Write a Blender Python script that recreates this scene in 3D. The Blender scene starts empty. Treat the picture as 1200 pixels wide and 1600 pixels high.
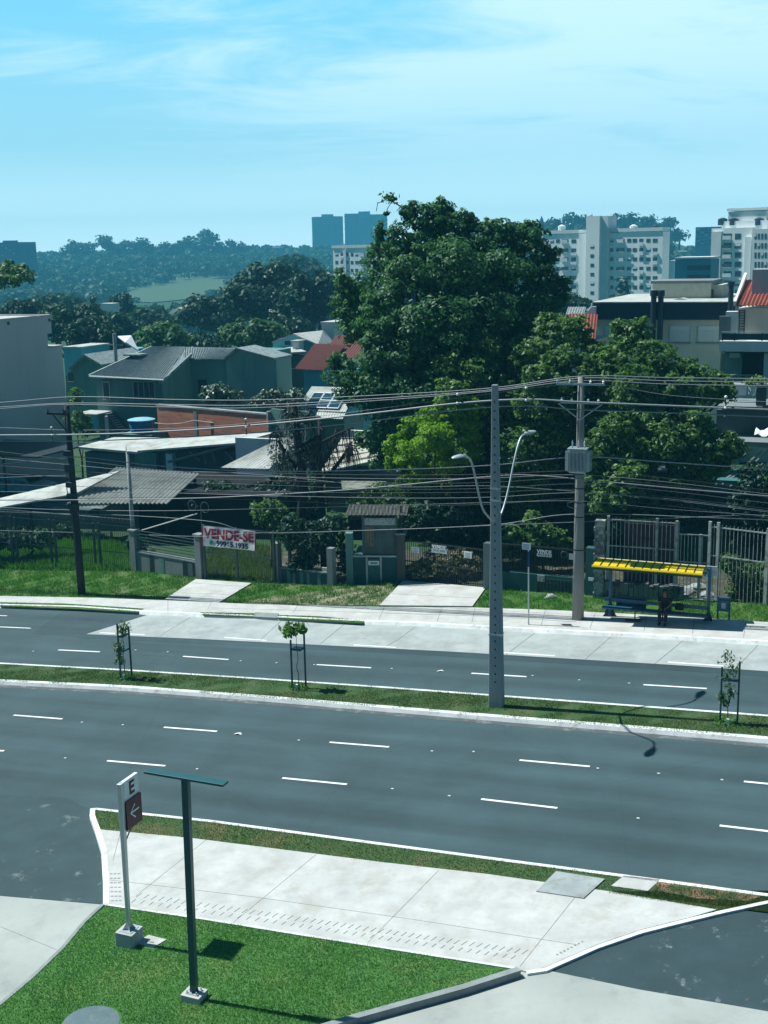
import bpy, math, random
import numpy as np
from mathutils import Vector, Matrix
R=math.radians
S=bpy.context.scene
# ------------------------------------------------------------------ camera
FPX=1900.0; CZ=16.0; PITCH=math.atan2(410,FPX); ROLL=R(1.2); SL=.06
fwd=np.array([0,math.cos(PITCH),-math.sin(PITCH)]); rt0=np.array([1,0,0.]); up0=np.cross(rt0,fwd)
rt=math.cos(ROLL)*rt0-math.sin(ROLL)*up0; up=math.sin(ROLL)*rt0+math.cos(ROLL)*up0
cam=bpy.data.cameras.new('camera'); co=bpy.data.objects.new('camera',cam); S.collection.objects.link(co)
M=Matrix.Identity(4)
for i in range(3): M[i][0]=rt[i]; M[i][1]=up[i]; M[i][2]=-fwd[i]
M[2][3]=CZ; co.matrix_world=M
cam.sensor_fit='VERTICAL'; cam.sensor_height=36; cam.lens=36*FPX/1600; cam.clip_start=.5; cam.clip_end=9000
S.camera=co
# ------------------------------------------------------------------ world
SUN_EL,SUN_AZ=55.6,158.0       # azimuth counter-clockwise from +X, towards the sun
W=bpy.data.worlds.new('World'); S.world=W; W.use_nodes=True
nt=W.node_tree; nt.nodes.clear()
def N(nt,t,**k):
    n=nt.nodes.new(t)
    for a,b in k.items():
        if a.startswith('i_'):
            key=a[2:]; n.inputs[int(key) if key.isdigit() else key.replace('_',' ')].default_value=b
        else: setattr(n,a,b)
    return n
L=nt.links.new
out=N(nt,'ShaderNodeOutputWorld'); bg=N(nt,'ShaderNodeBackground',i_Strength=.055)
sky=N(nt,'ShaderNodeTexSky',sky_type='NISHITA',sun_disc=False,sun_elevation=R(SUN_EL),sun_rotation=R(90-SUN_AZ),air_density=1.0,dust_density=1.0,ozone_density=3.0)
tint=N(nt,'ShaderNodeMix',data_type='RGBA',blend_type='MULTIPLY'); tint.inputs[0].default_value=1; tint.inputs[7].default_value=(.17,.60,.78,1)
L(sky.outputs[0],tint.inputs[6])
tc=N(nt,'ShaderNodeTexCoord'); sep=N(nt,'ShaderNodeSeparateXYZ'); L(tc.outputs['Generated'],sep.inputs[0])
# cirrus: project the view direction on a high layer so that the streaks converge towards the horizon
zc=N(nt,'ShaderNodeMath',operation='MAXIMUM'); zc.inputs[1].default_value=.03; L(sep.outputs[2],zc.inputs[0])
za=N(nt,'ShaderNodeMath',operation='ADD'); za.inputs[1].default_value=.12; L(zc.outputs[0],za.inputs[0])
dx=N(nt,'ShaderNodeMath',operation='DIVIDE'); L(sep.outputs[0],dx.inputs[0]); L(za.outputs[0],dx.inputs[1])
dy=N(nt,'ShaderNodeMath',operation='DIVIDE'); L(sep.outputs[1],dy.inputs[0]); L(za.outputs[0],dy.inputs[1])
cb=N(nt,'ShaderNodeCombineXYZ'); L(dx.outputs[0],cb.inputs[0]); L(dy.outputs[0],cb.inputs[1])
mp=N(nt,'ShaderNodeMapping'); mp.inputs['Scale'].default_value=(.9,1.5,1); mp.inputs['Rotation'].default_value=(0,0,R(-12)); mp.inputs['Location'].default_value=(.35,1.9,0); L(cb.outputs[0],mp.inputs[0])
n1=N(nt,'ShaderNodeTexNoise',i_Scale=1.1,i_Detail=9,i_Roughness=.62,i_Distortion=.7); L(mp.outputs[0],n1.inputs['Vector'])
mp2=N(nt,'ShaderNodeMapping'); mp2.inputs['Scale'].default_value=(.35,.35,1); mp2.inputs['Location'].default_value=(.72,.2,0); L(cb.outputs[0],mp2.inputs[0])
n2=N(nt,'ShaderNodeTexNoise',i_Scale=1.0,i_Detail=2); L(mp2.outputs[0],n2.inputs['Vector'])
# cover grows from the left of the view to the right
cov=N(nt,'ShaderNodeMapRange'); cov.inputs[1].default_value=-1.15; cov.inputs[2].default_value=.35; cov.inputs[3].default_value=-.16; cov.inputs[4].default_value=.17; L(dx.outputs[0],cov.inputs[0])
ad=N(nt,'ShaderNodeMath',operation='ADD'); L(n1.outputs[0],ad.inputs[0]); L(cov.outputs[0],ad.inputs[1])
rp=N(nt,'ShaderNodeMapRange',interpolation_type='SMOOTHSTEP'); rp.inputs[1].default_value=.36; rp.inputs[2].default_value=.68; rp.inputs[3].default_value=0; rp.inputs[4].default_value=.9; L(ad.outputs[0],rp.inputs[0])
# thins out near the horizon
fo=N(nt,'ShaderNodeMapRange',interpolation_type='SMOOTHSTEP'); fo.inputs[1].default_value=.02; fo.inputs[2].default_value=.17; fo.inputs[3].default_value=.15; fo.inputs[4].default_value=1; L(sep.outputs[2],fo.inputs[0])
cm=N(nt,'ShaderNodeMath',operation='MULTIPLY'); L(rp.outputs[0],cm.inputs[0]); L(fo.outputs[0],cm.inputs[1])
gr=N(nt,'ShaderNodeMapRange',interpolation_type='SMOOTHSTEP'); gr.inputs[1].default_value=-.02; gr.inputs[2].default_value=.34; L(sep.outputs[2],gr.inputs[0])
gc=N(nt,'ShaderNodeMix',data_type='RGBA'); L(gr.outputs[0],gc.inputs[0]); gc.inputs[6].default_value=(6.9,12.4,14.4,1); gc.inputs[7].default_value=(1.3,10.,15.6,1)
gf=N(nt,'ShaderNodeMapRange',interpolation_type='SMOOTHSTEP'); gf.inputs[1].default_value=.33; gf.inputs[2].default_value=.6; gf.inputs[3].default_value=.9; gf.inputs[4].default_value=0; L(sep.outputs[2],gf.inputs[0])
gy=N(nt,'ShaderNodeMapRange',interpolation_type='SMOOTHSTEP'); gy.inputs[1].default_value=-.1; gy.inputs[2].default_value=.75; L(sep.outputs[1],gy.inputs[0])
gf2=N(nt,'ShaderNodeMath',operation='MULTIPLY'); L(gf.outputs[0],gf2.inputs[0]); L(gy.outputs[0],gf2.inputs[1]); gf=gf2
# bright band low over the horizon
hb=N(nt,'ShaderNodeMapRange',interpolation_type='SMOOTHSTEP'); hb.inputs[1].default_value=-.01; hb.inputs[2].default_value=.09; hb.inputs[3].default_value=1; hb.inputs[4].default_value=0; L(sep.outputs[2],hb.inputs[0])
hm=N(nt,'ShaderNodeMix',data_type='RGBA'); L(hb.outputs[0],hm.inputs[0]); L(gc.outputs[2],hm.inputs[6]); hm.inputs[7].default_value=(14.2,19.6,20.8,1)
gm=N(nt,'ShaderNodeMix',data_type='RGBA'); L(gf.outputs[0],gm.inputs[0]); L(tint.outputs[2],gm.inputs[6]); L(hm.outputs[2],gm.inputs[7])
mx=N(nt,'ShaderNodeMix',data_type='RGBA'); cm2=N(nt,'ShaderNodeMath',operation='MULTIPLY'); L(cm.outputs[0],cm2.inputs[0]); L(gf.outputs[0],cm2.inputs[1]); L(cm2.outputs[0],mx.inputs[0]); L(gm.outputs[2],mx.inputs[6]); mx.inputs[7].default_value=(10.4,14.6,16.6,1)
L(mx.outputs[2],bg.inputs[0]); L(bg.outputs[0],out.inputs[0])
# ------------------------------------------------------------------ sun
sl=bpy.data.lights.new('sun','SUN'); sl.energy=5.0; sl.angle=R(.5); sl.color=(.97,1,.94)
so=bpy.data.objects.new('sun',sl); S.collection.objects.link(so)
so.rotation_euler=(R(90-SUN_EL),0,R(SUN_AZ+90)); so.location=(-40,40,60)
S.view_settings.view_transform='Standard'; S.view_settings.look='None'; S.view_settings.exposure=.42; S.view_settings.gamma=1
try:
    S.cycles.volume_max_steps=64; S.cycles.volume_step_rate=4
    S.cycles.max_bounces=6; S.cycles.transparent_max_bounces=8; S.cycles.volume_bounces=0
except Exception: pass
# ------------------------------------------------------------------ survey helpers (turn a measured direction into a place)
C0=np.array([0,0,CZ])
def ray(px,py): return fwd*FPX+rt*(px-600)+up*(800-py)
def G(px,py,dz=0):
    d=ray(px,py); n=np.array([-SL,0,1.]); return C0+d*((CZ-dz)/(-(d@n)))
def P(px,py,Y):
    d=ray(px,py); return C0+d*(Y/d[1])
def proj(p):
    q=np.asarray(p)-C0; z=q@fwd; return 600+FPX*(q@rt)/z, 800-FPX*(q@up)/z
DH=np.array([0.92244,-0.38612,0.]); NN=np.array([0.38612,0.92244,0.]); YAW=math.atan2(DH[1],DH[0])
def sm(a,b,x):
    t=np.clip((x-a)/(b-a),0,1); return t*t*(3-2*t)
def lerp(a,b,t): return a+(b-a)*t
def zg(x,y):
    x=np.asarray(x,float); y=np.asarray(y,float)
    near=SL*np.clip(x,-70,70)
    a=x/np.maximum(y,1)
    base=lerp(-13,-3,sm(-.06,.08,a))
    hl=lerp(0,25,sm(620,1350,y)); hr=lerp(0,26,sm(480,960,y))*(1-.75*sm(.21,.27,a))
    hill=lerp(hl,hr,sm(-.02,.14,a))
    bump=2.5*np.sin(x*.013+1)*np.sin(y*.009)*sm(500,700,y)
    f=base+hill+bump-sm(1600,2600,y)*40
    w=sm(115,260,y)
    return near*(1-w)+f*w
# ------------------------------------------------------------------ objects
COL=S.collection
def link(name,me,parent=None,mat=None,loc=None):
    o=bpy.data.objects.new(name,me); COL.objects.link(o)
    if mat is not None and me is not None:
        for m in (mat if isinstance(mat,(list,tuple)) else [mat]): me.materials.append(m)
    if parent is not None: o.parent=parent
    if loc is not None: o.location=loc
    return o
def tag(o,label=None,cat=None,group=None,kind=None):
    if label: o['label']=label
    if cat: o['category']=cat
    if group: o['group']=group
    if kind: o['kind']=kind
    return o
def empty(name,loc,label,cat,yaw=None,group=None):
    o=bpy.data.objects.new(name,None); COL.objects.link(o); o.location=Vector(loc); o.empty_display_size=.2
    o.rotation_euler=(0,0,YAW if yaw is None else yaw)
    return tag(o,label,cat,group)
def copy_tree(o,parent=None):
    c=o.copy(); COL.objects.link(c); c.parent=parent
    for ch in list(o.children): copy_tree(ch,c)
    return c
class MB:
    def __init__(s): s.v=[]; s.f=[]
    def add(s,vs,fs):
        n=len(s.v); s.v+= [tuple(float(c) for c in p) for p in vs]; s.f+=[tuple(i+n for i in f) for f in fs]; return s
    def box(s,x0,y0,z0,x1,y1,z1):
        x0,x1=sorted((x0,x1)); y0,y1=sorted((y0,y1)); z0,z1=sorted((z0,z1))
        return s.add([(x0,y0,z0),(x1,y0,z0),(x1,y1,z0),(x0,y1,z0),(x0,y0,z1),(x1,y0,z1),(x1,y1,z1),(x0,y1,z1)],
              [(0,3,2,1),(4,5,6,7),(0,1,5,4),(1,2,6,5),(2,3,7,6),(3,0,4,7)])
    def tube(s,pts,r,n=6,cap=True):
        pts=[np.array(p,float) for p in pts]; rs=r if isinstance(r,(list,tuple,np.ndarray)) else [r]*len(pts)
        base=len(s.v); ref=None
        for i,p in enumerate(pts):
            t=pts[min(i+1,len(pts)-1)]-pts[max(i-1,0)]; t/=max(np.linalg.norm(t),1e-9)
            if ref is None: ref=np.array([0,0,1.]) if abs(t[2])<.9 else np.array([1.,0,0])
            a=np.cross(t,ref); a/=max(np.linalg.norm(a),1e-9); b=np.cross(t,a); ref=np.cross(a,t) if False else ref
            for k in range(n):
                q=2*math.pi*k/n; s.v.append(tuple(p+rs[i]*(math.cos(q)*a+math.sin(q)*b)))
        for i in range(len(pts)-1):
            for k in range(n):
                a0=base+i*n+k; a1=base+i*n+(k+1)%n; s.f.append((a0,a1,a1+n,a0+n))
        if cap:
            s.f.append(tuple(base+k for k in range(n))[::-1]); s.f.append(tuple(base+(len(pts)-1)*n+k for k in range(n)))
        return s
    def prism(s,poly,vec):
        n=len(poly); poly=[np.array(p,float) for p in poly]; vec=np.array(vec,float)
        return s.add(poly+[p+vec for p in poly],[tuple(range(n))[::-1],tuple(range(n,2*n))]+[(i,(i+1)%n,(i+1)%n+n,i+n) for i in range(n)])
    def lathe(s,prof,n=16,c=(0,0,0)):
        base=len(s.v)
        for r,z in prof:
            for k in range(n):
                q=2*math.pi*k/n; s.v.append((c[0]+r*math.cos(q),c[1]+r*math.sin(q),c[2]+z))
        for i in range(len(prof)-1):
            for k in range(n):
                a0=base+i*n+k; a1=base+i*n+(k+1)%n; s.f.append((a0,a1,a1+n,a0+n))
        s.f.append(tuple(base+k for k in range(n))[::-1]); s.f.append(tuple(base+(len(prof)-1)*n+k for k in range(n)))
        return s
    def corr(s,A,B,C,D,n,amp,th=.02):
        # ribbed sheet, ribs run from edge AB (top) to DC (bottom)
        A,B,C,D=[np.array(q,float) for q in (A,B,C,D)]
        nrm=np.cross(B-A,D-A); nrm/=np.linalg.norm(nrm)
        if nrm[2]<0: nrm=-nrm
        vs=[];m=n*4
        for lay in (0,-th):
            for i in range(m+1):
                t=i/m; h=amp*(1 if i%4 in(1,) else .5 if i%4 in (0,2) else 0)+lay
                vs.append(A+(B-A)*t+nrm*h)
                vs.append(D+(C-D)*t+nrm*h)
        k=2*(m+1); fs=[]
        for i in range(m):
            fs.append((2*i,2*i+1,2*i+3,2*i+2)); fs.append((k+2*i,k+2*i+2,k+2*i+3,k+2*i+1))
            fs.append((2*i,2*i+2,k+2*i+2,k+2*i)); fs.append((2*i+1,k+2*i+1,k+2*i+3,2*i+3))
        fs.append((0,k,k+1,1)); fs.append((2*m,2*m+1,k+2*m+1,k+2*m))
        return s.add(vs,fs)
    def seams(s,A,B,C,D,n,amp,r=.03,off=0):
        A,B,C,D=[np.array(q,float) for q in (A,B,C,D)]; nrm=np.cross(B-A,D-A); nrm/=np.linalg.norm(nrm)
        if nrm[2]<0: nrm=-nrm
        for i in range(n):
            t=(i+.75)/n; s.tube([A+(B-A)*t+nrm*off,D+(C-D)*t+nrm*off],r,3)
        return s
    def build(s,name,mat,parent=None,smooth=False,bevel=0):
        me=bpy.data.meshes.new(name); me.from_pydata(s.v,[],s.f); me.update()
        o=link(name,me,parent,mat)
        if smooth: me.shade_smooth()
        if bevel:
            b=o.modifiers.new('bevel','BEVEL'); b.width=bevel; b.segments=2; b.limit_method='ANGLE'
        return o
def quads_mesh(name,V,k=4):
    """V: (n,k,3) array -> mesh of n separate faces"""
    n=len(V); me=bpy.data.meshes.new(name)
    me.vertices.add(n*k); me.vertices.foreach_set('co',np.ascontiguousarray(V,dtype=np.float32).ravel())
    me.loops.add(n*k); me.loops.foreach_set('vertex_index',np.arange(n*k,dtype=np.int32))
    me.polygons.add(n); me.polygons.foreach_set('loop_start',np.arange(0,n*k,k,dtype=np.int32))
    me.update(calc_edges=True); me.validate(); return me
# ------------------------------------------------------------------ materials
MATS={}
def mat(name,c,rough=.85,var=.12,scale=3.,c2=None,bump=0,bs=20,metal=0,stretch=(1,1,1),spec=.3,rot=0,obj=False):
    if name in MATS: return MATS[name]
    m=bpy.data.materials.new(name); m.use_nodes=True; t=m.node_tree; b=t.nodes['Principled BSDF']; K=t.links.new
    b.inputs['Roughness'].default_value=rough; b.inputs['Metallic'].default_value=metal
    b.inputs['Specular IOR Level'].default_value=spec
    tcn=N(t,'ShaderNodeTexCoord'); mpn=N(t,'ShaderNodeMapping'); mpn.inputs['Scale'].default_value=stretch; mpn.inputs['Rotation'].default_value=(0,0,rot)
    K(tcn.outputs['Object'],mpn.inputs[0])
    n=N(t,'ShaderNodeTexNoise',i_Scale=scale,i_Detail=6,i_Roughness=.65); K(mpn.outputs[0],n.inputs['Vector'])
    r=N(t,'ShaderNodeMapRange'); r.inputs[1].default_value=.3; r.inputs[2].default_value=.7; K(n.outputs[0],r.inputs[0])
    x=N(t,'ShaderNodeMix',data_type='RGBA'); K(r.outputs[0],x.inputs[0])
    x.inputs[6].default_value=(*[q*(1-var) for q in c],1); x.inputs[7].default_value=(*(c2 or [min(1,q*(1+var)) for q in c]),1)
    K(x.outputs[2],b.inputs['Base Color'])
    if bump:
        n3=N(t,'ShaderNodeTexNoise',i_Scale=bs,i_Detail=4); K(tcn.outputs['Object'],n3.inputs['Vector'])
        bp=N(t,'ShaderNodeBump',i_Strength=bump,i_Distance=.03); K(n3.outputs[0],bp.inputs['Height']); K(bp.outputs[0],b.inputs['Normal'])
    MATS[name]=m; return m
def weathered(name,c,stain=(.1,.1,.1),amt=.6,sc=1.2,rough=.9,vert=True,bump=.2):
    """wall with vertical run-off stains"""
    if name in MATS: return MATS[name]
    m=bpy.data.materials.new(name); m.use_nodes=True; t=m.node_tree; b=t.nodes['Principled BSDF']; K=t.links.new
    b.inputs['Roughness'].default_value=rough; b.inputs['Specular IOR Level'].default_value=.2
    tcn=N(t,'ShaderNodeTexCoord'); mpn=N(t,'ShaderNodeMapping'); mpn.inputs['Scale'].default_value=(1,1,.18) if vert else (1,1,1); K(tcn.outputs['Object'],mpn.inputs[0])
    n=N(t,'ShaderNodeTexNoise',i_Scale=sc,i_Detail=8,i_Roughness=.7); K(mpn.outputs[0],n.inputs['Vector'])
    r=N(t,'ShaderNodeMapRange',interpolation_type='SMOOTHSTEP'); r.inputs[1].default_value=.46; r.inputs[2].default_value=.74; r.inputs[4].default_value=amt; K(n.outputs[0],r.inputs[0])
    n2=N(t,'ShaderNodeTexNoise',i_Scale=sc*.4,i_Detail=3); K(tcn.outputs['Object'],n2.inputs['Vector'])
    x=N(t,'ShaderNodeMix',data_type='RGBA'); K(n2.outputs[0],x.inputs[0]); x.inputs[6].default_value=(*[q*.82 for q in c],1); x.inputs[7].default_value=(*[min(1,q*1.12) for q in c],1)
    y=N(t,'ShaderNodeMix',data_type='RGBA'); K(r.outputs[0],y.inputs[0]); K(x.outputs[2],y.inputs[6]); y.inputs[7].default_value=(*stain,1)
    K(y.outputs[2],b.inputs['Base Color'])
    n3=N(t,'ShaderNodeTexNoise',i_Scale=14,i_Detail=4); K(tcn.outputs['Object'],n3.inputs['Vector'])
    bp=N(t,'ShaderNodeBump',i_Strength=bump,i_Distance=.02); K(n3.outputs[0],bp.inputs['Height']); K(bp.outputs[0],b.inputs['Normal'])
    MATS[name]=m; return m
def leafmat(name,c1,c2,c3=None,trans=.25,gloss=.25,ns=.35):
    if name in MATS: return MATS[name]
    m=bpy.data.materials.new(name); m.use_nodes=True; t=m.node_tree; t.nodes.clear(); K=t.links.new
    o=N(t,'ShaderNodeOutputMaterial'); g=N(t,'ShaderNodeNewGeometry'); tcn=N(t,'ShaderNodeTexCoord')
    n=N(t,'ShaderNodeTexNoise',i_Scale=ns,i_Detail=3); K(tcn.outputs['Object'],n.inputs['Vector'])
    ad=N(t,'ShaderNodeMath',operation='MULTIPLY_ADD'); ad.inputs[1].default_value=.55; K(g.outputs['Random Per Island'],ad.inputs[0])
    mr=N(t,'ShaderNodeMapRange'); mr.inputs[1].default_value=.35; mr.inputs[2].default_value=.65; mr.inputs[4].default_value=.45; K(n.outputs[0],mr.inputs[0]); K(mr.outputs[0],ad.inputs[2])
    x=N(t,'ShaderNodeMix',data_type='RGBA'); K(ad.outputs[0],x.inputs[0]); x.inputs[6].default_value=(*c1,1); x.inputs[7].default_value=(*c2,1)
    d=N(t,'ShaderNodeBsdfPrincipled',i_Roughness=.5); d.inputs['Specular IOR Level'].default_value=gloss; K(x.outputs[2],d.inputs['Base Color'])
    tr=N(t,'ShaderNodeBsdfTranslucent'); y=N(t,'ShaderNodeMix',data_type='RGBA',blend_type='MULTIPLY'); y.inputs[0].default_value=1; K(x.outputs[2],y.inputs[6]); y.inputs[7].default_value=(1.3,1.5,.6,1); K(y.outputs[2],tr.inputs[0])
    ms=N(t,'ShaderNodeMixShader'); ms.inputs[0].default_value=trans; K(d.outputs[0],ms.inputs[1]); K(tr.outputs[0],ms.inputs[2]); K(ms.outputs[0],o.inputs[0])
    MATS[name]=m; return m
def grassmat(name,g1,g2,dirt,amt=.5,sc=.8):
    if name in MATS: return MATS[name]
    m=bpy.data.materials.new(name); m.use_nodes=True; t=m.node_tree; b=t.nodes['Principled BSDF']; K=t.links.new
    b.inputs['Roughness'].default_value=.9; b.inputs['Specular IOR Level'].default_value=.15
    tcn=N(t,'ShaderNodeTexCoord')
    n=N(t,'ShaderNodeTexNoise',i_Scale=9,i_Detail=8,i_Roughness=.8); K(tcn.outputs['Object'],n.inputs['Vector'])
    x=N(t,'ShaderNodeMix',data_type='RGBA'); r0=N(t,'ShaderNodeMapRange'); r0.inputs[1].default_value=.3; r0.inputs[2].default_value=.7; K(n.outputs[0],r0.inputs[0]); K(r0.outputs[0],x.inputs[0]); x.inputs[6].default_value=(*g1,1); x.inputs[7].default_value=(*g2,1)
    n2=N(t,'ShaderNodeTexNoise',i_Scale=sc,i_Detail=7,i_Roughness=.7); K(tcn.outputs['Object'],n2.inputs['Vector'])
    r=N(t,'ShaderNodeMapRange'); r.inputs[1].default_value=.5; r.inputs[2].default_value=.68; r.inputs[4].default_value=amt; K(n2.outputs[0],r.inputs[0])
    y=N(t,'ShaderNodeMix',data_type='RGBA'); K(r.outputs[0],y.inputs[0]); K(x.outputs[2],y.inputs[6]); y.inputs[7].default_value=(*dirt,1)
    K(y.outputs[2],b.inputs['Base Color'])
    bp=N(t,'ShaderNodeBump',i_Strength=.6,i_Distance=.06); K(n.outputs[0],bp.inputs['Height']); K(bp.outputs[0],b.inputs['Normal'])
    MATS[name]=m; return m
def brickmat(name,c1,c2,mo,scale=6.):
    m=bpy.data.materials.new(name); m.use_nodes=True; t=m.node_tree; b=t.nodes['Principled BSDF']; K=t.links.new
    b.inputs['Roughness'].default_value=.95
    tcn=N(t,'ShaderNodeTexCoord'); mpn=N(t,'ShaderNodeMapping'); mpn.inputs['Rotation'].default_value=(R(90),0,0); K(tcn.outputs['Object'],mpn.inputs[0])
    k=N(t,'ShaderNodeTexBrick',i_Scale=scale); k.inputs['Color1'].default_value=(*c1,1); k.inputs['Color2'].default_value=(*c2,1); k.inputs['Mortar'].default_value=(*mo,1)
    k.inputs['Mortar Size'].default_value=.03; k.inputs['Brick Width'].default_value=1.4; k.inputs['Row Height'].default_value=.55; K(mpn.outputs[0],k.inputs['Vector'])
    n=N(t,'ShaderNodeTexNoise',i_Scale=1.5,i_Detail=6); K(tcn.outputs['Object'],n.inputs['Vector'])
    x=N(t,'ShaderNodeMix',data_type='RGBA',blend_type='MULTIPLY'); x.inputs[0].default_value=.3; K(k.outputs[0],x.inputs[6]); K(n.outputs[0],x.inputs[7])
    K(x.outputs[2],b.inputs['Base Color'])
    bp=N(t,'ShaderNodeBump',i_Strength=.5,i_Distance=.02); K(k.outputs['Fac'],bp.inputs['Height']); bp.invert=True; K(bp.outputs[0],b.inputs['Normal'])
    return m
def asphalt(name,c,lo=.75,hi=1.3):
    m=bpy.data.materials.new(name); m.use_nodes=True; t=m.node_tree; b=t.nodes['Principled BSDF']; K=t.links.new
    b.inputs['Roughness'].default_value=.8; b.inputs['Specular IOR Level'].default_value=.35
    tcn=N(t,'ShaderNodeTexCoord'); mpn=N(t,'ShaderNodeMapping'); mpn.vector_type='TEXTURE'; mpn.inputs['Rotation'].default_value=(0,0,YAW); mpn.inputs['Scale'].default_value=(22,1,1)
    K(tcn.outputs['Object'],mpn.inputs[0])
    n=N(t,'ShaderNodeTexNoise',i_Scale=.8,i_Detail=5,i_Roughness=.6); K(mpn.outputs[0],n.inputs['Vector'])
    n2=N(t,'ShaderNodeTexNoise',i_Scale=.25,i_Detail=6,i_Roughness=.7); K(tcn.outputs['Object'],n2.inputs['Vector'])
    n3=N(t,'ShaderNodeTexNoise',i_Scale=60,i_Detail=3,i_Roughness=.8); K(tcn.outputs['Object'],n3.inputs['Vector'])
    a=N(t,'ShaderNodeMath',operation='ADD'); K(n.outputs[0],a.inputs[0]); K(n2.outputs[0],a.inputs[1])
    r=N(t,'ShaderNodeMapRange'); r.inputs[1].default_value=.75; r.inputs[2].default_value=1.25; r.inputs[3].default_value=lo; r.inputs[4].default_value=hi; K(a.outputs[0],r.inputs[0])
    r3=N(t,'ShaderNodeMapRange'); r3.inputs[1].default_value=.3; r3.inputs[2].default_value=.7; r3.inputs[3].default_value=.8; r3.inputs[4].default_value=1.2; K(n3.outputs[0],r3.inputs[0])
    mm=N(t,'ShaderNodeMath',operation='MULTIPLY'); K(r.outputs[0],mm.inputs[0]); K(r3.outputs[0],mm.inputs[1])
    wv=N(t,'ShaderNodeTexWave',i_Scale=.2,i_Distortion=1.2,i_Detail=3); wv.bands_direction='Y'; wv.inputs['Detail Scale'].default_value=.6; K(mpn.outputs[0],wv.inputs['Vector'])
    r4=N(t,'ShaderNodeMapRange'); r4.inputs[3].default_value=.9; r4.inputs[4].default_value=1.07; K(wv.outputs['Fac'],r4.inputs[0]); m4=N(t,'ShaderNodeMath',operation='MULTIPLY'); K(mm.outputs[0],m4.inputs[0]); K(r4.outputs[0],m4.inputs[1])
    vo=N(t,'ShaderNodeTexVoronoi',feature='DISTANCE_TO_EDGE',i_Scale=.16); nz=N(t,'ShaderNodeTexNoise',i_Scale=1.2,i_Detail=6); K(tcn.outputs['Object'],nz.inputs['Vector']); va=N(t,'ShaderNodeMix',data_type='RGBA'); va.inputs[0].default_value=.82; K(nz.outputs['Color'],va.inputs[6]); K(tcn.outputs['Object'],va.inputs[7]); K(va.outputs[2],vo.inputs['Vector'])
    r5=N(t,'ShaderNodeMapRange'); r5.inputs[1].default_value=.0; r5.inputs[2].default_value=.0035; r5.inputs[3].default_value=.88; r5.inputs[4].default_value=1; K(vo.outputs['Distance'],r5.inputs[0]); m5=N(t,'ShaderNodeMath',operation='MULTIPLY'); K(m4.outputs[0],m5.inputs[0]); K(r5.outputs[0],m5.inputs[1]); mm=m5
    x=N(t,'ShaderNodeVectorMath',operation='SCALE'); x.inputs[0].default_value=c; K(mm.outputs[0],x.inputs['Scale']); K(x.outputs[0],b.inputs['Base Color'])
    bp=N(t,'ShaderNodeBump',i_Strength=.3,i_Distance=.01); K(n3.outputs[0],bp.inputs['Height']); K(bp.outputs[0],b.inputs['Normal'])
    MATS[name]=m; return m
def patchy(name,c,c2,lo,hi,sc):
    """worn surface: base c with c2 showing in sharp blotches"""
    m=mat(name,c,.85,.15,1.2); t=m.node_tree; K=t.links.new; b=t.nodes['Principled BSDF']
    old=b.inputs['Base Color'].links[0].from_socket
    tcn=N(t,'ShaderNodeTexCoord'); n=N(t,'ShaderNodeTexNoise',i_Scale=sc,i_Detail=9,i_Roughness=.72); K(tcn.outputs['Object'],n.inputs['Vector'])
    r=N(t,'ShaderNodeMapRange'); r.inputs[1].default_value=lo; r.inputs[2].default_value=hi; K(n.outputs[0],r.inputs[0])
    x=N(t,'ShaderNodeMix',data_type='RGBA'); K(r.outputs[0],x.inputs[0]); K(old,x.inputs[6]); x.inputs[7].default_value=(*c2,1); K(x.outputs[2],b.inputs['Base Color'])
    return m
m_road=asphalt('asphalt',(.039,.071,.081),.76,1.25); m_road2=asphalt('new_asphalt',(.031,.057,.066)); m_apron=patchy('worn_asphalt',(.035,.062,.070),(.18,.21,.21),.60,.72,1.3)
m_conc=patchy('pavement_concrete',(.45,.455,.445),(.33,.31,.27),.5,.78,1.1)
m_conc2=patchy('bay_concrete',(.34,.37,.37),(.25,.27,.27),.48,.7,.5)
m_drive=patchy('driveway_concrete',(.36,.385,.365),(.24,.26,.25),.45,.7,.6)
m_kerb=patchy('kerb_paint',(.66,.68,.68),(.38,.39,.39),.52,.68,2.2)
m_kerbg=mat('grey_kerb_concrete',(.22,.25,.25),.9,.2,3,bump=.3)
m_joint=mat('joint',(.17,.18,.18),.95,.2)
m_paint=patchy('road_paint',(.72,.74,.74),(.35,.37,.38),.62,.75,5)
m_slabgrey=patchy('cover_concrete',(.30,.33,.34),(.2,.2,.17),.5,.65,1.5)
m_galv=mat('galvanised_steel',(.45,.5,.52),.45,.1,8,metal=.5)
m_polec=weathered('pole_concrete',(.30,.33,.34),(.14,.15,.15),.5,2)
m_dark=mat('dark_steel',(.02,.03,.035),.5,.2)
m_blackwood=mat('tarred_wood',(.018,.022,.028),.8,.4,2,stretch=(4,4,.3))
m_wire=mat('cable_grey',(.19,.22,.25),.45,.1,spec=.6); m_wired=mat('cable_black',(.02,.025,.03),.5,.1,spec=.5)
m_teal=mat('dark_teal_paint',(.012,.075,.08),.4,.12,spec=.5)
m_white=mat('white_paint',(.72,.75,.76),.5,.06)
m_glass=mat('dark_glass',(.02,.035,.045),.12,.2,spec=.8)
m_bark=mat('bark',(.06,.05,.04),.95,.4,3,stretch=(3,3,.6),bump=.6)
m_barkd=mat('dead_bark',(.035,.032,.035),.95,.4,3,bump=.6)
m_earth=mat('earth',(.16,.12,.085),.95,.3,3,bump=.4)
g_lawn=grassmat('lawn_green',(.04,.13,.04),(.10,.22,.06),(.16,.2,.07),.6,.7)
g_strip=grassmat('strip_green',(.035,.075,.03),(.075,.13,.045),(.22,.15,.09),.6,.55)
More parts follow.
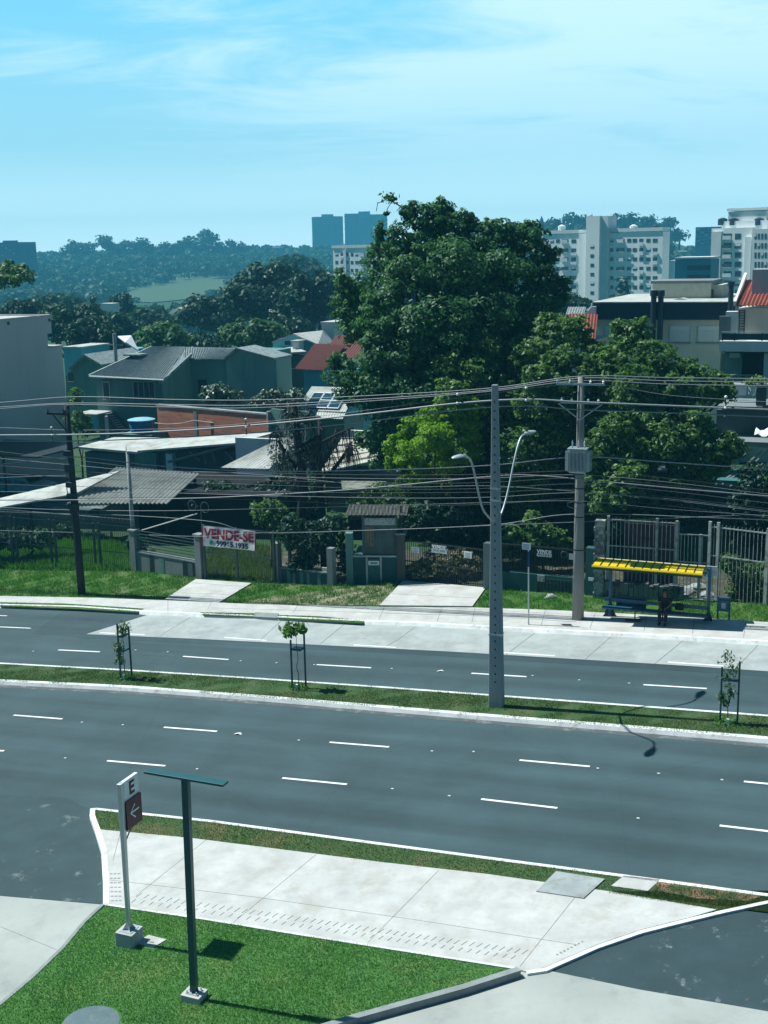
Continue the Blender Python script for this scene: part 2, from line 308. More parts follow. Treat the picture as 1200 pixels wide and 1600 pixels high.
g_median=grassmat('median_green',(.03,.07,.028),(.065,.12,.04),(.14,.13,.07),.5,.7)
g_verge=grassmat('verge_green',(.025,.085,.015),(.07,.15,.03),(.2,.18,.11),.65,.45)
g_terr=grassmat('terrain_green',(.02,.055,.022),(.04,.085,.03),(.10,.10,.06),.4,.08)
g_meadow=grassmat('meadow_green',(.05,.09,.045),(.09,.13,.06),(.07,.12,.05),.4,.02)
L_lawn=leafmat('grass_blade',(.05,.19,.06),(.17,.34,.10),trans=.3,gloss=.2,ns=1.1)
L_dry=leafmat('dry_blade',(.05,.11,.04),(.14,.18,.07),trans=.3,gloss=.1)
L_verge=leafmat('verge_blade',(.035,.14,.025),(.12,.27,.05),trans=.3,gloss=.2)
# ================================================================== ground
def ext(pts,dz=0,l=45,r=30):
    w=[G(x,y,dz) for x,y in pts]
    def e(a,b,d):
        u=(b-a)[:2]; u=u/np.linalg.norm(u); q=b[:2]+u*d; return np.array([q[0],q[1],SL*q[0]+dz])
    return ([e(w[min(2,len(w)-1)],w[0],l)] if l else [])+w+([e(w[-2],w[-1],r)] if r else [])
def sheet(name,world,z0,z1,m,kind='structure',parent=None):
    """closed slab whose top follows the sloping ground at height z1"""
    w=[(p[0],p[1],SL*p[0]+z0) for p in world]; mb=MB().prism(w,(0,0,z1-z0)); o=mb.build(name,m,parent)
    bm=__import__('bmesh').new(); bm.from_mesh(o.data); __import__('bmesh').ops.recalc_face_normals(bm,faces=bm.faces[:]); bm.to_mesh(o.data); bm.free()
    if kind: o['kind']=kind
    return o
def px(pts,dz=0): return [G(x,y,dz) for x,y in pts]
def ribbon(name,line,w,z0,z1,m,side=1,kind='structure',mb=None,flare=0):
    """kerb swept along a line; side=+1 grows to the left of travel"""
    L2=[np.array(p[:2]) for p in line]; off=[]
    for i,p in enumerate(L2):
        t=L2[min(i+1,len(L2)-1)]-L2[max(i-1,0)]; t/=np.linalg.norm(t); off.append(p+np.array([-t[1],t[0]])*w*side)
    b=mb or MB()
    for i in range(len(L2)-1):
        a,c,d,e=L2[i],L2[i+1],off[i+1],off[i]
        if side<0: a,c,d,e=e,d,c,a
        q=[a,c,d,e]; lo=[(v[0],v[1],SL*v[0]+z0) for v in q]
        if flare:
            t_=(L2[i+1]-L2[i]); t_=t_/np.linalg.norm(t_); nv_=np.array([-t_[1],t_[0]])*-side*flare; ks=(0,1) if side>0 else (2,3)
            for k_ in ks: lo[k_]=(lo[k_][0]+nv_[0],lo[k_][1]+nv_[1],lo[k_][2])
        hi=[(v[0],v[1],SL*v[0]+z1) for v in q]
        f=[(4,5,6,7),(0,1,5,4),(2,3,7,6)]
        if i==0: f.append((3,0,4,7))
        if i==len(L2)-2: f.append((1,2,6,5))
        b.add(lo+hi,f)
    if mb is not None: return
    o=b.build(name,m); o['kind']=kind; return o
# terrain: one sheet to the horizon
xs=np.concatenate([-np.geomspace(3200,90,34),np.linspace(-80,80,41),np.geomspace(90,3200,34)])
ys=np.concatenate([np.linspace(-60,120,37),np.linspace(130,300,24),np.linspace(320,1500,70),np.geomspace(1550,5200,14)])
X,Y=np.meshgrid(xs,ys); Z=zg(X,Y)-.03
nv=len(xs); vs=np.stack([X,Y,Z],-1).reshape(-1,3)
fs=[(j*nv+i,j*nv+i+1,(j+1)*nv+i+1,(j+1)*nv+i) for j in range(len(ys)-1) for i in range(nv-1)]
me=bpy.data.meshes.new('terrain'); me.from_pydata(vs.tolist(),[],fs); me.shade_smooth(); o=link('terrain',me,None,g_terr); o['kind']='structure'
# lines surveyed along the avenue
nearkerb=[(150,1262),(330,1281),(600,1317),(820,1346),(1020,1372),(1200,1396)]
med_n=[(0,1069),(200,1079),(400,1094),(600,1111),(800,1128),(1000,1144),(1200,1161)]
med_f=[(0,1040),(200,1051),(400,1064),(600,1078),(800,1093),(1000,1108),(1200,1123)]
bay_n=[(135,991),(300,998),(500,1008),(700,1018),(900,1030),(1050,1039),(1200,1049)]
far_k=[(0,949),(120,952),(232,960),(420,968),(570,975),(660,978),(800,986),(1000,996),(1200,1008)]
walk_b=[(0,931),(150,934),(262,938),(400,944),(593,948),(738,949),(860,953),(1000,960),(1200,972)]
K_near=ext(nearkerb,.13,l=0); K_mn=ext(med_n); K_mf=ext(med_f); K_far=ext(far_k); K_walk=ext(walk_b,.12)
# carriageways as one asphalt bed
west=[G(-250,1262),G(-250,1600),G(-250,1900)]
u=lambda p,a,b: np.array([p[0]+DH[0]*a+NN[0]*b,p[1]+DH[1]*a+NN[1]*b,0])
road=[*K_far]+[u(K_near[-1],0,-60),u(K_near[-1],-70,-60)]
road_bed=[K_far[0]]+K_far[1:]+[u(K_far[-1],0,-45),u(K_far[0],0,-52)]
sheet('road',road_bed,-.025,0,m_road)
# dark strip of newer asphalt beside the bay, and the dark wedge at its end
sheet('new_asphalt',px([(50,990),(112,944),(232,961),(135,991),(135,997)]),-.01,.004,m_road2)
bay=ext(bay_n,l=0)+[p for p in ext([(232,960.5),(420,968.5),(570,975.5),(660,978.5),(800,986.5),(1000,996.5),(1200,1008.5)],l=0)][::-1]
sheet('bus_bay',bay,-.01,.008,m_conc2)
edge=ext([(x,y) for x,y in bay_n],l=0)
ribbon('bay_tar_edge',edge,.55,-.01,.005,m_road2,side=-1)
# far pavement slab, kerb
sheet('far_pavement',K_far+K_walk[::-1],-.02,.12,m_conc)
ribbon('far_kerb',K_far,.16,-.02,.135,m_kerb,side=1,flare=.12)
strips=[[(0,941),(100,943),(226,951),(214,957),(120,951.5),(0,947)],[(312,957),(400,958.5),(398,964),(370,963),(318,961)],[(430,961),(500,963),(570,970),(566,974),(500,970),(434,966)]]
for s in strips: sheet('grass_strip',px(s,.12),.10,.126,g_verge)
sheet('drain_cover',px([(398,957),(436,959),(432,966),(396,964)],.12),.10,.14,m_kerbg)
# joints in the bay and pavement
jb=MB()
def joint(a,b,z,w=.03):
    A=G(*a,z); B=G(*b,z); ribbon('',[A,B],w,z-.01,z+.003,None,mb=jb)
for a,b in [((600,1012),(622,1000)),((622,1000),(650,979)),((790,1024),(836,989)),((1024,1037),(1068,1001)),((405,1002),(440,970)),((250,994),(300,963)),((500,1007),(540,974)),((915,1030),(955,995)),((1150,1045),(1185,1008))]: joint(a,b,.008)
for x0,y0,x1,y1 in [(262,938,262,962),(330,941,322,957),(465,946,455,961),(600,949,588,976),(690,949,680,979),(742,949,735,982),(852,953,842,988),(930,957,918,992),(1010,962,1004,996),(1085,966,1080,1000),(1165,971,1160,1005)]: joint((x0,y0),(lerp(x0,x1,.72),lerp(y0,y1,.72)),.12,.02)
joint((600,958),(760,963),.12,.05); joint((760,963),(900,972),.12,.04); joint((330,950),(600,958),.12,.03)
# driveway aprons up to the gates
sheet('driveway',px([(258,938),(306,907),(393,913),(341,944)]),-.02,.075,m_conc)
sheet('driveway',px([(593,948),(630,909),(760,919),(738,949.5)]),-.02,.075,m_conc)
for a,b in [((277,926),(368,930)),((612,928),(752,935)),((300,911),(388,917))]: joint(a,b,.075,.03)
# verge between pavement and fences
vg=px([(-120,930),(0,931),(150,934),(262,938),(400,944),(593,948),(738,949),(860,953),(1000,960),(1200,972),(1330,980)],.02)
vb=px([(1330,957),(1200,945),(1050,935),(930,928),(770,920),(630,909),(520,916),(400,911),(320,903),(210,893),(60,892),(-120,887)])
sheet('verge',vg+vb,-.02,.012,g_verge)
sheet('bare_earth',px([(360,944),(430,932),(500,924),(590,914),(622,912),(596,946),(480,946)]),-.01,.022,patchy('verge_dirt',(.12,.13,.07),(.30,.27,.20),.48,.62,2.2))
# median
sheet('median',K_mn+K_mf[::-1],-.02,.12,g_median)
ribbon('median_kerb',K_mn,.21,-.02,.13,m_kerb,side=1,flare=.07); ribbon('median_kerb',K_mf,.14,-.02,.14,m_kerb,side=-1)
# thin dusty gutter
ribbon('gutter_dust',K_mn,.35,-.01,.003,patchy('dust',(.08,.095,.10),(.24,.24,.22),.52,.7,2.5),side=-1)
# near side
K_nk=K_near
ribbon('near_kerb',K_nk,.13,-.02,.13,m_kerb,side=-1)
bend=px([(153,1262),(141,1263),(140,1275),(149,1300),(158,1330),(161,1370),(161,1414)],.13)
ribbon('near_kerb',bend[::-1],.16,-.02,.13,m_kerb,side=-1)
gs_top=px([(154,1264),(330,1284),(600,1320),(820,1349),(1020,1375),(1200,1399)],.115)+[ext(nearkerb,.13,l=0)[-1]+np.array([-.1,-.2,0])]
gs_bot=px([(148,1270),(158,1297),(300,1310),(450,1329),(600,1348),(760,1366),(950,1393),(1130,1422),(1190,1412),(1420,1390)],.115)
sheet('near_grass_strip',gs_top+gs_bot[::-1],-.02,.115,g_strip)
pv=px([(156,1296),(300,1309.5),(450,1328.5),(600,1347.5),(760,1365.5),(950,1392.5),(1120,1421),(1080,1433),(1000,1453),(930,1477),(850,1512),(822,1518),(806,1513),(640,1487),(480,1462),(320,1436),(166,1413),(160,1370),(158,1330)],.12)
sheet('near_pavement',pv,-.02,.123,m_conc)
for a,b in [((495,1334),(362,1443)),((685,1360),(575,1472)),((898,1402),(812,1510)),((322,1312),(212,1400)),((188,1300),(176,1345))]: joint(a,b,.123,.012)
for a,b in [((170,1375),(400,1402)),((400,1402),(640,1436)),((640,1436),(905,1477))]: joint(a,b,.123,.012)
# tactile rows
tb=MB()
def tact(a,b,n,lenpx):
    for i in range(n):
        t=(i+.5)/n; x=lerp(a[0],b[0],t); y=lerp(a[1],b[1],t)
        ribbon('',[G(x,y,.123),G(x-lenpx[0],y+lenpx[1],.123)],.018,.12,.129,None,mb=tb)
tact((215,1395),(830,1485),52,(9,6)); tact((205,1404),(812,1494),44,(7,5))
tb.build('tactile_paving',m_kerbg)['kind']='structure'
mb=MB()
for i in range(7):
    for j in range(4): 
        ribbon('',[G(165+j*6+i*.4,1366+i*7,.123),G(169+j*6+i*.4,1366+i*7,.123)],.045,.12,.128,None,mb=mb)
mb.build('tactile_studs',m_kerbg)['kind']='structure'
mb=MB()
for i in range(14):
    for j in range(5):
        x=908-i*5.6+j*9; y=1472+i*2.9+j*1.5
        if x>815 and j<4 and y<1476+(908-x)*.42: ribbon('',[G(x,y,.123),G(x+3,y+.4,.123)],.04,.12,.13,None,mb=mb)
mb.build('tactile_studs',m_kerbg)['kind']='structure'
jb.build('pavement_joints',m_joint)['kind']='structure'
ribbon('flush_kerb',px([(1200,1409),(1130,1424),(1080,1436),(1000,1456),(930,1480),(850,1515),(822,1519)],.1),.12,-.02,.14,m_kerb,side=1)
# lawn, its edging and heavy kerb
lawn=px([(166,1414.5),(320,1437.5),(480,1463.5),(640,1488.5),(806,1514.5),(720,1543),(640,1566),(560,1590),(500,1612),(400,1720),(-300,1720),(-160,1640),(0,1572),(50,1530),(100,1482),(135,1440)],.1)
sheet('lawn',lawn,-.02,.10,g_lawn)
ribbon('lawn_edging',px([(162,1413),(320,1436),(480,1462),(640,1487),(806,1513)],.1),.07,-.02,.13,m_kerb,side=-1)
ribbon('lawn_edging',px([(0,1572),(50,1530),(100,1482),(135,1440),(163,1414)],.1),.10,-.02,.115,m_kerbg,side=1)
ribbon('heavy_kerb',px([(420,1660),(500,1604),(560,1586),(640,1564),(720,1542),(808,1514)],.2),.17,-.02,.26,m_kerbg,side=-1)
# driveways of the near plot
sheet('worn_apron',px([(-250,1235),(0,1242),(100,1246),(136,1262),(146,1300),(156,1330),(159,1370),(159,1412),(0,1400),(-250,1378)]),-.01,.004,m_apron)
sheet('entry_driveway',px([(-250,1378),(0,1400.5),(158,1414),(135,1440),(100,1482),(50,1530),(0,1572),(-160,1640),(-400,1760),(-700,1700)]),-.01,.012,m_drive)
sheet('patched_asphalt',px([(856,1516),(932,1480),(1000,1456),(1080,1436),(1200,1410),(1500,1370),(1500,1640),(1200,1580),(1000,1546)],.08),-.01,.08,patchy('patched',(.030,.055,.064),(.24,.27,.27),.59,.72,1.4))
sheet('exit_driveway',px([(420,1660),(560,1592),(640,1570),(720,1548),(810,1518),(824,1520),(856,1516.5),(1000,1546.5),(1200,1580.5),(1500,1640.5),(1500,1900),(400,1900)],.08),-.01,.084,m_drive)
jb2=MB()
for a,b in [((0,1448),(88,1484)),((560,1596),(800,1640))]: ribbon('',[G(*a,.084 if a[0]>400 else .012),G(*b,.084 if a[0]>400 else .012)],.012,.005,.088 if a[0]>400 else .015,None,mb=jb2)
jb2.build('driveway_joints',m_joint)['kind']='structure'
# painted markings
mk=MB()
def dash(a,b,w=.1,z=.012):
    ribbon('',[G(*a,z),G(*b,z)],w,z-.006,z,None,mb=mk)
for a,b in [((20,1118),(96,1124)),((255,1137),(338,1143.5)),((514,1160.5),(607,1168)),((811,1188.5),(921,1198.5)),((1162,1222),(1285,1234)),
  ((-75,1170),(5,1174)),((166,1189.5),(257,1197.5)),((440,1216.5),(541,1226.5)),((751,1249.5),(870,1263.5)),((1124,1291),(1260,1307)),
  ((-20,979),(47,982)),((90,1016),(155,1019)),((285,1026),(356,1031)),((494,1039),(579,1044)),((736,1052.5),(822,1058)),((1005,1070.5),(1104,1076.5)),
  ((155,989),(225,992)),((350,996.5),(416,1001)),((552,1008),(618,1012)),((785,1020),(866,1025)),((1043,1035),(1130,1041)),((-10,962),(10,962.5))]: dash(a,b,.1 if a[1]>1012 else .09)
mk.build('lane_markings',m_paint)['kind']='structure'
sheet('near_grass_strip',px([(880,1362),(1000,1374),(1210,1402),(1260,1412),(1190,1416),(1130,1426),(940,1398)],.112),-.02,.112,g_strip)
sheet('bare_earth',px([(1030,1373),(1100,1381),(1192,1399),(1170,1408),(1090,1404),(1018,1390)],.115),.10,.121,patchy('red_earth',(.07,.09,.04),(.30,.17,.11),.47,.58,2.6))
# raised covers in the grass strip
t=sheet('utility_cover',px([(838,1392),(869,1361),(945,1373),(912,1403)],.15),.08,.15,m_slabgrey,None); tag(t,'square grey concrete utility cover half set in the grass strip by the near pavement','utility cover')
t=sheet('paving_slab',px([(955,1384),(975,1368),(1032,1374),(1012,1392)],.13),.08,.13,m_conc,None); tag(t,'pale cracked concrete slab lying in the dry grass right of the grey utility cover','paving slab')
t=sheet('ground_hatch',px([(211,1474),(232,1461),(260,1468),(240,1480)],.12),.08,.125,m_conc,None); tag(t,'small white concrete hatch lying in the lawn beside the sign footing','ground hatch')
sheet('hatch_handle',px([(229,1471),(231,1469.8),(241,1472),(239,1473.4)],.13),.12,.135,m_kerbg,None,t)
c=G(142,1600,.12); mb=MB(); mb.lathe([(.62,.06),(.64,.12),(.62,.145),(0.05,.16)],28,(c[0],c[1],SL*c[0])); t=mb.build('manhole_cover',patchy('cover_iron',(.10,.15,.165),(.16,.19,.19),.5,.7,6)); tag(t,'round grey manhole cover in the lawn at the bottom edge','manhole cover')
c=G(908,973,.12); mb=MB()
t=sheet('drain_grate',px([(876,975),(880,977.5),(895,978),(892,975.2)],.12),.1,.128,m_dark,None); tag(t,'small black drain grate in the pavement beside the transformer pole','drain grate')
# ------------------------------------------------------------------ grass blades
def inside(pt,poly):
    x,y=pt[:,0],pt[:,1]; c=np.zeros(len(x),bool); n=len(poly)
    for i in range(n):
        x0,y0=poly[i][:2]; x1,y1=poly[(i+1)%n][:2]
        if y0==y1: continue
        cond=((y0>y)!=(y1>y))&(x<(x1-x0)*(y-y0)/(y1-y0)+x0); c^=cond
    return c
def pnoise(x,y,s,seed):
    r=np.random.RandomState(seed); v=0
    for k in range(5):
        a=r.rand()*6.3; f=s*(1+k*.6); v=v+np.sin((x*math.cos(a)+y*math.sin(a))*f+r.rand()*6.3)
    return v/5
def blades(name,poly,n,h0,h1,w,m,label,z=0,seed=1,patch=0,cat='grass',avoid=()):
    r=np.random.RandomState(seed); q=np.array([p[:2] for p in poly]); lo,hi=q.min(0),q.max(0)
    pts=np.empty((0,2))
    for _ in range(40):
        c=r.rand(n*2,2)*(hi-lo)+lo; c=c[inside(c,q)]
        for av in avoid: c=c[~inside(c,np.array([p[:2] for p in av]))]
        if patch: c=c[pnoise(c[:,0],c[:,1],2.2,seed)+r.randn(len(c))*.25>patch]
        pts=np.vstack([pts,c])
        if len(pts)>=n: break
    pts=pts[:n]; n=len(pts)
    a=r.rand(n)*6.283; hh=(h0+(h1-h0)*r.rand(n))*(1+.35*pnoise(pts[:,0],pts[:,1],.9,seed+5)); ww=w*(.6+.8*r.rand(n))
    base=np.stack([pts[:,0],pts[:,1],SL*pts[:,0]+z],-1); side=np.stack([np.cos(a),np.sin(a),0*a],-1)*ww[:,None]
    la=r.rand(n)*6.283; lean=np.stack([np.cos(la),np.sin(la),0*a],-1)*(hh*(.2+.5*r.rand(n)))[:,None]
    tip=base+lean; tip[:,2]+=hh
    V=np.stack([base-side,base+side,tip],1)
    o=link(name,quads_mesh(name,V,3),None,m); tag(o,label,cat,kind='stuff'); return o
blades('grass',lawn,90000,.03,.07,.009,L_lawn,'short mown bright green lawn in front of the near pavement',.1,3,avoid=[px([(208,1475),(232,1459),(263,1467),(240,1483)],.12),[G(142,1600,.12)+np.array([.66*math.cos(a),.66*math.sin(a),0]) for a in np.linspace(0,5.9,16)]])
blades('grass',gs_top+gs_bot[::-1],30000,.02,.05,.010,L_dry,'dry patchy grass along the near kerb',.115,4,.0,avoid=[px([(836,1393),(868,1359),(948,1372),(914,1406)],.12),px([(953,1384),(976,1362),(1035,1369),(1014,1392)],.12)])
blades('grass',px([(1010,1380),(1205,1404),(1190,1414),(1130,1424),(950,1396)],.11),5200,.02,.05,.010,L_dry,'dry grass tapering out at the right end of the near strip',.112,41,avoid=[px([(836,1393),(868,1359),(950,1372),(916,1408)],.12),px([(950,1388),(974,1362),(1040,1370),(1016,1396)],.12)])
blades('grass',[p for p in K_mn[1:-1]]+[p for p in K_mf[1:-1]][::-1],38000,.02,.06,.012,L_dry,'thin green grass on the central median',.12,5,-.1)
blades('grass',vg+vb,36000,.05,.16,.018,L_verge,'rough green grass on the verge in front of the fences',.01,6,-.15,avoid=[px([(255,940),(305,905),(395,911),(343,946)]),px([(590,950),(629,907),(763,918),(740,951)])])
for i,s in enumerate(strips): blades('grass',px(s,.12),1500,.01,.03,.012,L_dry,['narrow grass strip beside the far kerb at the left edge','short grass strip left of the kerb drain','short grass strip right of the kerb drain'][i],.132,7+i)
# ================================================================== street furniture
def pole_axis(p,dz=0): return G(*p,dz)
def on_plane(px_,py_,p,uvec):
    r=ray(px_,py_); n=np.cross(uvec,[0,0,1]); t=((np.asarray(p)-C0)@n)/(r@n); return C0+r*t
def loc(root,w):
    """world point -> coordinates of a root that is only moved and turned about z"""
    d=np.asarray(w,float)-np.array(root.location); a=root.rotation_euler[2]; c,s=math.cos(a),math.sin(a)
    return (d[0]*c+d[1]*s,-d[0]*s+d[1]*c,d[2])
# --- median lamp pole: rectangular tapering concrete, two curved arms
b=G(776,1103,.12); top=on_plane(773.5,601,b,DH); H=top[2]-b[2]; lx=(top-b)@DH
t=empty('street_lamp',b,'tall grey rectangular concrete lamp post on the grass median with two curved steel arms','street lamp')
mb=MB(); n=12
for i in range(n+1):
    f=i/n; z=H*f-(.1 if i==0 else 0); w=lerp(.25,.10,f); d=lerp(.17,.075,f); x=lx*f
    mb.v+=[(x-w,-d,z),(x+w,-d,z),(x+w,d,z),(x-w,d,z)]
for i in range(n):
    for k in range(4): mb.f.append((4*i+k,4*i+(k+1)%4,4*i+4+(k+1)%4,4*i+4+k))
mb.f.append((4*n,4*n+1,4*n+2,4*n+3))
mb.build('pole',m_polec,t,bevel=.02)
for i in range(34):
    mb=MB(); z=.9+i*(H-1.2)/34; f=z/H; w=lerp(.25,.10,f); d=lerp(.17,.075,f); mb.box(lx*f-.02,-d-.004,z,lx*f+.03,-d+.0,z+.07)
    mb.build('climbing_hole',m_dark,t)
for z in (2.6,7.3,7.7): 
    f=z/H; w=lerp(.25,.10,f)+.01; d=lerp(.17,.075,f)+.01; MB().box(lx*f-w,-d,z,lx*f+w,d,z+.06).build('clamp',m_galv,t)
AD=np.array([math.cos(R(58)),math.sin(R(58)),0])
for pts,lamp in ((((764,812),(757,800),(750,780),(744,752),(738,726),(733,716),(724,712)),((737,715),(713,713))),
                 (((783,803),(790,782),(797,752),(803,722),(809,697),(815,682),(822,678)),((818,680),(831,676)))):
    w=[loc(t,on_plane(x,y,b,AD)) for x,y in pts]
    # smooth the arm
    sg=1 if w[-1][1]>0 else -1; w=[(lx*.62,sg*.08,w[0][2]-.22)]+w[1:] if sg<0 else [(lx*.62,sg*.08,w[0][2]-.12)]+w
    P_=[np.array(q) for q in w]; sp=[]
    for i in range(len(P_)-1):
        p0,p1,p2,p3=P_[max(i-1,0)],P_[i],P_[i+1],P_[min(i+2,len(P_)-1)]
        for k in range(5):
            s=k/5; sp.append(.5*((2*p1)+(-p0+p2)*s+(2*p0-5*p1+4*p2-p3)*s*s+(-p0+3*p1-3*p2+p3)*s**3))
    sp.append(P_[-1])
    a=MB().tube(sp,.034,8).build('arm',m_galv,t,smooth=True)
    e=sp[-1]; sg=1 if e[1]>0 else -1
    mb=MB(); 
    prof=[(0,.05,.05),(.12,.09,.07),(.3,.15,.075),(.55,.17,.06),(.72,.10,.035),(.78,.03,.02)]
    for d,wd,hh in prof:
        y=e[1]+sg*(d-.1)*.985; z=e[2]+.02*d; xo=e[0]+sg*(d-.1)*.16
        for k in range(8):
            q=k/8*2*math.pi; mb.v.append((xo+wd*math.cos(q),y,z+hh*math.sin(q)*(1 if math.sin(q)>0 else .6)))
    for i in range(len(prof)-1):
        for k in range(8): mb.f.append((8*i+k,8*i+(k+1)%8,8*i+8+(k+1)%8,8*i+8+k))
    mb.f+= [tuple(range(8)),tuple(range(40,48))]
    h=mb.build('lamp_head',m_galv,t,smooth=True)
    MB().box(e[0]-.06,e[1]+sg*.2,e[2]-.06,e[0]+.12,e[1]+sg*.5,e[2]-.035).build('lens',m_glass,h)
    MB().lathe([(.04,0),(.04,.09),(.01,.1)],8,(e[0],e[1]+sg*.1,e[2]+.06)).build('photocell',m_dark,h)
# --- transformer pole, round
b=G(903,967,.12); top=on_plane(908,588,b,DH); H=top[2]-b[2]; lx=(top-b)@DH
t=empty('utility_pole',b,'thick round concrete utility pole with a ribbed grey transformer left of the bus shelter','utility pole')
UP=b.copy(); UPH=H
mb=MB().tube([(lx*f,0,H*f-(.1 if f==0 else 0)) for f in (0,.25,.5,.75,1)],[.25,.225,.195,.16,.12],18); mb.build('pole',weathered('round_pole',(.27,.265,.25),(.13,.13,.12),.7,1.6),t,smooth=True)
zt=loc(t,on_plane(903,725,b,DH))[2]; zb=zt-.3; zh=loc(t,on_plane(903,699,b,DH))[2]
xt=lx*zt/H
tr=MB().box(xt-.34,-.52,zb,xt+.34,-.04,zh).build('transformer',m_galv,t,bevel=.04)
for i in range(13):
    x=xt-.34+i*.68/12; MB().box(x-.012,-.64,zb+.08,x+.012,-.518,zh-.1).build('cooling_fin',m_galv,tr)
for sx in (-1,1):
    mb=MB()
    for i in range(6): mb.box(xt+sx*.34,-.5+i*.09,zb+.08,xt+sx*.5,-.48+i*.09,zh-.1)
    mb.build('cooling_fins',m_galv,tr)
MB().box(xt-.40,-.6,zh,xt+.40,.0,zh+.035).build('lid',m_galv,tr)
for i in (-1,0,1):
    MB().lathe([(.045,0),(.02,.05),(.045,.09),(.02,.13),(.04,.17),(.015,.3)],10,(xt+i*.25,-.3,zh+.03)).build('bushing',m_white,tr)
for z in (3.0,4.4,5.0,5.6,6.2,6.6): MB().lathe([(lerp(.25,.12,z/H)+.012,0),(lerp(.25,.12,z/H)+.012,.05)],18,(lx*z/H,0,z)).build('strap',m_dark,t)
zc_=H-.35
for dz,wd in ((0,1.0),(-.75,.8)):
    ar=MB().box(lx-wd,-.16,zc_+dz,lx+wd,-.1,zc_+dz+.09).build('crossarm',m_galv,t)
    for i in (-1,-.45,.45,1): MB().lathe([(.05,0),(.03,.04),(.06,.07),(.03,.1),(.02,.15)],8,(lx+i*wd*.94,-.13,zc_+dz+.09)).build('insulator',m_white,ar)
MB().tube([(lx-.9,-.13,zc_-.75),(lx,-.14,zc_-1.4)],.02).build('brace',m_galv,t); MB().tube([(lx+.9,-.13,zc_-.75),(lx,-.14,zc_-1.4)],.02).build('brace',m_galv,t)
# cable coil
mb=MB(); c=loc(t,on_plane(903,787,b,DH)); mb.tube([(c[0]+.38*math.cos(a),-.3,c[2]+.14*math.sin(a)) for a in np.linspace(0,6.28,18)],.014); mb.build('cable_loop',m_wire,t)
# --- dark leaning pole at the left
b=G(128,929,.02); top=on_plane(104,634,b,DH); H=top[2]-b[2]; lx=(top-b)@DH; LP=b.copy(); LPT=top
t=empty('utility_pole',b,'dark leaning wooden utility pole with an angled crossarm on the left verge','utility pole')
MB().tube([(lx*f,0,H*f-(.1 if f==0 else 0)) for f in (0,.25,.5,.75,1)],[.20,.19,.17,.15,.13],14).build('pole',m_blackwood,t,smooth=True)
z=H-.35; ar=MB().box(lx-1.1,-.2,z-.1,lx+.25,-.1,z).build('crossarm',m_blackwood,t)
for i in (-1.05,-.1,.2): MB().lathe([(.06,0),(.04,.05),(.07,.09),(.04,.13),(.03,.2)],8,(lx+i,-.15,z)).build('insulator',m_dark,ar)
MB().tube([(lx-.75,-.15,z-.1),(lx*.93,-.1,z-.95)],.03).build('brace',m_blackwood,t)
random.seed(4)
for k,z in enumerate((7.2,6.4,5.6,4.9,4.5)):
    f=z/H; MB().box(lx*f-.24,-.30,z,lx*f+.20,-.12,z+.28+.12*(k%2)).build('splice_box',m_dark,t,bevel=.03)
mb=MB(); z=4.9; mb.tube([(lx*z/H+.22+.24*math.cos(a),-.28,z-.2+.42*math.sin(a)) for a in np.linspace(0,6.28,18)],.03); mb.build('cable_loop',m_dark,t)
mb=MB(); 
for k in range(5): mb.tube([(lx*.85+random.uniform(-.2,.2),-.2,6.8),(lx*.6+random.uniform(-.25,.25),-.24,5.5),(lx*.4+random.uniform(-.2,.2),-.2,3.8)],.015)
mb.build('loose_cable',m_wired,t)
# --- thin service pole at the yard corner
b=G(212,890,.0); top=on_plane(199,705,b,DH); H=top[2]-b[2]; lx=(top-b)@DH
t=empty('service_pole',b,'thin grey concrete service pole on the corner of the block wall by the ribbed roof','service pole')
MB().tube([(lx*f,0,H*f-(.1 if f==0 else 0)) for f in (0,.5,1)],[.14,.12,.09],10).build('pole',m_polec,t,smooth=True)
MB().tube([(lx*.5+.14*math.cos(a),.14*math.sin(a),H*.33) for a in np.linspace(0,6.28,13)],.02).build('clamp',m_galv,t)
MB().tube([(lx,-.1,H),(lx,-.1,H+.25)],.02).build('hook',m_galv,t)
# --- overhead lines: all run in the vertical plane through the two poles of the far pavement
PD=(UP-LP); PD[2]=0; PD/=np.linalg.norm(PD); PN=np.array([-PD[1],PD[0],0])
def wire(pts,r,label,m=m_wire,off=0.,group=None,name='power_line',cat='cable'):
    o=LP+PN*off; w=[on_plane(x,y,o,PD) for x,y in pts]
    # pass beyond the frame
    w=[w[0]+(w[0]-w[1])*min(2.,14/np.linalg.norm(w[0]-w[1]))]+w+[w[-1]+(w[-1]-w[-2])*min(2.,12/np.linalg.norm(w[-1]-w[-2]))]
    sp=[]
    for i in range(len(w)-1):
        p0,p1,p2,p3=w[max(i-1,0)],w[i],w[i+1],w[min(i+2,len(w)-1)]
        for k in range(8):
            s=k/8; sp.append(.5*((2*p1)+(-p0+p2)*s+(2*p0-5*p1+4*p2-p3)*s*s+(-p0+3*p1-3*p2+p3)*s**3))
    sp.append(w[-1]); c=sp[len(sp)//2]
    ob=MB().tube([q-c for q in sp],r,5).build(name,m,smooth=True); ob.location=Vector(c); tag(ob,label,cat,group or 'cables strung between the utility poles'); return ob
wire([(0,629),(118,620),(260,624),(400,625),(600,617),(770,606),(905,588),(1040,590),(1200,592)],.018,'topmost overhead wire, pale, rising to the head of the transformer pole',off=-.2)
wire([(0,636),(110,630),(260,632),(400,633),(600,622),(770,609),(905,591),(1040,595),(1200,597)],.018,'second overhead wire from the top, just under the topmost one',off=0)
wire([(0,638.5),(100,632),(260,636),(400,637),(600,625),(770,611),(905,595),(1040,600),(1200,603)],.015,'third overhead wire from the top at the pole heads',off=.3)
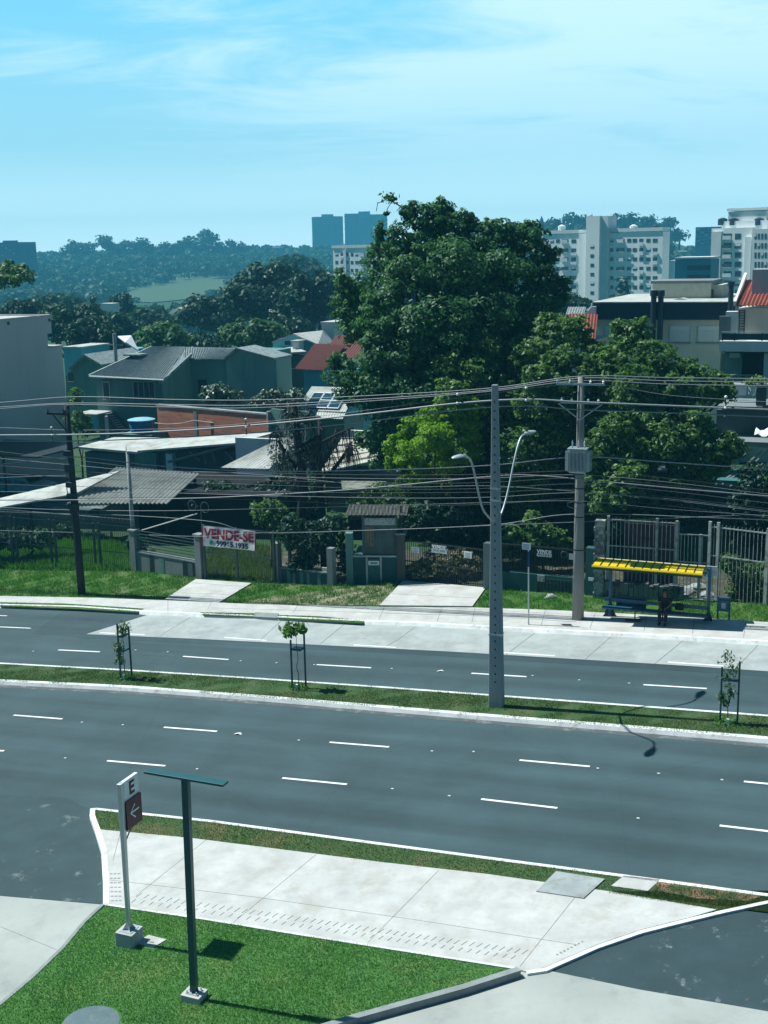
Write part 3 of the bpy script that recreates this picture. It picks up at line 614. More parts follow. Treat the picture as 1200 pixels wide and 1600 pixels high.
wire([(0,680),(118,679),(240,675),(400,664),(560,648),(716,630),(822,624),(905,628),(1050,634),(1200,640)],.038,'thick bright spacer cable crossing in front of the big tree',off=-.4)
wire([(0,689),(118,689),(240,685),(400,676),(560,660),(716,640),(822,634),(905,640),(1050,645),(1200,651)],.026,'cable just below the thick bright spacer cable',off=-.4)
wire([(0,668),(120,672),(300,668),(500,650),(700,624),(905,600),(1050,618),(1200,628)],.010,'thin faint wire above the thick spacer cable')
wire([(0,725),(115,714),(240,727),(400,736),(600,734),(765,727),(905,714),(1040,722),(1200,733)],.022,'pale twisted cable that meets the transformer',off=-.35)
wire([(0,782),(118,781),(280,779),(400,774),(560,764),(770,744),(840,743),(940,752),(1080,765),(1200,775)],.022,'pale cable climbing past the middle of the lamp post',off=-.35)
wire([(0,793),(118,797),(260,798),(400,795),(600,790),(770,785),(905,783),(1040,795),(1200,806)],.012,'thin wire crossing just above the house banner',off=-.2)
wire([(115,803),(212,806),(330,815),(400,832),(560,829),(770,820),(905,803),(1200,812)],.014,'lowest sagging cable passing beside the house banner',off=-.1)
wire([(0,829),(120,832),(240,836),(318,838),(400,833),(600,828),(770,821)],.011,'thin low cable over the left mesh fence',off=.1)
thin=[(739,742,736),(744,748,742),(750,755,747),(757,764,756),(768,770,765),(774,778,770),(781,789,779),(741,760,768)]
words=['uppermost','second','third','fourth','fifth','sixth','seventh','crossing']
for k,(a,m_,c) in enumerate(thin):
    wire([(118,a-20+3*k),(260,a-4),(400,a),(600,m_),(760,m_-1),(903,c),(1050,c+12),(1200,c+30)],.009,f'{words[k]} thin telephone wire of the dark bundle at mid height of the poles',m_wire if k%2 else m_wired,off=-.25+.06*k,group='thin telephone wires in the dark bundle',name='telephone_wire')
for k,(x,y0,y1) in enumerate([(82,668,689),(385,655,677),(715,616,641),(822,606,641),(1133,620,651)]):
    o=LP-PN*.4; a=on_plane(x,y0,o,PD); c=on_plane(x,y1,o,PD); h=a[2]-c[2]
    e=empty('cable_spacer',c,['small cable spacer hanging over the left grey building','cable spacer hanging above the brick wall','cable spacer hanging over the yellow green tree','cable spacer hanging between the lamp post and the transformer pole','cable spacer hanging at the far right above the tree'][k],'cable spacer',group='spacers on the overhead cables')
    MB().tube([(0,0,-.05),(0,0,h)],.02).build('rod',m_dark,e)
    for zz in (0,h*.45,h): MB().lathe([(.03,0),(.06,.03),(.06,.07),(.03,.1)],8,(0,0,zz-.05)).build('insulator',m_white if zz else m_dark,e)
# --- bus stop sign post
b=G(826,976,.12); t=empty('bus_stop_sign',b,'thin grey post with a small pale square sign left of the transformer pole','sign post')
tp=loc(t,on_plane(826,858,b,DH)); MB().tube([(0,0,0),(tp[0]*.8,0,tp[2])],.033,8).build('post',m_galv,t)
z=tp[2]; MB().box(tp[0]-.27,-.05,z-.02,tp[0]+.10,-.035,z+.26).build('sign_plate',m_white,t)
m_plate=mat('plate_text',(.16,.2,.24),.7,.3)
mb=MB()
for k in range(4): mb.box(tp[0]-.24,-.056,z+.03+k*.055,tp[0]+.04-.03*(k%2),-.051,z+.048+k*.055)
mb.build('printing',m_plate,t); MB().box(-.045,-.05,z-.75,.045,-.04,z-.1).build('blue_band',mat('band_blue',(.02,.06,.12),.5,.1),t)
# --- saplings with stakes
L_sap=leafmat('sapling_leaf',(.03,.09,.03),(.09,.16,.05),trans=.3); L_saph=leafmat('sapling_leaf_light',(.06,.16,.05),(.16,.28,.08),trans=.4)
def leaf_cloud(cs,rad,n,size,seed,flat=.7,up=.4):
    r=np.random.RandomState(seed); V=[]
    for (c,rr) in zip(cs,rad):
        p=np.array(c)+r.randn(n,3)*np.array([rr,rr,rr*flat])*.5
        a=r.rand(n)*6.283; nn=r.randn(n,3)+np.array([0,0,up*2]); nn/=np.linalg.norm(nn,axis=1)[:,None]
        t1=np.cross(nn,np.stack([np.cos(a),np.sin(a),0*a],-1)); t1/=np.linalg.norm(t1,axis=1)[:,None]+1e-9; t2=np.cross(nn,t1)
        s=(size*(.6+.8*r.rand(n)))[:,None]
        V.append(np.stack([p-t1*s,p+t2*s*.45,p+t1*s,p-t2*s*.45],1))
    return np.concatenate(V)
def sapling(b,s1,s2,hs,bar,leaves,lsz,label,lm,pale=False,seed=1,side=()):
    t=empty('sapling',b,label,'sapling',group='staked saplings on the median')
    st=[loc(t,G(*s1,.12)),loc(t,G(*s2,.12))]
    for p,h in zip(st,hs): MB().box(p[0]-.028,p[1]-.028,-.1,p[0]+.028,p[1]+.028,h).build('stake',m_teal,t)
    for z in bar: MB().box(st[0][0]+.03,st[0][1]-.012,z,st[1][0]-.03,st[1][1]+.012,z+.075).build('crossbar',m_teal,t)
    rr=random.Random(seed); hh=leaves[0][2]
    tr=[(rr.uniform(-.04,.04),rr.uniform(-.03,.03),z) for z in np.linspace(0,hh,9)]
    MB().tube(tr,list(np.linspace(.018,.007,9)),6).build('trunk',m_bark,t,smooth=True)
    for q in side: MB().tube([(0,0,q[2]-.25),(q[0],q[1],q[2])],.006,5).build('branch',m_bark,t)
    V=leaf_cloud([q[:3] for q in leaves],[q[3] for q in leaves],60,lsz,seed,1.0,.2)
    link('crown',quads_mesh('crown',V),t,lm)
    MB().box(-.05,-.12,0,.03,-.05,.20).build('trunk_guard',m_white,t)
    Vt=leaf_cloud([(0,0,.06),(-.25,.1,.05),(.25,0,.05)],[.3,.25,.25],90,.05,seed+3,.3,.1); link('weeds',quads_mesh('weeds',Vt),t,L_verge)['kind']='stuff'
    return t
sapling(G(196,1061,.12),(189,1062),(206,1057),(2.3,2.1),(1.75,1.15),[(.12,0,2.15,.28),(.02,0,2.0,.2),(-.18,0,1.35,.2),(-.25,0,1.1,.15),(-.2,0,.8,.2)],.075,'leafy young tree tied between two dark stakes on the median at the left',L_sap,seed=3,side=((-.22,0,1.3),(-.2,0,.8)))
sapling(G(466,1076,.12),(457,1078),(478,1075),(1.95,2.15),(1.55,),[(-.35,0,2.3,.22),(-.1,0,2.33,.18),(.12,0,2.4,.2),(.25,0,2.42,.16),(-.3,-.1,2.2,.2)],.12,'young tree with pale drooping leaves between two stakes in the middle of the median',L_saph,seed=5)
sapling(G(1138,1131,.12),(1125,1130),(1152,1130),(1.9,2.1),(1.45,),[(-.12,0,2.3,.2),(-.02,0,2.05,.28),(.05,0,1.85,.2),(-.14,0,1.6,.16),(-.02,0,1.3,.22),(.02,0,1.05,.16),(-.22,0,.85,.12),(-.25,0,.95,.1),(-.1,0,.72,.12)],.055,'slender small-leaved tree between two stakes on the median at the right',L_sap,seed=9,side=((-.28,0,.95),))
# --- road studs and litter
studs=[(52,1018),(212,1016),(262,1019),(432,1036),(376,1033),(491,1039),(612,1045),(688,1049),(832,1056),(905,1063),(983,1068),(1146,1081),(128,1129),(192,1133),(376,1148),(467,1157),(675,1174),(740,1175),(934,1201),(1029,1209),(1128,1219),(102,1185),(308,1202),(613,1233),(702,1244),(997,1279)]
m_pale0=mat('stud_white',(.5,.52,.52),.5,.1)
ORD=['first','second','third','fourth','fifth','sixth','seventh','eighth','ninth','tenth','eleventh','twelfth']
def stud_label(i):
    row=0 if i<12 else 1 if i<21 else 2; ids=[k for k in range(len(studs)) if (0 if k<12 else 1 if k<21 else 2)==row]
    n=sorted(ids,key=lambda k:studs[k][0]).index(i)
    return f"{ORD[n]} white stud from the left on "+['the far carriageway','the near carriageway close to the median','the near carriageway close to the near kerb'][row]
mb=MB().prism([(-.045,-.04,0),(.045,-.04,0),(.035,.035,0),(-.035,.035,0)],(0,0,.02)); first=mb.build('road_stud',m_pale0)
for i,(x,y) in enumerate(studs):
    o=first if i==0 else first.copy()
    if i: COL.objects.link(o)
    o.location=Vector(G(x,y)); o.rotation_euler=(0,0,YAW); tag(o,stud_label(i),'road stud','white studs along the lanes')
for (x,y,l) in [(371,1147,'white scrap of paper on the near lanes below the left median trees'),(687,1049,'pale scrap of litter on the far lanes left of the lamp post')]:
    p=G(x,y); mb=MB().add([(-.14,-.04,.01),(0,-.08,.05),(.16,-.02,.01),(.1,.07,.04),(-.05,.05,.02)],[(0,1,2,3,4)]); o=mb.build('litter',m_white); o.location=Vector(p); tag(o,l,'litter')
# --- T shaped pole in the lawn
b=G(304,1560,.1); t=empty('lamp_post',b,'dark teal T-shaped post with a long flat head standing in the lawn','lamp post')
top=on_plane(290,1216,b,DH); H=top[2]-b[2]; lx=(top-b)@DH
MB().box(-.235,-.2,-.1,.235,.2,.16).build('footing',m_conc,t,bevel=.01)
MB().box(-.15,-.13,.16,.15,.13,.18).build('base_plate',m_galv,t)
for sx,sy in ((-1,-1),(1,-1),(1,1),(-1,1)): MB().lathe([(.016,.16),(.016,.24)],6,(sx*.12,sy*.1,0)).build('bolt',m_galv,t)
mb=MB()
for i in range(4): a=[(.13,0),(0,.11),(-.13,0),(0,-.11)][i]; mb.prism([(0,0,.18),(a[0],a[1],.18),(a[0]*.4,a[1]*.4,.34),(0,0,.38)],(.008 if a[1] else 0,.008 if a[0] else 0,0))
mb.build('gusset',m_teal,t)
mb=MB(); 
for f,w in ((0,.075),(.5,.078),(1,.08)): mb.v+=[(lx*f-w,-w*.8,.18+(H-.18)*f),(lx*f+w,-w*.8,.18+(H-.18)*f),(lx*f+w,w*.8,.18+(H-.18)*f),(lx*f-w,w*.8,.18+(H-.18)*f)]
for i in range(2):
    for k in range(4): mb.f.append((4*i+k,4*i+(k+1)%4,4*i+4+(k+1)%4,4*i+4+k))
mb.build('post',m_teal,t,bevel=.008)
a=loc(t,on_plane(229,1207,b,DH)); c=loc(t,on_plane(353,1222,b,DH)); zb=.5*(a[2]+c[2])
MB().box(a[0],-.11,H,c[0],.11,H+.05).build('head',m_teal,t,bevel=.008)
MB().box(a[0]+.06,-.09,H-.012,c[0]-.06,.09,H-.001).build('lens',m_glass,t)
# --- parking sign, its panel square to the avenue
b=G(203,1473,.1); t=empty('direction_sign',b,'white and maroon direction sign on a steel post with concrete footing','sign')
fz=G(203,1440)[2]; MB().box(-.24,-.24,-.1,.24,.24,.36).build('footing',weathered('footing_concrete',(.42,.44,.44),(.2,.2,.19),.6,5),t,bevel=.01)
top=on_plane(188,1224,b,DH); H=top[2]-b[2]; lx=(top-b)@DH
mb=MB()
for k in range(4):
    a=k*math.pi/2+.78; mb.prism([(0,0,.36),(.17*math.cos(a),.17*math.sin(a),.36),(0.03*math.cos(a),.03*math.sin(a),.58)],(.008*math.sin(a),-.008*math.cos(a),0))
mb.build('gusset',m_galv,t); MB().box(-.17,-.17,.36,.17,.17,.372).build('base_plate',m_galv,t)
mb=MB()
for f,w in ((0,.05),(.5,.06),(1,.075)): mb.v+=[(lx*f-w*.8,-w,.37+(H-.37)*f),(lx*f+w*.8,-w,.37+(H-.37)*f),(lx*f+w*.8,w,.37+(H-.37)*f),(lx*f-w*.8,w,.37+(H-.37)*f)]
for i in range(2):
    for k in range(4): mb.f.append((4*i+k,4*i+(k+1)%4,4*i+4+(k+1)%4,4*i+4+k))
mb.f.append((8,9,10,11)); mb.build('post',mat('sign_steel',(.5,.54,.55),.4,.08,metal=.3),t,bevel=.008)
PH=1.12; W0,W1=.08,.66
MB().box(lx-.05,W0,H-PH,lx+.04,W1,H+.0).build('panel',m_white,t,bevel=.006)
m_maroon=mat('maroon_panel',(.085,.018,.03),.45,.15)
box=MB().box(lx-.04,W0-.03,H-PH-.10,lx+.085,W1+.02,H-.50).build('arrow_box',m_maroon,t,bevel=.006)
def lettering(txt,size,parent,loc_,rot,m,name='lettering',ext_=.004,bold=0,align='CENTER',sx=1,shear=0):
    cu=bpy.data.curves.new('t','FONT'); cu.body=txt; cu.size=size; cu.extrude=ext_; cu.offset=bold; cu.align_x=align; cu.align_y='CENTER'; cu.shear=shear
    o=bpy.data.objects.new('t',cu); COL.objects.link(o); bpy.context.view_layer.update()
    me=bpy.data.meshes.new_from_object(o.evaluated_get(bpy.context.evaluated_depsgraph_get())); bpy.data.objects.remove(o)
    for v in me.vertices: v.co.x*=sx
    me.materials.clear(); q=link(name,me,parent,m); q.location=Vector(loc_); q.rotation_euler=rot; return q
# panel faces +u side (to the right), text rotated so that it reads along +v
lettering('E',.46,t,(lx+.044,.37,H-.26),(R(90),0,R(90)),m_maroon,bold=.012)
ab=MB(); xx=lx+.088
ab.prism([(xx,.20,H-.86),(xx,.55,H-.86),(xx,.55,H-.82),(xx,.20,H-.82)],(.004,0,0))
ab.prism([(xx,.18,H-.84),(xx,.215,H-.84),(xx,.40,H-.68),(xx,.375,H-.655)],(.0045,0,0)); ab.prism([(xx,.18,H-.84),(xx,.215,H-.84),(xx,.40,H-1.0),(xx,.375,H-1.025)],(.005,0,0))
ab.build('arrow',m_white,box)
MB().tube([(lx*.95,0,H-1.55),(lx*.95+.02,.2,H-1.32),(lx,.30,H-1.24)],.02,6).build('bracket',m_teal,t)
# ------------------------------------------------------------------ bus shelter
m_sblue=mat('shelter_blue',(.015,.085,.16),.45,.12,spec=.5); m_navy=mat('shelter_navy',(.01,.035,.06),.6,.2); m_yel=mat('yellow_roof',(.72,.50,.012),.4,.05,spec=.4); m_pale=mat('pale_roof_lining',(.42,.50,.52),.6,.1)
b=G(953,963,.12); b2=G(1108,966,.12); t=empty('bus_shelter',b,'blue bus shelter with a bright yellow ribbed roof and a long bench','bus shelter')
e2=loc(t,b2); Wd=e2[0]
pz=2.44
for x in (0,Wd):
    MB().box(x-.06,-.06,.02,x+.06,.06,pz-.2).build('post',m_sblue,t,bevel=.01)
    MB().prism([(x-.30,-.05,0),(x+.30,-.05,0),(x+.22,-.05,.10),(x+.07,-.05,.55),(x-.07,-.05,.55),(x-.22,-.05,.10)],(0,.1,0)).build('foot',m_navy,t)
# roof: flat yellow front, pale curved back
RF=-1.28; RB=-.25
def rp_(x0,x1):
    prof=[(RF,pz+.02),(RF+.05,pz+.05),(-.6,pz+.16),(RB,pz+.18)]
    return prof
x0,x1=-.52,Wd-.12
r=MB()
prof=[(RF,pz+.02),(RF+.03,pz+.08),(-.75,pz+.11),(RB,pz+.13)]
for i in range(len(prof)-1):
    (y0,z0),(y1,z1)=prof[i],prof[i+1]; r.prism([(x0,y0,z0),(x0,y1,z1),(x0,y1,z1-.03),(x0,y0,z0-.03)],(x1-x0,0,0))
rf=r.build('roof',m_yel,t)
nR=13
for i in range(nR+1):
    x=x0+(x1-x0)*i/nR; mb=MB()
    for k in range(1,len(prof)-1):
        (y0,z0),(y1,z1)=prof[k],prof[k+1]; mb.prism([(x-.014,y0,z0+.002),(x-.014,y1,z1+.002),(x-.014,y1,z1+.03),(x-.014,y0,z0+.03)],(.028,0,0))
    mb.build('roof_rib',m_dark,rf)
r=MB(); prof2=[(RB,pz+.13),(-.1,pz+.11),(.08,pz+.04),(.18,pz-.12),(.2,pz-.34)]
for i in range(len(prof2)-1):
    (y0,z0),(y1,z1)=prof2[i],prof2[i+1]; r.prism([(x0+.1,y0,z0-.003),(x0+.1,y1,z1-.003),(x0+.1,y1,z1-.035),(x0+.1,y0,z0-.035)],(Wd+.2-x0,0,0))
r.build('back_panel',m_pale,t)
for x in (0,Wd):
    mb=MB(); pr=[(RF,pz-.04),(-.6,pz+.02),(RB,pz+.06),(-.02,pz+.04),(.06,pz-.06),(.12,pz-.3),(.05,pz-.45),(-.1,pz-.3)]
    mb.prism([(x-.05,y,z) for y,z in pr],(.1,0,0)).build('roof_bracket',m_sblue,t)
MB().box(x0+.05,RF,pz-.10,x1,RF+.05,pz-.035).build('fascia',mat('fascia_green',(.015,.06,.05),.5,.1),t)
MB().box(x0,-.05,pz-.28,Wd,.03,pz-.2).build('beam',m_sblue,t)
zb_=.46
MB().box(-.25,-.5,zb_,Wd,-.12,zb_+.06).build('bench_seat',m_sblue,t)
MB().box(-.25,-.06,zb_+.22,Wd,.0,zb_+.36).build('backrest',m_sblue,t)
MB().box(Wd*.55,-.34,0,Wd*.55+.05,-.28,zb_).build('bench_leg',m_navy,t); MB().box(Wd*.27,-.34,0,Wd*.27+.04,-.28,zb_).build('bench_leg',m_navy,t)
pb=MB().box(.25,.01,.35,1.5,.05,.95).build('back_board',m_navy,t)
wv=MB()
for i in range(5): wv.lathe([(.13,0),(.13,.02)],14,(0,0,0))
sc=MB()
for i in range(5):
    cx=.37+i*.25; sc.prism([(cx+.125*math.cos(a),.012,.37-.09*math.sin(a)) for a in np.linspace(0,math.pi,9)],(0,.035,0))
sc.build('scalloped_edge',m_navy,pb)
mb=MB()
for k in range(3): mb.box(.45,.002,.5+k*.13,1.3-.2*k,.008,.54+k*.13)
mb.build('faded_stripes',m_sblue,pb)
# litter bin frame at the right end
b=G(1121,967,.12); t=empty('waste_bin',b,'small blue open-framed waste bin beside the right shelter post','bin')
for x in (0,.46): MB().box(x-.035,-.03,0,x+.035,.03,.95).build('post',m_sblue,t)
bk=MB().box(.035,-.13,.38,.425,.10,.40); bk.box(.035,-.13,.40,.06,.1,.85); bk.box(.40,-.13,.40,.425,.1,.85); bk.box(.06,-.13,.40,.40,-.105,.85); bk.box(.06,.075,.40,.40,.1,.85); bk.build('basket',m_sblue,t)
MB().box(.15,-.137,.5,.32,-.131,.74).build('label_plate',m_pale,t)
MB().box(.03,-.14,.88,.43,.11,.93).build('top_rail',m_sblue,t)
b=G(1180,985,.12)
sb=MB().box(-.3,-.2,.0,.32,.12,.02).build('paving_plate',mat('teal_plate',(.05,.10,.10),.8,.2)); sb.location=Vector(G(989,969,.13)); sb.rotation_euler=(0,0,YAW); tag(sb,'dark rectangular metal plate on the pavement under the shelter bench','pavement plate')
# ------------------------------------------------------------------ seated woman
m_skin=mat('skin',(.22,.115,.075),.55,.08); m_cloth=mat('black_cloth',(.012,.014,.02),.85,.3,12); m_hair=mat('dark_hair',(.012,.008,.008),.5,.4,30,stretch=(1,1,.1)); m_trouser=mat('dark_trousers',(.02,.024,.036),.85,.2,12); m_shoe=mat('dark_shoes',(.03,.03,.035),.6,.1)
shelter_base=G(953,963,.12)
ps=G(1035,976,.12)
t=empty('person',ps,'woman in a black top and dark trousers sitting on the shelter bench','person')
t.scale=(1.14,1.08,.95); by=((ps-shelter_base)@NN)/1.08      # her feet are this far from the posts
seat_y=-.30-by; sz=.52
def skin_body(name,joints,bones,m,parent,sub=1,root=0):
    me=bpy.data.meshes.new(name); me.from_pydata([j[:3] for j in joints],bones,[]); o=link(name,me,parent,m)
    s=o.modifiers.new('skin','SKIN'); s.use_smooth_shade=True; u=o.modifiers.new('sub','SUBSURF'); u.levels=sub; u.render_levels=sub
    for i,j in enumerate(joints): 
        rr=j[3]; me.skin_vertices[0].data[i].radius=(rr if not isinstance(rr,tuple) else rr[0],rr if not isinstance(rr,tuple) else rr[1])
    me.skin_vertices[0].data[root].use_root=True; return o
Y0=seat_y; K=Y0-.46
J=[(0,Y0,sz+.10,(.16,.13)),(0,Y0+.02,sz+.28,(.14,.11)),(0,Y0-.01,sz+.46,(.155,.11)),(0,Y0-.03,sz+.58,.06),(0,Y0-.05,sz+.66,.055),(0,Y0-.065,sz+.76,(.078,.092)),(0,Y0-.06,sz+.86,(.07,.082)),
   (-.17,Y0-.01,sz+.52,.06),(-.23,Y0-.06,sz+.30,.042),(-.13,K+.14,sz+.20,.032),(-.07,K+.06,sz+.17,.03),
   (.17,Y0-.01,sz+.52,.06),(.23,Y0-.06,sz+.30,.042),(.13,K+.14,sz+.20,.032),(.07,K+.06,sz+.17,.03),
   (-.10,Y0-.06,sz+.08,.09),(-.12,K,sz+.05,.065),(-.11,K+.02,.28,.05),(-.10,K+.05,.09,.035),(-.11,K-.12,.045,.033),
   (.10,Y0-.06,sz+.08,.09),(.12,K,sz+.05,.065),(.10,K+.0,.28,.05),(.09,K+.0,.09,.035),(.10,K-.17,.045,.033)]
B=[(0,1),(1,2),(2,3),(3,4),(4,5),(5,6),(2,7),(7,8),(8,9),(9,10),(2,11),(11,12),(12,13),(13,14),(0,15),(15,16),(16,17),(17,18),(18,19),(0,20),(20,21),(21,22),(22,23),(23,24)]
for sg,wi in ((-1,10),(1,14)):      # fingers folded over the knees
    wx,wy,wz=J[wi][:3]
    J.append((wx+sg*.0,wy-.05,wz-.01,(.028,.016))); pi=len(J)-1; B.append((wi,pi))
    for f,(ox,ln) in enumerate(((-.024,.05),(-.008,.06),(.008,.062),(.024,.048))):
        J.append((wx+ox,wy-.07-ln*.6,wz-.015,.008)); J.append((wx+ox,wy-.07-ln,wz-.045,.007)); n_=len(J); B.append((pi,n_-2)); B.append((n_-2,n_-1))
    J.append((wx-sg*.04,wy-.06,wz+.0,.009)); B.append((pi,len(J)-1))
skin_body('body',J,B,m_skin,t,2)
TJ=[(0,Y0,sz+.08,(.185,.15)),(0,Y0+.02,sz+.28,(.165,.13)),(0,Y0-.01,sz+.45,(.18,.128)),(0,Y0-.03,sz+.56,.075),(-.18,Y0-.01,sz+.52,.072),(-.225,Y0-.05,sz+.36,.058),(.18,Y0-.01,sz+.52,.072),(.225,Y0-.05,sz+.36,.058)]
skin_body('top',TJ,[(0,1),(1,2),(2,3),(2,4),(4,5),(2,6),(6,7)],m_cloth,t,2)
PJ=[(0,Y0-.0,sz+.06,(.17,.14)),(-.10,Y0-.08,sz+.07,.105),(-.12,K,sz+.05,.082),(-.11,K+.02,.28,.068),(-.10,K+.05,.11,.06),(.10,Y0-.08,sz+.07,.105),(.12,K,sz+.05,.082),(.10,K,.28,.068),(.09,K+.0,.11,.06)]
skin_body('trousers',PJ,[(0,1),(1,2),(2,3),(3,4),(0,5),(5,6),(6,7),(7,8)],m_trouser,t,2)
HJ=[(0,Y0-.03,sz+.89,(.095,.095)),(0,Y0+.02,sz+.78,(.115,.09)),(-.06,Y0+.03,sz+.64,(.075,.06)),(.06,Y0+.03,sz+.64,(.075,.06)),(-.10,Y0+.0,sz+.50,(.055,.045)),(.10,Y0+.0,sz+.50,(.055,.045)),(-.085,Y0-.08,sz+.72,.03),(.085,Y0-.08,sz+.72,.03)]
skin_body('hair',HJ,[(0,1),(1,2),(1,3),(2,4),(3,5),(0,6),(0,7)],m_hair,t,2)
hx=Y0-.155
fc=MB()
MB().lathe([(.008,-.02),(.014,0),(.006,.02)],8,(0,hx,sz+.775)).build('nose',m_skin,t,smooth=True)
for sx in (-.03,.03): MB().lathe([(.004,-.006),(.009,0),(.004,.006)],8,(sx,hx+.012,sz+.80)).build('eye',m_dark,t)
MB().box(-.022,hx+.006,sz+.735,.022,hx+.014,sz+.745).build('mouth',mat('lips',(.18,.05,.05),.5,.1),t)
for sx,yy in ((-.11,K-.1),(.10,K-.15)): 
    MB().tube([(sx,yy+.20,.05),(sx,yy+.08,.055),(sx,yy-.02,.042),(sx,yy-.07,.035)],[.045,.05,.045,.025],10).build('shoe',m_shoe,t,smooth=True)
# hand bag on the bench
t=empty('handbag',G(1050,976,.12)+NN*(.35),'dark slouching handbag on the bench beside the seated woman','bag')
zz=zb_+.06
mb=MB().prism([(-.02,-.55-by+.0,0),(.34,-.55-by,0),(.30,-.5-by,0),(.0,-.5-by,0)],(0,0,.01))
bg_=MB()
for zq,wq,dq in ((0,.17,.09),(.12,.19,.10),(.24,.15,.07),(.29,.10,.03)):
    for k in range(12):
        a=k/12*6.283; bg_.v.append((.20+wq*math.cos(a)*(1+.05*math.sin(3*a)),-.30-by-.35+dq*math.sin(a),zz+zq-.0))
for i in range(3):
    for k in range(12): bg_.f.append((12*i+k,12*i+(k+1)%12,12*i+12+(k+1)%12,12*i+12+k))
bg_.f+=[tuple(range(12))[::-1],tuple(range(36,48))]; bg_.build('bag_body',m_cloth,t,smooth=True)
MB().tube([(.06,-.65-by,zz+.26),(.12,-.66-by,zz+.42),(.2,-.66-by,zz+.46),(.28,-.66-by,zz+.42),(.34,-.65-by,zz+.26)],.012,6).build('strap',m_cloth,t)
# ================================================================== buildings and fences
class Fr:
    """frame of a wall parallel to the avenue: local x along it, y away from the camera, z up"""
    def __init__(s,px_,py_,Y,name,label,cat,yaw=YAW,group=None,base=None):
        p=P(px_,py_,Y); z=float(zg(p[0],p[1])) if base is None else base
        s.t=empty(name,(p[0],p[1],z),label,cat,yaw,group); s.o=np.array([p[0],p[1],z]); s.u=np.array([math.cos(yaw),math.sin(yaw),0]); s.n=np.array([-s.u[1],s.u[0],0])
    def q(s,x,y,v=0):
        w=on_plane(x,y,s.o+s.n*v,s.u)-s.o; return float(w@s.u),float(w[2])
    def Q(s,x,y,v=0): a,z=s.q(x,y,v); return (a,v,z)
    def qs(s,x,y,u=0):
        """point on the side plane local x = u -> (v,z)"""
        w=on_plane(x,y,s.o+s.u*u,s.n)-s.o; return float(w@s.n),float(w[2])
    def box(s,name,m,x0,y0,x1,y1,v0,v1,parent=None,zlo=None,bevel=0,at=None):
        v=v0 if at is None else at; a,z1=s.q(x0,y0,v); b,z0=s.q(x1,y1,v)
        return MB().box(a,v0,z0 if zlo is None else zlo,b,v1,z1).build(name,m,parent or s.t,bevel=bevel)
    def window(s,x0,y0,x1,y1,v=0,fm=None,gm=None,mull=1,name='window',sill=True,fw=.06):
        a,z1=s.q(x0,y0,v); b,z0=s.q(x1,y1,v); f=MB()
        f.box(a,v-.05,z0,a+fw,v+.02,z1).box(b-fw,v-.05,z0,b,v+.02,z1).box(a+fw,v-.05,z1-fw,b-fw,v+.02,z1).box(a+fw,v-.05,z0,b-fw,v+.02,z0+fw)
        for i in range(mull): c=a+(b-a)*(i+1)/(mull+1); f.box(c-fw*.4,v-.045,z0+fw,c+fw*.4,v+.02,z1-fw)
        w=f.build(name,fm or m_white,s.t); MB().box(a+fw,v-.012,z0+fw,b-fw,v+.01,z1-fw).build('pane',gm or m_glass,w)
        if sill: MB().box(a-.08,v-.12,z0-.07,b+.08,v,z0-.002).build('sill',m_kerbg,w)
        return w
w_green=weathered('green_render',(.13,.25,.23),(.03,.08,.08),.5,.6); w_grey=weathered('grey_render',(.50,.50,.50),(.24,.26,.27),.45,.35,bump=.1)
w_beige=weathered('beige_render',(.66,.63,.55),(.3,.31,.28),.3,.5); w_pale=weathered('pale_render',(.60,.64,.64),(.3,.34,.34),.35,.6); w_blue=weathered('blue_render',(.12,.42,.50),(.06,.2,.25),.3,.6)
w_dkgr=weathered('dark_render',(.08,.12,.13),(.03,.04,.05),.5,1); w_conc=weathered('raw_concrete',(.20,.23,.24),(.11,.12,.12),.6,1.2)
m_fibro=patchy('fibre_cement',(.36,.38,.35),(.16,.17,.15),.5,.7,.9); m_fibrow=patchy('pale_sheet',(.44,.46,.44),(.24,.25,.22),.48,.7,.9); m_tile=patchy('grey_tile',(.24,.29,.30),(.12,.16,.17),.45,.6,3.5)
m_terra=patchy('terracotta',(.17,.06,.05),(.09,.045,.04),.48,.7,1.2); m_terra2=patchy('red_tile',(.24,.06,.045),(.13,.045,.04),.5,.7,1.5)
m_brick=brickmat('brick',(.62,.22,.12),(.42,.16,.11),(.3,.27,.25),2.6); m_wood=mat('old_boards',(.20,.18,.15),.9,.3,2,stretch=(.3,4,4)); m_navyb=mat('navy_band',(.012,.03,.055),.6,.15)
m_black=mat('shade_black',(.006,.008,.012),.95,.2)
# ---- left fence: posts with thin wires between them
def bars(mb,A,B,zt,zb,sp,r,v=0,zt2=None):
    L_=B-A; n=max(2,int(L_/sp)); 
    for i in range(n+1):
        x=A+L_*i/n; t_=i/n; top=zt if zt2 is None else zt+(zt2-zt)*t_; mb.box(x-r,v-r,zb,x+r,v+r,top)
class Fence:
    def __init__(s,p0,p1,name,label,cat,dz=0,group=None):
        a=G(*p0,dz); b=G(*p1,dz); d=b-a; s.slope=d[2]/np.linalg.norm(d[:2]); yaw=math.atan2(d[1],d[0])
        s.o=a; s.u=np.array([math.cos(yaw),math.sin(yaw),0]); s.n=np.array([-s.u[1],s.u[0],0]); s.t=empty(name,a,label,cat,yaw,group); s.L=float(np.linalg.norm(d[:2]))
    q=Fr.q; Q=Fr.Q; box=Fr.box; window=Fr.window
m_fw=mat('fence_wire',(.05,.08,.085),.5,.2)
f=Fence((-60,884),(212,891),'wire_fence','tall dark steel fence of thin upright wires along the grassy yard at the left','fence')
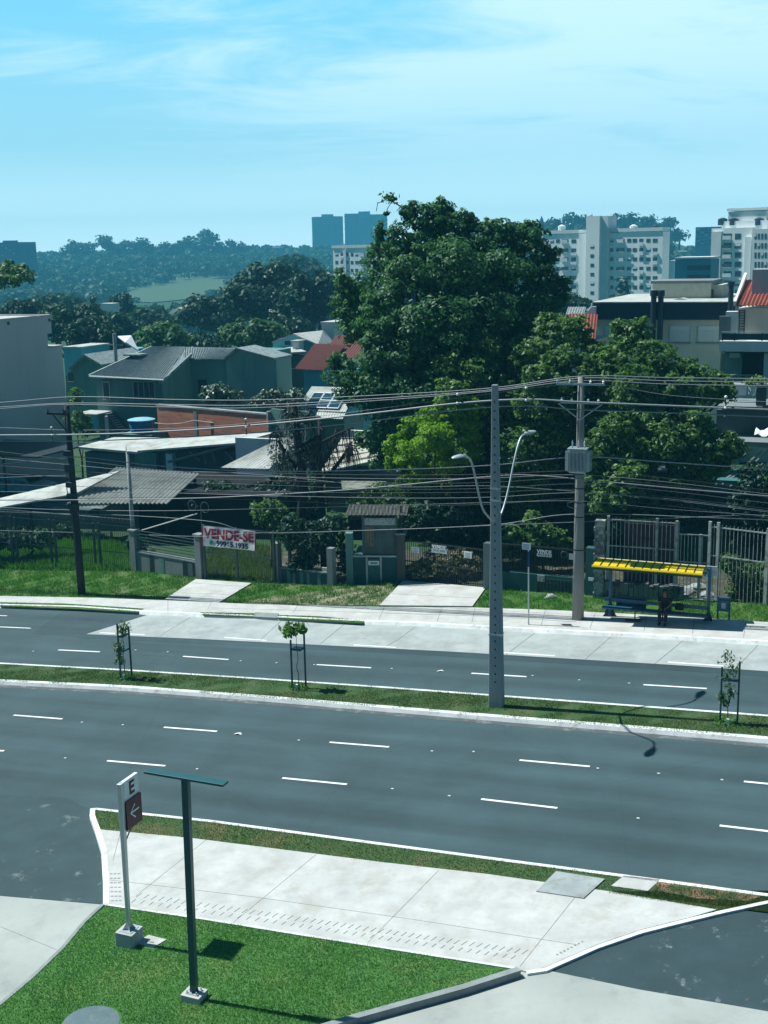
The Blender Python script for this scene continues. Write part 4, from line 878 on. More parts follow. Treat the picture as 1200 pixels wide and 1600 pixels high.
for x,y0,y1 in ((-45,797,886),(15,806,891),(22,808,891),(76,811,895),(84,812,895),(145,817,901),(153,817,901)):
    a,z=f.q(x,y0); MB().box(a-.05,-.05,-.2,a+.05,.05,z).build('post',m_fw,f.t)
mb=MB(); a0,_=f.q(-60,800); a1,z1=f.q(210,822); _,z0=f.q(-60,800)
bars(mb,a0,a1,z0,.0,.13,.008,zt2=z1)
for zf in (.02,.5,.97): mb.prism([(a0,-.015,z0*zf),(a1,-.015,z1*zf),(a1,-.015,z1*zf+.04),(a0,-.015,z0*zf+.04)],(0,.03,0))
mb.build('wire_panel',m_fw,f.t)
mb=MB(); z_=z0+.35
mb.tube([(a0,0,z_),(a1,0,z1+.35)],.008,4); mb.tube([(a0,0,z_-.2),(a1,0,z1+.15)],.008,4)
r=[]; 
for i in range(420): k=i/420; r.append((a0+(a1-a0)*k,.13*math.cos(i*.75),lerp(z_,z1+.35,k)-.1+.13*math.sin(i*.75)))
mb.tube(r,.007,3,cap=False).build('razor_wire',m_fw,f.t)
# ---- block wall with louvre fence left of the banner gate
f=Fence((212,891),(313,903),'yard_wall','low patched grey block wall with a dark slatted fence above, left of the banner','wall')
MB().box(-.0,-.12,-.3,f.L,.12,f.q(215,858)[1]).build('wall',w_conc,f.t)
_,zt=f.q(215,862); zt=f.q(214,862)[1]; zq=f.q(214,862)[1]
for (xa,xb,mm) in ((237,243,m_dark),(251,259,w_green),(288,296,m_dark),(296,303,w_dkgr),(303,310,m_dark)):
    a,_=f.q(xa,880); b,_=f.q(xb,880); MB().box(a,-.135,-.05,b,-.122,zq-.06).build('painted_strip',mm,f.t)
MB().box(0,-.15,zq,f.L,.15,zq+.06).build('coping',m_kerbg,f.t)
for x,y in ((209,829),(311,836)):
    a,z=f.q(x,y); MB().box(a-.2,-.2,-.3,a+.2,.2,z).build('pillar',w_conc,f.t); MB().box(a-.25,-.25,z,a+.25,.25,z+.08).build('pillar_cap',m_kerbg,f.t)
mb=MB()
for i in range(7): zz=zq+.15+i*.17; mb.box(.25,-.02,zz,f.L-.25,.02,zz+.045)
mb.build('slats',m_fw,f.t)
a=f.Q(220,829); b=f.Q(306,803); MB().tube([(a[0],.1,a[2]),(b[0],.1,b[2])],.04,6).build('slanting_rail',m_conc,f.t)
mb=MB(); c=f.Q(300,790); 
for k in (0,.9): mb.tube([(c[0]+k+.28*math.cos(t_),0,c[2]+.28*math.sin(t_)) for t_ in np.linspace(0,6.3,16)],.02,5)
mb.tube([(c[0]+.6,0,0),(c[0]+.62,0,c[2]+.1)],.03)
mb.build('meter_conduit',m_fw,f.t)
# ---- banner gate
f=Fence((318,905),(429,911),'yard_gate','dark wire gate hung with a for sale banner above the left driveway','gate')
GT=f.q(320,820)[1]
for x,k in ((319,.06),(370,.04),(428,.06)): a,_=f.q(x,860); MB().box(a-k,-k,-.15,a+k,k,GT).build('post',m_fw,f.t)
mb=MB(); a0,_=f.q(320,860); a1,_=f.q(427,860); bars(mb,a0,a1,GT-.05,.02,.11,.007)
for z in (.05,GT*.5,GT-.08): mb.box(a0,-.02,z,a1,.02,z+.04)
mb.build('wire_panel',m_fw,f.t)
b0=f.Q(318,821); b1=f.Q(401,829); b2=f.Q(401,860); b3=f.Q(319,852)
bn=empty('banner',G(318,905)+np.array([0,0,.0]),'white for sale banner with maroon capitals and a phone number on the gate','banner',yaw=f.t.rotation_euler[2])
vv=-.10; nxx=24; mb=MB()
def bpt(s_,t_,v): 
    A=np.array(b0)*(1-s_)+np.array(b1)*s_; Bq=np.array(b3)*(1-s_)+np.array(b2)*s_; p=A*(1-t_)+Bq*t_; p[1]=v+.012*math.sin(s_*19+t_*5)+.008*math.sin(s_*7-t_*9); return p
for lay in (0,.01):
    for i in range(nxx+1):
        for j in range(9): mb.v.append(tuple(bpt(i/nxx,j/8,vv+lay)))
n9=(nxx+1)*9
for lay in (0,n9):
    for i in range(nxx):
        for j in range(8): k=lay+i*9+j; mb.f.append((k,k+9,k+10,k+1) if lay else (k,k+1,k+10,k+9))
cl=mb.build('cloth',m_white,bn,smooth=True)
m_red=mat('banner_red',(.30,.015,.05),.6,.1); m_ink=mat('banner_ink',(.012,.025,.06),.6,.1)
m_gr=mat('banner_green',(.05,.3,.22),.6,.1)
def on_banner(me_obj,x0,y0,x1,y1):
    """lay flat lettering on the cloth: fit its bounds into the given part of the banner"""
    me=me_obj.data; xs_=[v.co.x for v in me.vertices]; ys_=[v.co.y for v in me.vertices]; lx0,lx1,ly0,ly1=min(xs_),max(xs_),min(ys_),max(ys_)
    for v in me.vertices:
        s_=x0+(x1-x0)*(v.co.x-lx0)/(lx1-lx0); t_=y1+(y0-y1)*(v.co.y-ly0)/(ly1-ly0)
        v.co=Vector(bpt(s_,t_,vv-.055-(.006 if v.co.z>0 else 0)))
    me_obj.location=(0,0,0); me_obj.rotation_euler=(0,0,0)
on_banner(lettering('VENDE-SE',1,bn,(0,0,0),(0,0,0),m_red,bold=.035),.035,.08,.975,.60)
on_banner(lettering('99965.1935',1,bn,(0,0,0),(0,0,0),m_ink,bold=.035),.27,.66,.87,.95)
on_banner(lettering('51',1,bn,(0,0,0),(0,0,0),m_ink,bold=.02),.215,.80,.26,.93)
o=MB().lathe([(1,0),(1,.02)],18); o.v=[(x,y,z) for x,y,z in o.v]; o=o.build('phone_logo',m_gr,bn); on_banner(o,.135,.70,.205,.92)
for s_ in (0,1): 
    A=bpt(s_,0,vv-.02); Bq=bpt(s_,1,vv-.02); MB().tube([A,Bq],.03,6).build('hem_pole',m_red,bn)
# ---- panelled low wall right of the banner gate
f=Fence((430,908),(520,914),'garden_wall','low vertical-panelled wall with tall end pillars at the foot of the dead tree','wall')
for x,y in ((432,848),(517,856)): a,z=f.q(x,y); MB().box(a-.16,-.18,-.3,a+.16,.18,z).build('pillar',w_conc,f.t)
z=f.q(436,887)[1]; MB().box(.1,-.08,-.3,f.L-.1,.08,z).build('wall',w_dkgr,f.t); MB().box(.1,-.12,z,f.L-.1,.12,z+.07).build('coping',m_kerbg,f.t)
for i,x in enumerate((437,450,459,470,481,497)):
    a,_=f.q(x,900); MB().box(a,-.10,-.1,a+.16+.05*(i%2),-.082,z-.05).build('panel',w_conc if i%2==0 else w_green,f.t)
a,z=f.q(452,847); MB().box(a-.07,-.06,0,a+.07,.06,z).build('post',m_dark,f.t)
MB().box(f.q(505,880)[0],-.16,z*.42,f.q(516,880)[0],-.09,z*.5).build('letter_plate',m_fibrow,f.t)
# ---- teal pillar and guard hut
f=Fence((538,913),(632,908),'guard_hut','derelict teal guard hut with a big wired window and a small door','hut')
MB().box(*[f.q(540,830)[0],-.2,-.3],f.q(551,830)[0],.2,f.q(545,832)[1]).build('pillar',w_green,f.t)
zs=f.q(575,869)[1]; zw=f.q(575,805)[1]; a0=f.q(553,890)[0]; a1=f.q(622,890)[0]
MB().box(a0,-.1,-.3,a1,2.2,zs).build('wall',weathered('teal_render',(.03,.10,.10),(.01,.03,.035),.5,1),f.t)
MB().box(a0,-.2,zs,a1,.1,zs+.07).build('sill',m_fibrow,f.t)
wn=MB().box(f.q(568,830)[0],-.02,zs+.07,f.q(619,830)[0],.02,f.q(575,809)[1]).build('window',mat('dusty_glass',(.05,.11,.11),.3,.5,1.2),f.t)
mb=MB(); bars(mb,f.q(568,830)[0],f.q(619,830)[0],f.q(575,809)[1],zs+.07,.14,.010,v=-.05); mb.build('bars',m_fw,wn)
MB().box(f.q(568,812)[0],-.08,f.q(575,820)[1],f.q(619,812)[0],-.03,f.q(575,809)[1]).build('blind',mat('blind',(.34,.40,.38),.7,.3,8),wn)
MB().box(f.q(569,830)[0],-.045,zs+.5,f.q(584,830)[0],-.025,f.q(575,822)[1]).build('curtain',mat('curtain',(.18,.15,.10),.8,.3),wn)
for x in (568,619): a=f.q(x,830)[0]; MB().box(a-.07,-.08,zs+.07,a+.07,.08,f.q(575,806)[1]).build('jamb',w_dkgr,wn)
rz=f.q(575,803)[1]; rf=MB(); rf.corr((a0-.3,1.2,rz+.2),(a1+.5,1.2,rz+.2),(a1+.5,-.35,rz),(a0-.3,-.35,rz),14,.04).build('roof',mat('brown_sheet',(.06,.065,.06),.9,.4,3),f.t)
mb=MB(); bars(mb,a0,a1+.3,rz+1.1,rz-.2,.16,.01,v=-.4); mb.box(a0,-.42,rz+.9,a1+.3,-.38,rz+.94); mb.build('spike_fence',m_fw,f.t)
dr=MB().box(f.q(575,880)[0],-.14,.05,f.q(594,880)[0],-.105,zs-.12).build('door',mat('teal_door',(.03,.12,.12),.6,.2),f.t)
for x in (573.5,595.5): a=f.q(x,880)[0]; MB().box(a-.045,-.17,0,a+.045,-.1,zs-.02).build('door_frame',m_fibrow,dr)
MB().box(f.q(576,880)[0],-.155,zs-.42,f.q(593,880)[0],-.142,zs-.2).build('notice',m_white,dr); MB().box(f.q(579,880)[0],-.162,zs-.35,f.q(590,880)[0],-.157,zs-.27).build('notice_print',m_plate,dr)
a=f.q(627,870)[0]; z=f.q(627,834)[1]; MB().box(a-.2,-.25,-.3,a+.2,.2,z).build('pillar',weathered('brown_pillar',(.10,.10,.09),(.06,.06,.06),.6,1.2),f.t); MB().box(a-.26,-.3,z,a+.26,.25,z+.08).build('pillar_cap',m_kerbg,f.t)
MB().tube([(a+.02,0,z),(a+.02,0,z+1.4)],.05).build('post',m_dark,f.t)
# ---- main gate with notices
f=Fence((634,909),(757,920),'sliding_gate','wide black barred gate with pale notices above the middle driveway','gate')
GT=f.q(634,844)[1]; mb=MB(); bars(mb,0,f.L,GT,.05,.12,.011); mb.build('bars',m_dark,f.t)
mb=MB()
for z in (.06,GT*.5,GT-.03): mb.box(0,-.03,z,f.L,.03,z+.05)
mb.build('gate_frame',m_dark,f.t)
a=f.q(764,880)[0]; z=f.q(764,848)[1]; MB().box(a-.2,-.2,-.3,a+.2,.2,z).build('pillar',w_dkgr,f.t)
rootname=f.t
for x0,y0,x1,y1,l in ((643,854,655,865,'small white square notice at the left of the black sliding gate'),(725,861,737,873,'small white square notice at the right of the black sliding gate')):
    A=f.Q(x0,y0,-.06); B_=f.Q(x1,y1,-.06); e=empty('notice',G(634,909),l,'notice',yaw=f.t.rotation_euler[2],group='notices on the sliding gate'); MB().box(A[0],-.065,B_[2],B_[0],-.05,A[2]).build('board',m_white,e)
    mb=MB(); 
    for k in range(4): mb.box(A[0]+.05,-.07,A[2]-.09-k*.07,B_[0]-.05-.04*(k%2),-.066,A[2]-.07-k*.07)
    mb.build('print',m_plate,e)
A=f.Q(674,851,-.06); B_=f.Q(698,866,-.06); e=empty('sale_sign',G(634,909),'green and white for sale sign in the middle of the black sliding gate','sign',yaw=f.t.rotation_euler[2])
MB().box(A[0],-.065,B_[2],B_[0],-.05,A[2]).build('board',m_white,e); zm=lerp(A[2],B_[2],.45); MB().box(A[0],-.07,zm,B_[0],-.066,A[2]).build('header',mat('sign_green',(.01,.16,.13),.5,.1),e)
lettering('VENDE',.24,e,((A[0]+B_[0])/2,-.076,(zm+A[2])/2),(R(90),0,0),m_white,bold=.006); lettering('99916.5899',.14,e,((A[0]+B_[0])/2,-.072,(zm+B_[2])/2),(R(90),0,0),m_plate,bold=.004)
# ---- dark fence and teal base right of the gate
f=Fence((768,921),(934,929),'front_wall','dark barred fence on a low teal wall behind the bus stop sign','wall')
zb=f.q(800,893)[1]; MB().box(0,-.1,-.3,f.L,.1,zb).build('wall',MATS['teal_render'],f.t)
mb=MB(); bars(mb,0,f.L,f.q(800,850)[1],zb,.14,.011); mb.box(0,-.03,f.q(800,852)[1],f.L,.03,f.q(800,850)[1]); mb.build('bars',m_dark,f.t)
mb=MB(); bars(mb,f.q(840,900)[0],f.q(900,900)[0],zb-.15,.1,.16,.02,v=-.12)
for k in range(4): mb.box(f.q(840,900)[0],-.13,.2+k*.2,f.q(900,900)[0],-.11,.23+k*.2)
mb.build('lattice',m_fw,f.t)
a=f.q(927,900)[0]; z=f.q(927,855)[1]; MB().box(a-.3,-.25,-.3,a+.2,.2,z).build('pillar',MATS['teal_render'],f.t)
MB().box(f.q(922,890)[0],-.27,f.q(922,905)[1],f.q(934,900)[0],-.252,f.q(922,900)[1]).build('number_plate',m_white,f.t)
MB().box(f.q(841,898)[0],-.14,f.q(841,907)[1],f.q(852,898)[0],-.11,f.q(841,897)[1]).build('meter_box',m_fibrow,f.t)
A=f.Q(839,859,-.06); B_=f.Q(862,871,-.06); e=empty('sale_sign',G(768,921),'black for sale sign with a white number strip on the dark fence','sign',yaw=f.t.rotation_euler[2])
MB().box(A[0],-.065,B_[2],B_[0],-.05,A[2]).build('board',m_navyb,e); zm=lerp(A[2],B_[2],.5); MB().box(A[0],-.07,B_[2],B_[0],-.066,zm).build('strip',m_white,e)
lettering('VENDE',.22,e,((A[0]+B_[0])/2,-.072,(zm+A[2])/2),(R(90),0,0),m_white,bold=.006); lettering('9913.4151',.15,e,((A[0]+B_[0])/2,-.074,(zm+B_[2])/2),(R(90),0,0),m_plate,bold=.006)
A=f.Q(889,865,-.06); B_=f.Q(898,875,-.06); e=empty('notice',G(768,921),'pale notice on the dark fence just left of the transformer pole','notice',yaw=f.t.rotation_euler[2]); MB().box(A[0],-.065,B_[2],B_[0],-.05,A[2]).build('board',m_pale,e)
A=f.Q(882,866,-.06); MB().tube([(A[0]+.15*math.cos(q),-.1,A[2]+.15*math.sin(q)) for q in np.linspace(0,6.28,12)],.02,5).build('chain_ring',m_fw,f.t)
# ---- white fence and stone wall behind the shelter
m_stone=patchy('rubble_stone',(.16,.18,.18),(.06,.07,.07),.48,.55,2.5); m_cream=patchy('cream_paint',(.34,.38,.36),(.16,.13,.10),.5,.62,3)
f=Fence((938,934),(1140,940),'street_fence','tall white barred fence on a mossy stone wall behind the bus shelter','fence')
zb=f.q(960,907)[1]
mb=MB(); n=26
rr=random.Random(3)
for i in range(n):
    a,b=f.L*i/n,f.L*(i+1)/n; mb.box(a+.01,-.16-rr.random()*.1,-.3,b-.01,.12,zb*(1 if i<17 else .45)+rr.uniform(-.08,.05))
mb.build('stone_wall',m_stone,f.t)
a0=f.q(950,860)[0]; aL=f.q(1060,860)[0]; a1=f.q(1106,870)[0]; zt=f.q(950,809)[1]; zt2=f.q(1076,834)[1]
mb=MB(); bars(mb,a0,aL,zt,zb,.17,.012); 
for z in (zt-.1,lerp(zb,zt,.55)): mb.box(a0,-.025,z,aL,.025,z+.05)
mb.build('bars',m_cream,f.t)
for x,y0,y1 in ((951,806,905),(1027,810,905),(1058,814,912)): a,z=f.q(x,y0); MB().box(a-.055,-.06,0,a+.055,.06,z).build('post',m_cream,f.t)
mb=MB(); bars(mb,aL+.1,f.q(1097,870)[0],zt2,.15,.15,.012)
for z in (zt2-.06,lerp(0,zt2,.6),.2): mb.box(aL,-.02,z,f.q(1108,870)[0],.02,z+.05)
mb.build('wicket_gate',m_cream,f.t)
a,z=f.q(1095,835); MB().box(a-.05,-.05,0,a+.05,.05,z).build('post',m_cream,f.t)
MB().box(aL*.1+.6,.3,.0,aL*.98,.36,zt-.25).build('backing_sheet',mat('maroon_sheet',(.06,.03,.045),.8,.3,3),f.t)
a,z=f.q(939,812); mb=MB()
for i in range(12): mb.box(a-.27+.04*(i%2),-.22,z*i/12,a+.20-.03*(i%3==1),.2,z*(i+1)/12-.015)
mb.build('gate_pillar',patchy('whitewashed_brick',(.36,.38,.36),(.12,.13,.12),.45,.55,2.2),f.t)
f=Fence((1106,936),(1290,956),'street_fence','white barred fence with overgrown shrubs at the right edge','fence')
zt=f.q(1108,818)[1]; mb=MB(); bars(mb,0,f.L,zt,.1,.17,.010)
for z in (zt-.15,lerp(0,zt,.58)): mb.box(0,-.025,z,f.L,.025,z+.05)
mb.build('bars',m_cream,f.t)
for x in (1108,1121,1199,1262): a=f.q(x,870)[0]; MB().box(a-.06,-.06,0,a+.06,.06,zt+.1).build('post',m_cream,f.t)
# rubble beside it
rr=random.Random(8); RB=[(1062,912,.5),(1075,905,.45),(1092,900,.35),(1100,915,.4),(1083,918,.3),(1118,922,.25),(804,915,.28)]
for i,(x,y,s) in enumerate([(1070,926,.55),(1090,920,.5),(1104,932,.4),(860,934,.3)]):
    p=G(x,y); mb=MB(); 
    for k,(z,rad) in enumerate(((0,1),(.25,.9),(.5,.45))):
        for a in range(8): q=a/8*6.283; mb.v.append((s*rad*math.cos(q)*rr.uniform(.8,1.2),s*.7*rad*math.sin(q)*rr.uniform(.8,1.2),s*z*rr.uniform(.8,1.2)))
    for k in range(2):
        for a in range(8): mb.f.append((8*k+a,8*k+(a+1)%8,8*k+8+(a+1)%8,8*k+8+a))
    mb.f.append(tuple(range(16,24))); o=mb.build('boulder',m_slabgrey); o.location=Vector(p); tag(o,['pale boulder under the wicket gate behind the shelter','broken concrete lump left of the right shelter post','rock beside the white fence post right of the shelter','tan stone lying in the verge grass by the bus stop sign'][i],'boulder')
# ================================================================== houses of the left plot
# ribbed shed roof
def slab_pts(A,B,C,D,th,name,m,parent): # flat sheet of thickness th
    return MB().prism([A,B,C,D],(0,0,-th)).build(name,m,parent)
f=Fr(180,790,71,'shed','open shed with a ribbed grey fibre-cement roof behind the left wire fence','shed')
A=f.Q(182,731,4.2); B_=f.Q(313,741,4.2); C=f.Q(262,788,0); D=f.Q(104,788,0); D2=D
rf=MB().corr(A,B_,C,D,23,.11,.03).build('roof',m_fibro,f.t); MB().seams(A,B_,C,D,23,.11,.045,.01).build('rib_lines',m_dark,rf)  # thin dark strips run along the valleys between the ribs
MB().prism([D,(D[0]+.1,D[1],D[2]-.12),f.Q(160,795,-.1),f.Q(172,788,0)],(0,.04,.02)).build('roof_flap',m_fibro,f.t)
for q in ((C[0]-.3,.2),(D[0]+.3,.2),(A[0]+.3,4),(B_[0]-.3,4)): MB().box(q[0]-.08,q[1]-.08,-.2,q[0]+.08,q[1]+.08,min(C[2],D[2])-.05 if q[1]<1 else A[2]-.1).build('post',m_blackwood,f.t)
MB().box(D[0],3.2,-.2,C[0]+1.5,3.4,D[2]-.3).build('back_wall',w_dkgr,f.t)
f=Fr(60,785,74,'carport','long low carport with a pale sheet roof at the left edge','carport')
A=f.Q(-60,788,2.0); B_=f.Q(190,735,2.0); C=f.Q(118,771,0); D=f.Q(-60,803,0)
A=f.Q(-60,792,1.2);B_=f.Q(188,735,1.2)
slab_pts(A,B_,C,D,.1,'roof',m_fibrow,f.t)
for x in (-40,40,110): a=f.q(x,780)[0]; MB().box(a-.1,.2,-.2,a+.1,.4,f.q(x,lerp(800,771,(x+60)/178))[1]-.05).build('post',m_blackwood,f.t)
MB().box(D[0],3.0,-.3,C[0]+3,3.2,f.q(0,815)[1]).build('back_wall',w_dkgr,f.t)
# pickup-like car
def car(t,L_,body,sc=1):
    # side profile x,z ; local x forward
    pr=[(-.5,.30),(-.5,.62),(-.46,.70),(-.32,.74),(-.20,1.0),(.14,1.02),(.27,.74),(.46,.66),(.5,.55),(.5,.28)]
    w=.86; mb=MB(); prof=[(x*L_,z*1.55) for x,z in pr]
    mb.prism([(x,-w,z) for x,z in prof[:4]+prof[6:]],(0,2*w,0)); mb.build('body',body,t,bevel=.06)
    cb=MB(); c=[prof[3],prof[4],prof[5],prof[6]]
    k=[(x,-w+.02 if i in(0,3) else -w+.2,z) for i,(x,z) in enumerate(c)]; k2=[(x,-y,z) for x,y,z in k]
    cb.add(k+k2,[(0,1,2,3),(7,6,5,4),(0,4,5,1),(1,5,6,2),(2,6,7,3),(3,7,4,0)]); cb.build('cabin',body,t,bevel=.03)
    g=MB()
    for sg in (-1,1):
        g2=[(c[0][0]*.86,sg*(w-.06),c[0][1]+.04),(c[1][0]*.93,sg*(w-.19),c[1][1]-.1),(-.02*L_,sg*(w-.19),c[1][1]-.1),(-.02*L_,sg*(w-.06),c[0][1]+.04)]
        MB().prism(g2,(0,sg*.03,0)).build('side_window',m_glass,t)
        g3=[(0.01*L_,sg*(w-.06),c[0][1]+.04),(.01*L_,sg*(w-.19),c[1][1]-.1),(.12*L_,sg*(w-.19),c[1][1]-.1),(.22*L_,sg*(w-.06),c[0][1]+.04)]
        MB().prism(g3,(0,sg*.03,0)).build('side_window',m_glass,t)
    MB().prism([(c[2][0]+.06,-w+.24,c[2][1]-.06),(c[2][0]+.06,w-.24,c[2][1]-.06),(c[3][0]-.05,w-.1,c[3][1]+.05),(c[3][0]-.05,-w+.1,c[3][1]+.05)],(.03,0,.02)).build('windscreen',m_glass,t)
    for sx in (-.31,.31):
        for sy in (-1,1):
            y0=sy*(w-.2); y1=sy*(w+.01); n=16; m_=MB()
            m_.tube([(sx*L_,y0,.33),(sx*L_,y1,.33)],.33,n); wh=m_.build('wheel',m_dark,t); MB().tube([(sx*L_,y1,.33),(sx*L_,y1+sy*.012,.33)],.19,12).build('rim',m_galv,wh)
    for sy in (-1,1): MB().box(.495*L_,sy*.75,.75,.505*L_,sy*.5,.9).build('headlight',m_white,t)
p=P(35,775,84); cz=float(P(35,775,84)[2])
t=empty('parked_car',(p[0],p[1],float(zg(p[0],p[1]))),'light blue estate car parked in the shade of the big grey building','car',yaw=YAW)
car(t,5.2,mat('car_blue',(.10,.30,.38),.3,.05,spec=.6)); t.location[2]=float(P(35,776,84)[2])
sp_=Fr(30,790,86,'parking_deck','raised parking deck under the light blue car','deck'); c=t.location[2]
MB().box(-12,-4,-.5,9,6,c-sp_.o[2]).build('deck',w_dkgr,sp_.t); a=sp_.q(60,700)[0]; MB().box(a-.06,-3.8,c-sp_.o[2],a+.06,-3.7,c-sp_.o[2]+3.3).build('canopy_post',m_dark,sp_.t); MB().box(-4,-4,c-sp_.o[2]+3.3,a+3,2,c-sp_.o[2]+3.4).build('canopy',m_dark,sp_.t)
# tall grey blank building
f=Fr(60,700,92,'apartment_block','tall blank grey building with a stepped top corner at the left edge','building',yaw=YAW+R(90))
u0=f.q(-160,500)[0]; def_z=lambda y,x=60: f.q(x,y)[1]
zt=def_z(495); z2=def_z(541,98)
uA=f.q(81,520)[0]; uB=f.q(75,540)[0]; uC=f.q(101,600)[0]; zA=def_z(523)
MB().box(u0,0,-4,uB,18,zA).build('wall',w_grey,f.t)
MB().box(u0,0,zA,uA,18,zt).build('upper_wall',w_grey,f.t)
MB().box(uB,0.0,-4,uC,14,z2).build('side_bay',w_grey,f.t); MB().box(uB-.02,-.08,z2,uC+.1,14,z2+.12).build('parapet',m_conc,f.t)
pp=MB().box(u0,-.06,zt,uA+.05,.2,zt+.1); pp.box(uA-.2,.2,zt,uA+.05,16,zt+.1); pp.build('parapet',m_conc,f.t)
for x,y in ((13,505),(77,500)): a,z=f.q(x,y); MB().box(a-.12,-.04,z-.12,a+.12,.0-.001,z+.12).build('vent',m_dark,f.t)
# pale roofs behind the shed
f=Fr(200,740,80,'outbuilding','low outbuilding with a tilted pale concrete roof below the blue water tank','outbuilding')
A=f.Q(178,683,4);B_=f.Q(290,684,4);C=f.Q(213,706,0);D=f.Q(122,698,0); slab_pts(A,B_,C,D,.15,'roof',m_fibrow,f.t)
MB().box(D[0]+.3,.3,-2,C[0]-.2,3.6,min(D[2],C[2])-.25).build('wall',w_dkgr,f.t)
f=Fr(300,740,78,'outbuilding','long outbuilding with a bright white sheet roof left of the dead tree','outbuilding')
A=f.Q(290,684,3.5);B_=f.Q(432,675,3.5);C=f.Q(368,692,0);D=f.Q(215,704,0); slab_pts(A,B_,C,D,.12,'roof',m_fibrow,f.t)
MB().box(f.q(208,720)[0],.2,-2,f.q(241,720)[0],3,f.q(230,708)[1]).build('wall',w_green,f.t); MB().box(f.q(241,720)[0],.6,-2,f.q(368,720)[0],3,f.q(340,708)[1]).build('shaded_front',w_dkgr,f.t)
a=f.q(258,720)[0]; MB().box(a,.1,-2,a+.5,.5,f.q(258,709)[1]).build('pillar',w_pale,f.t)
# timber trusses under the eave
for x0,x1 in ((262,278),(296,312),(318,322),(330,336),(352,366)):
    a=f.Q(x0,706,.15); b=f.Q(x1,720 if x0!=318 else 724,.15); MB().tube([a,b],.07,4).build('strut',m_wood,f.t)
MB().tube([f.Q(262,722,.1),f.Q(370,694,.1)],.09,4).build('tie_beam',w_conc,f.t)
MB().box(f.q(368,700)[0],0,-2,f.q(432,700)[0],.3,f.q(400,685)[1]).build('side_wall',w_pale,f.t)
MB().corr(f.Q(440,684,-.3),f.Q(470,684,-.3),f.Q(420,733,-3.5),f.Q(345,731,-3.5),12,.04).build('lower_roof',m_fibrow,f.t)
f=Fr(520,760,75,'outbuilding','outbuilding with a weathered boarded roof between dead tree and big tree','outbuilding')
A=f.Q(535,683,4);B_=f.Q(590,684,4);C=f.Q(600,716,0);D=f.Q(500,738,0); slab_pts(A,B_,C,D,.1,'roof',patchy('boarded_roof',(.42,.42,.37),(.2,.19,.15),.5,.62,1.4),f.t)
for i in range(5): 
    t_=i/5+.05; a=np.array(A)*(1-t_)+np.array(D)*t_; b=np.array(B_)*(1-t_)+np.array(C)*t_; a[2]+=.05;b[2]+=.05; MB().tube([a,b],.05,4).build('batten',m_wood,f.t)
MB().box(f.q(499,690)[0],4.3,-2,f.q(545,690)[0],4.6,f.q(510,671,4.3)[1]).build('white_wall',w_pale,f.t)
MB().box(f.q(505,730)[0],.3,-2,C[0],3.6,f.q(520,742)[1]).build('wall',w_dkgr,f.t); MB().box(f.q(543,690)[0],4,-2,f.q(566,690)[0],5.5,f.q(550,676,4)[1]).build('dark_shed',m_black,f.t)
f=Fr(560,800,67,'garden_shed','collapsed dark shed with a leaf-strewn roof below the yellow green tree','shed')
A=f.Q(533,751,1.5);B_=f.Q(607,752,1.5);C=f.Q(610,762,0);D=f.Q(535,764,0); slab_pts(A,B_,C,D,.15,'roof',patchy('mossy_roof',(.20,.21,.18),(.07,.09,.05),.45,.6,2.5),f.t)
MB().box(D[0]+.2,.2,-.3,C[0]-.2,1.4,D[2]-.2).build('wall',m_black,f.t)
# blue water tank
p=P(222,676,88); t=empty('water_tank',p,'round blue plastic water tank on the outbuilding roof','water tank')
m_tank=mat('tank_blue',(.03,.17,.38),.45,.1)
MB().lathe([(.78,0),(.84,.25),(.83,.27),(.88,.55),(.87,.57),(.93,.85),(.97,.87),(.97,.93)],28).build('tank',m_tank,t,smooth=False)
MB().lathe([(1.0,.93),(1.0,.98),(.7,1.06),(.3,1.1),(.05,1.12)],28).build('lid',mat('tank_lid',(.25,.48,.6),.5,.1),t)
MB().tube([(.95,0,.75),(2.2,0,.70),(3.4,0,.8),(4.4,0,1.05),(6.5,0,.9),(7.2,0,.75)],.035,6).build('pipe',m_fibrow,t)
st_=Fr(222,676,88,'tank_stand','concrete slab carrying the blue water tank','slab'); MB().box(-1.3,-1,0,1.4,1.2,p[2]-st_.o[2]-.01).build('block',w_green,st_.t)
# brick wall
f=Fr(300,690,87,'brick_wall','rough red brick boundary wall below the green house','wall',yaw=R(-37))
a0=f.q(246,650)[0]; a1=f.q(421,655)[0]; MB().box(a0,0,-2,a1,.3,f.q(330,641)[1]).build('wall',m_brick,f.t); MB().box(a0-.05,-.06,f.q(330,641)[1],a1+.05,.35,f.q(330,641)[1]+.1).build('coping',m_slabgrey,f.t)
MB().box(a0+3.8,-.03,-2,a0+4.1,-.001,f.q(330,643)[1]).build('pier',w_conc,f.t)
MB().box(a1,-.3,-2,a1+.15,.1,f.q(420,642)[1]).build('end_post',m_cream,f.t)
MB().box(a1+.15,.0,-2,a1+3.4,.2,f.q(440,640)[1]).build('teal_wall',w_green,f.t)
# green house with grey tiled roof
f=Fr(250,680,96,'house','green rendered house with a broad grey tiled roof behind the brick wall','house')
uL=f.q(150,600)[0]; uM=f.q(251,600)[0]; ze=f.q(200,594)[1]
vR=8.0; zr,=[f.q(260,546,vR)[1]]
MB().box(uL,0,-3,uM,vR*2,ze).build('wall',w_green,f.t)
# main roof: eave front -> ridge
A=f.Q(236,543,vR); B_=f.Q(375,546,vR); C=f.Q(256,594,-.4); D=f.Q(140,588,-.4)
ro=MB().corr(A,f.Q(290,544,vR),C,D,30,.13,.05).build('roof',m_tile,f.t); MB().seams(A,f.Q(290,544,vR),C,D,30,.1,.035,.12).build('tile_ridges',mat('tile_light',(.26,.32,.33),.9,.3,3),ro)
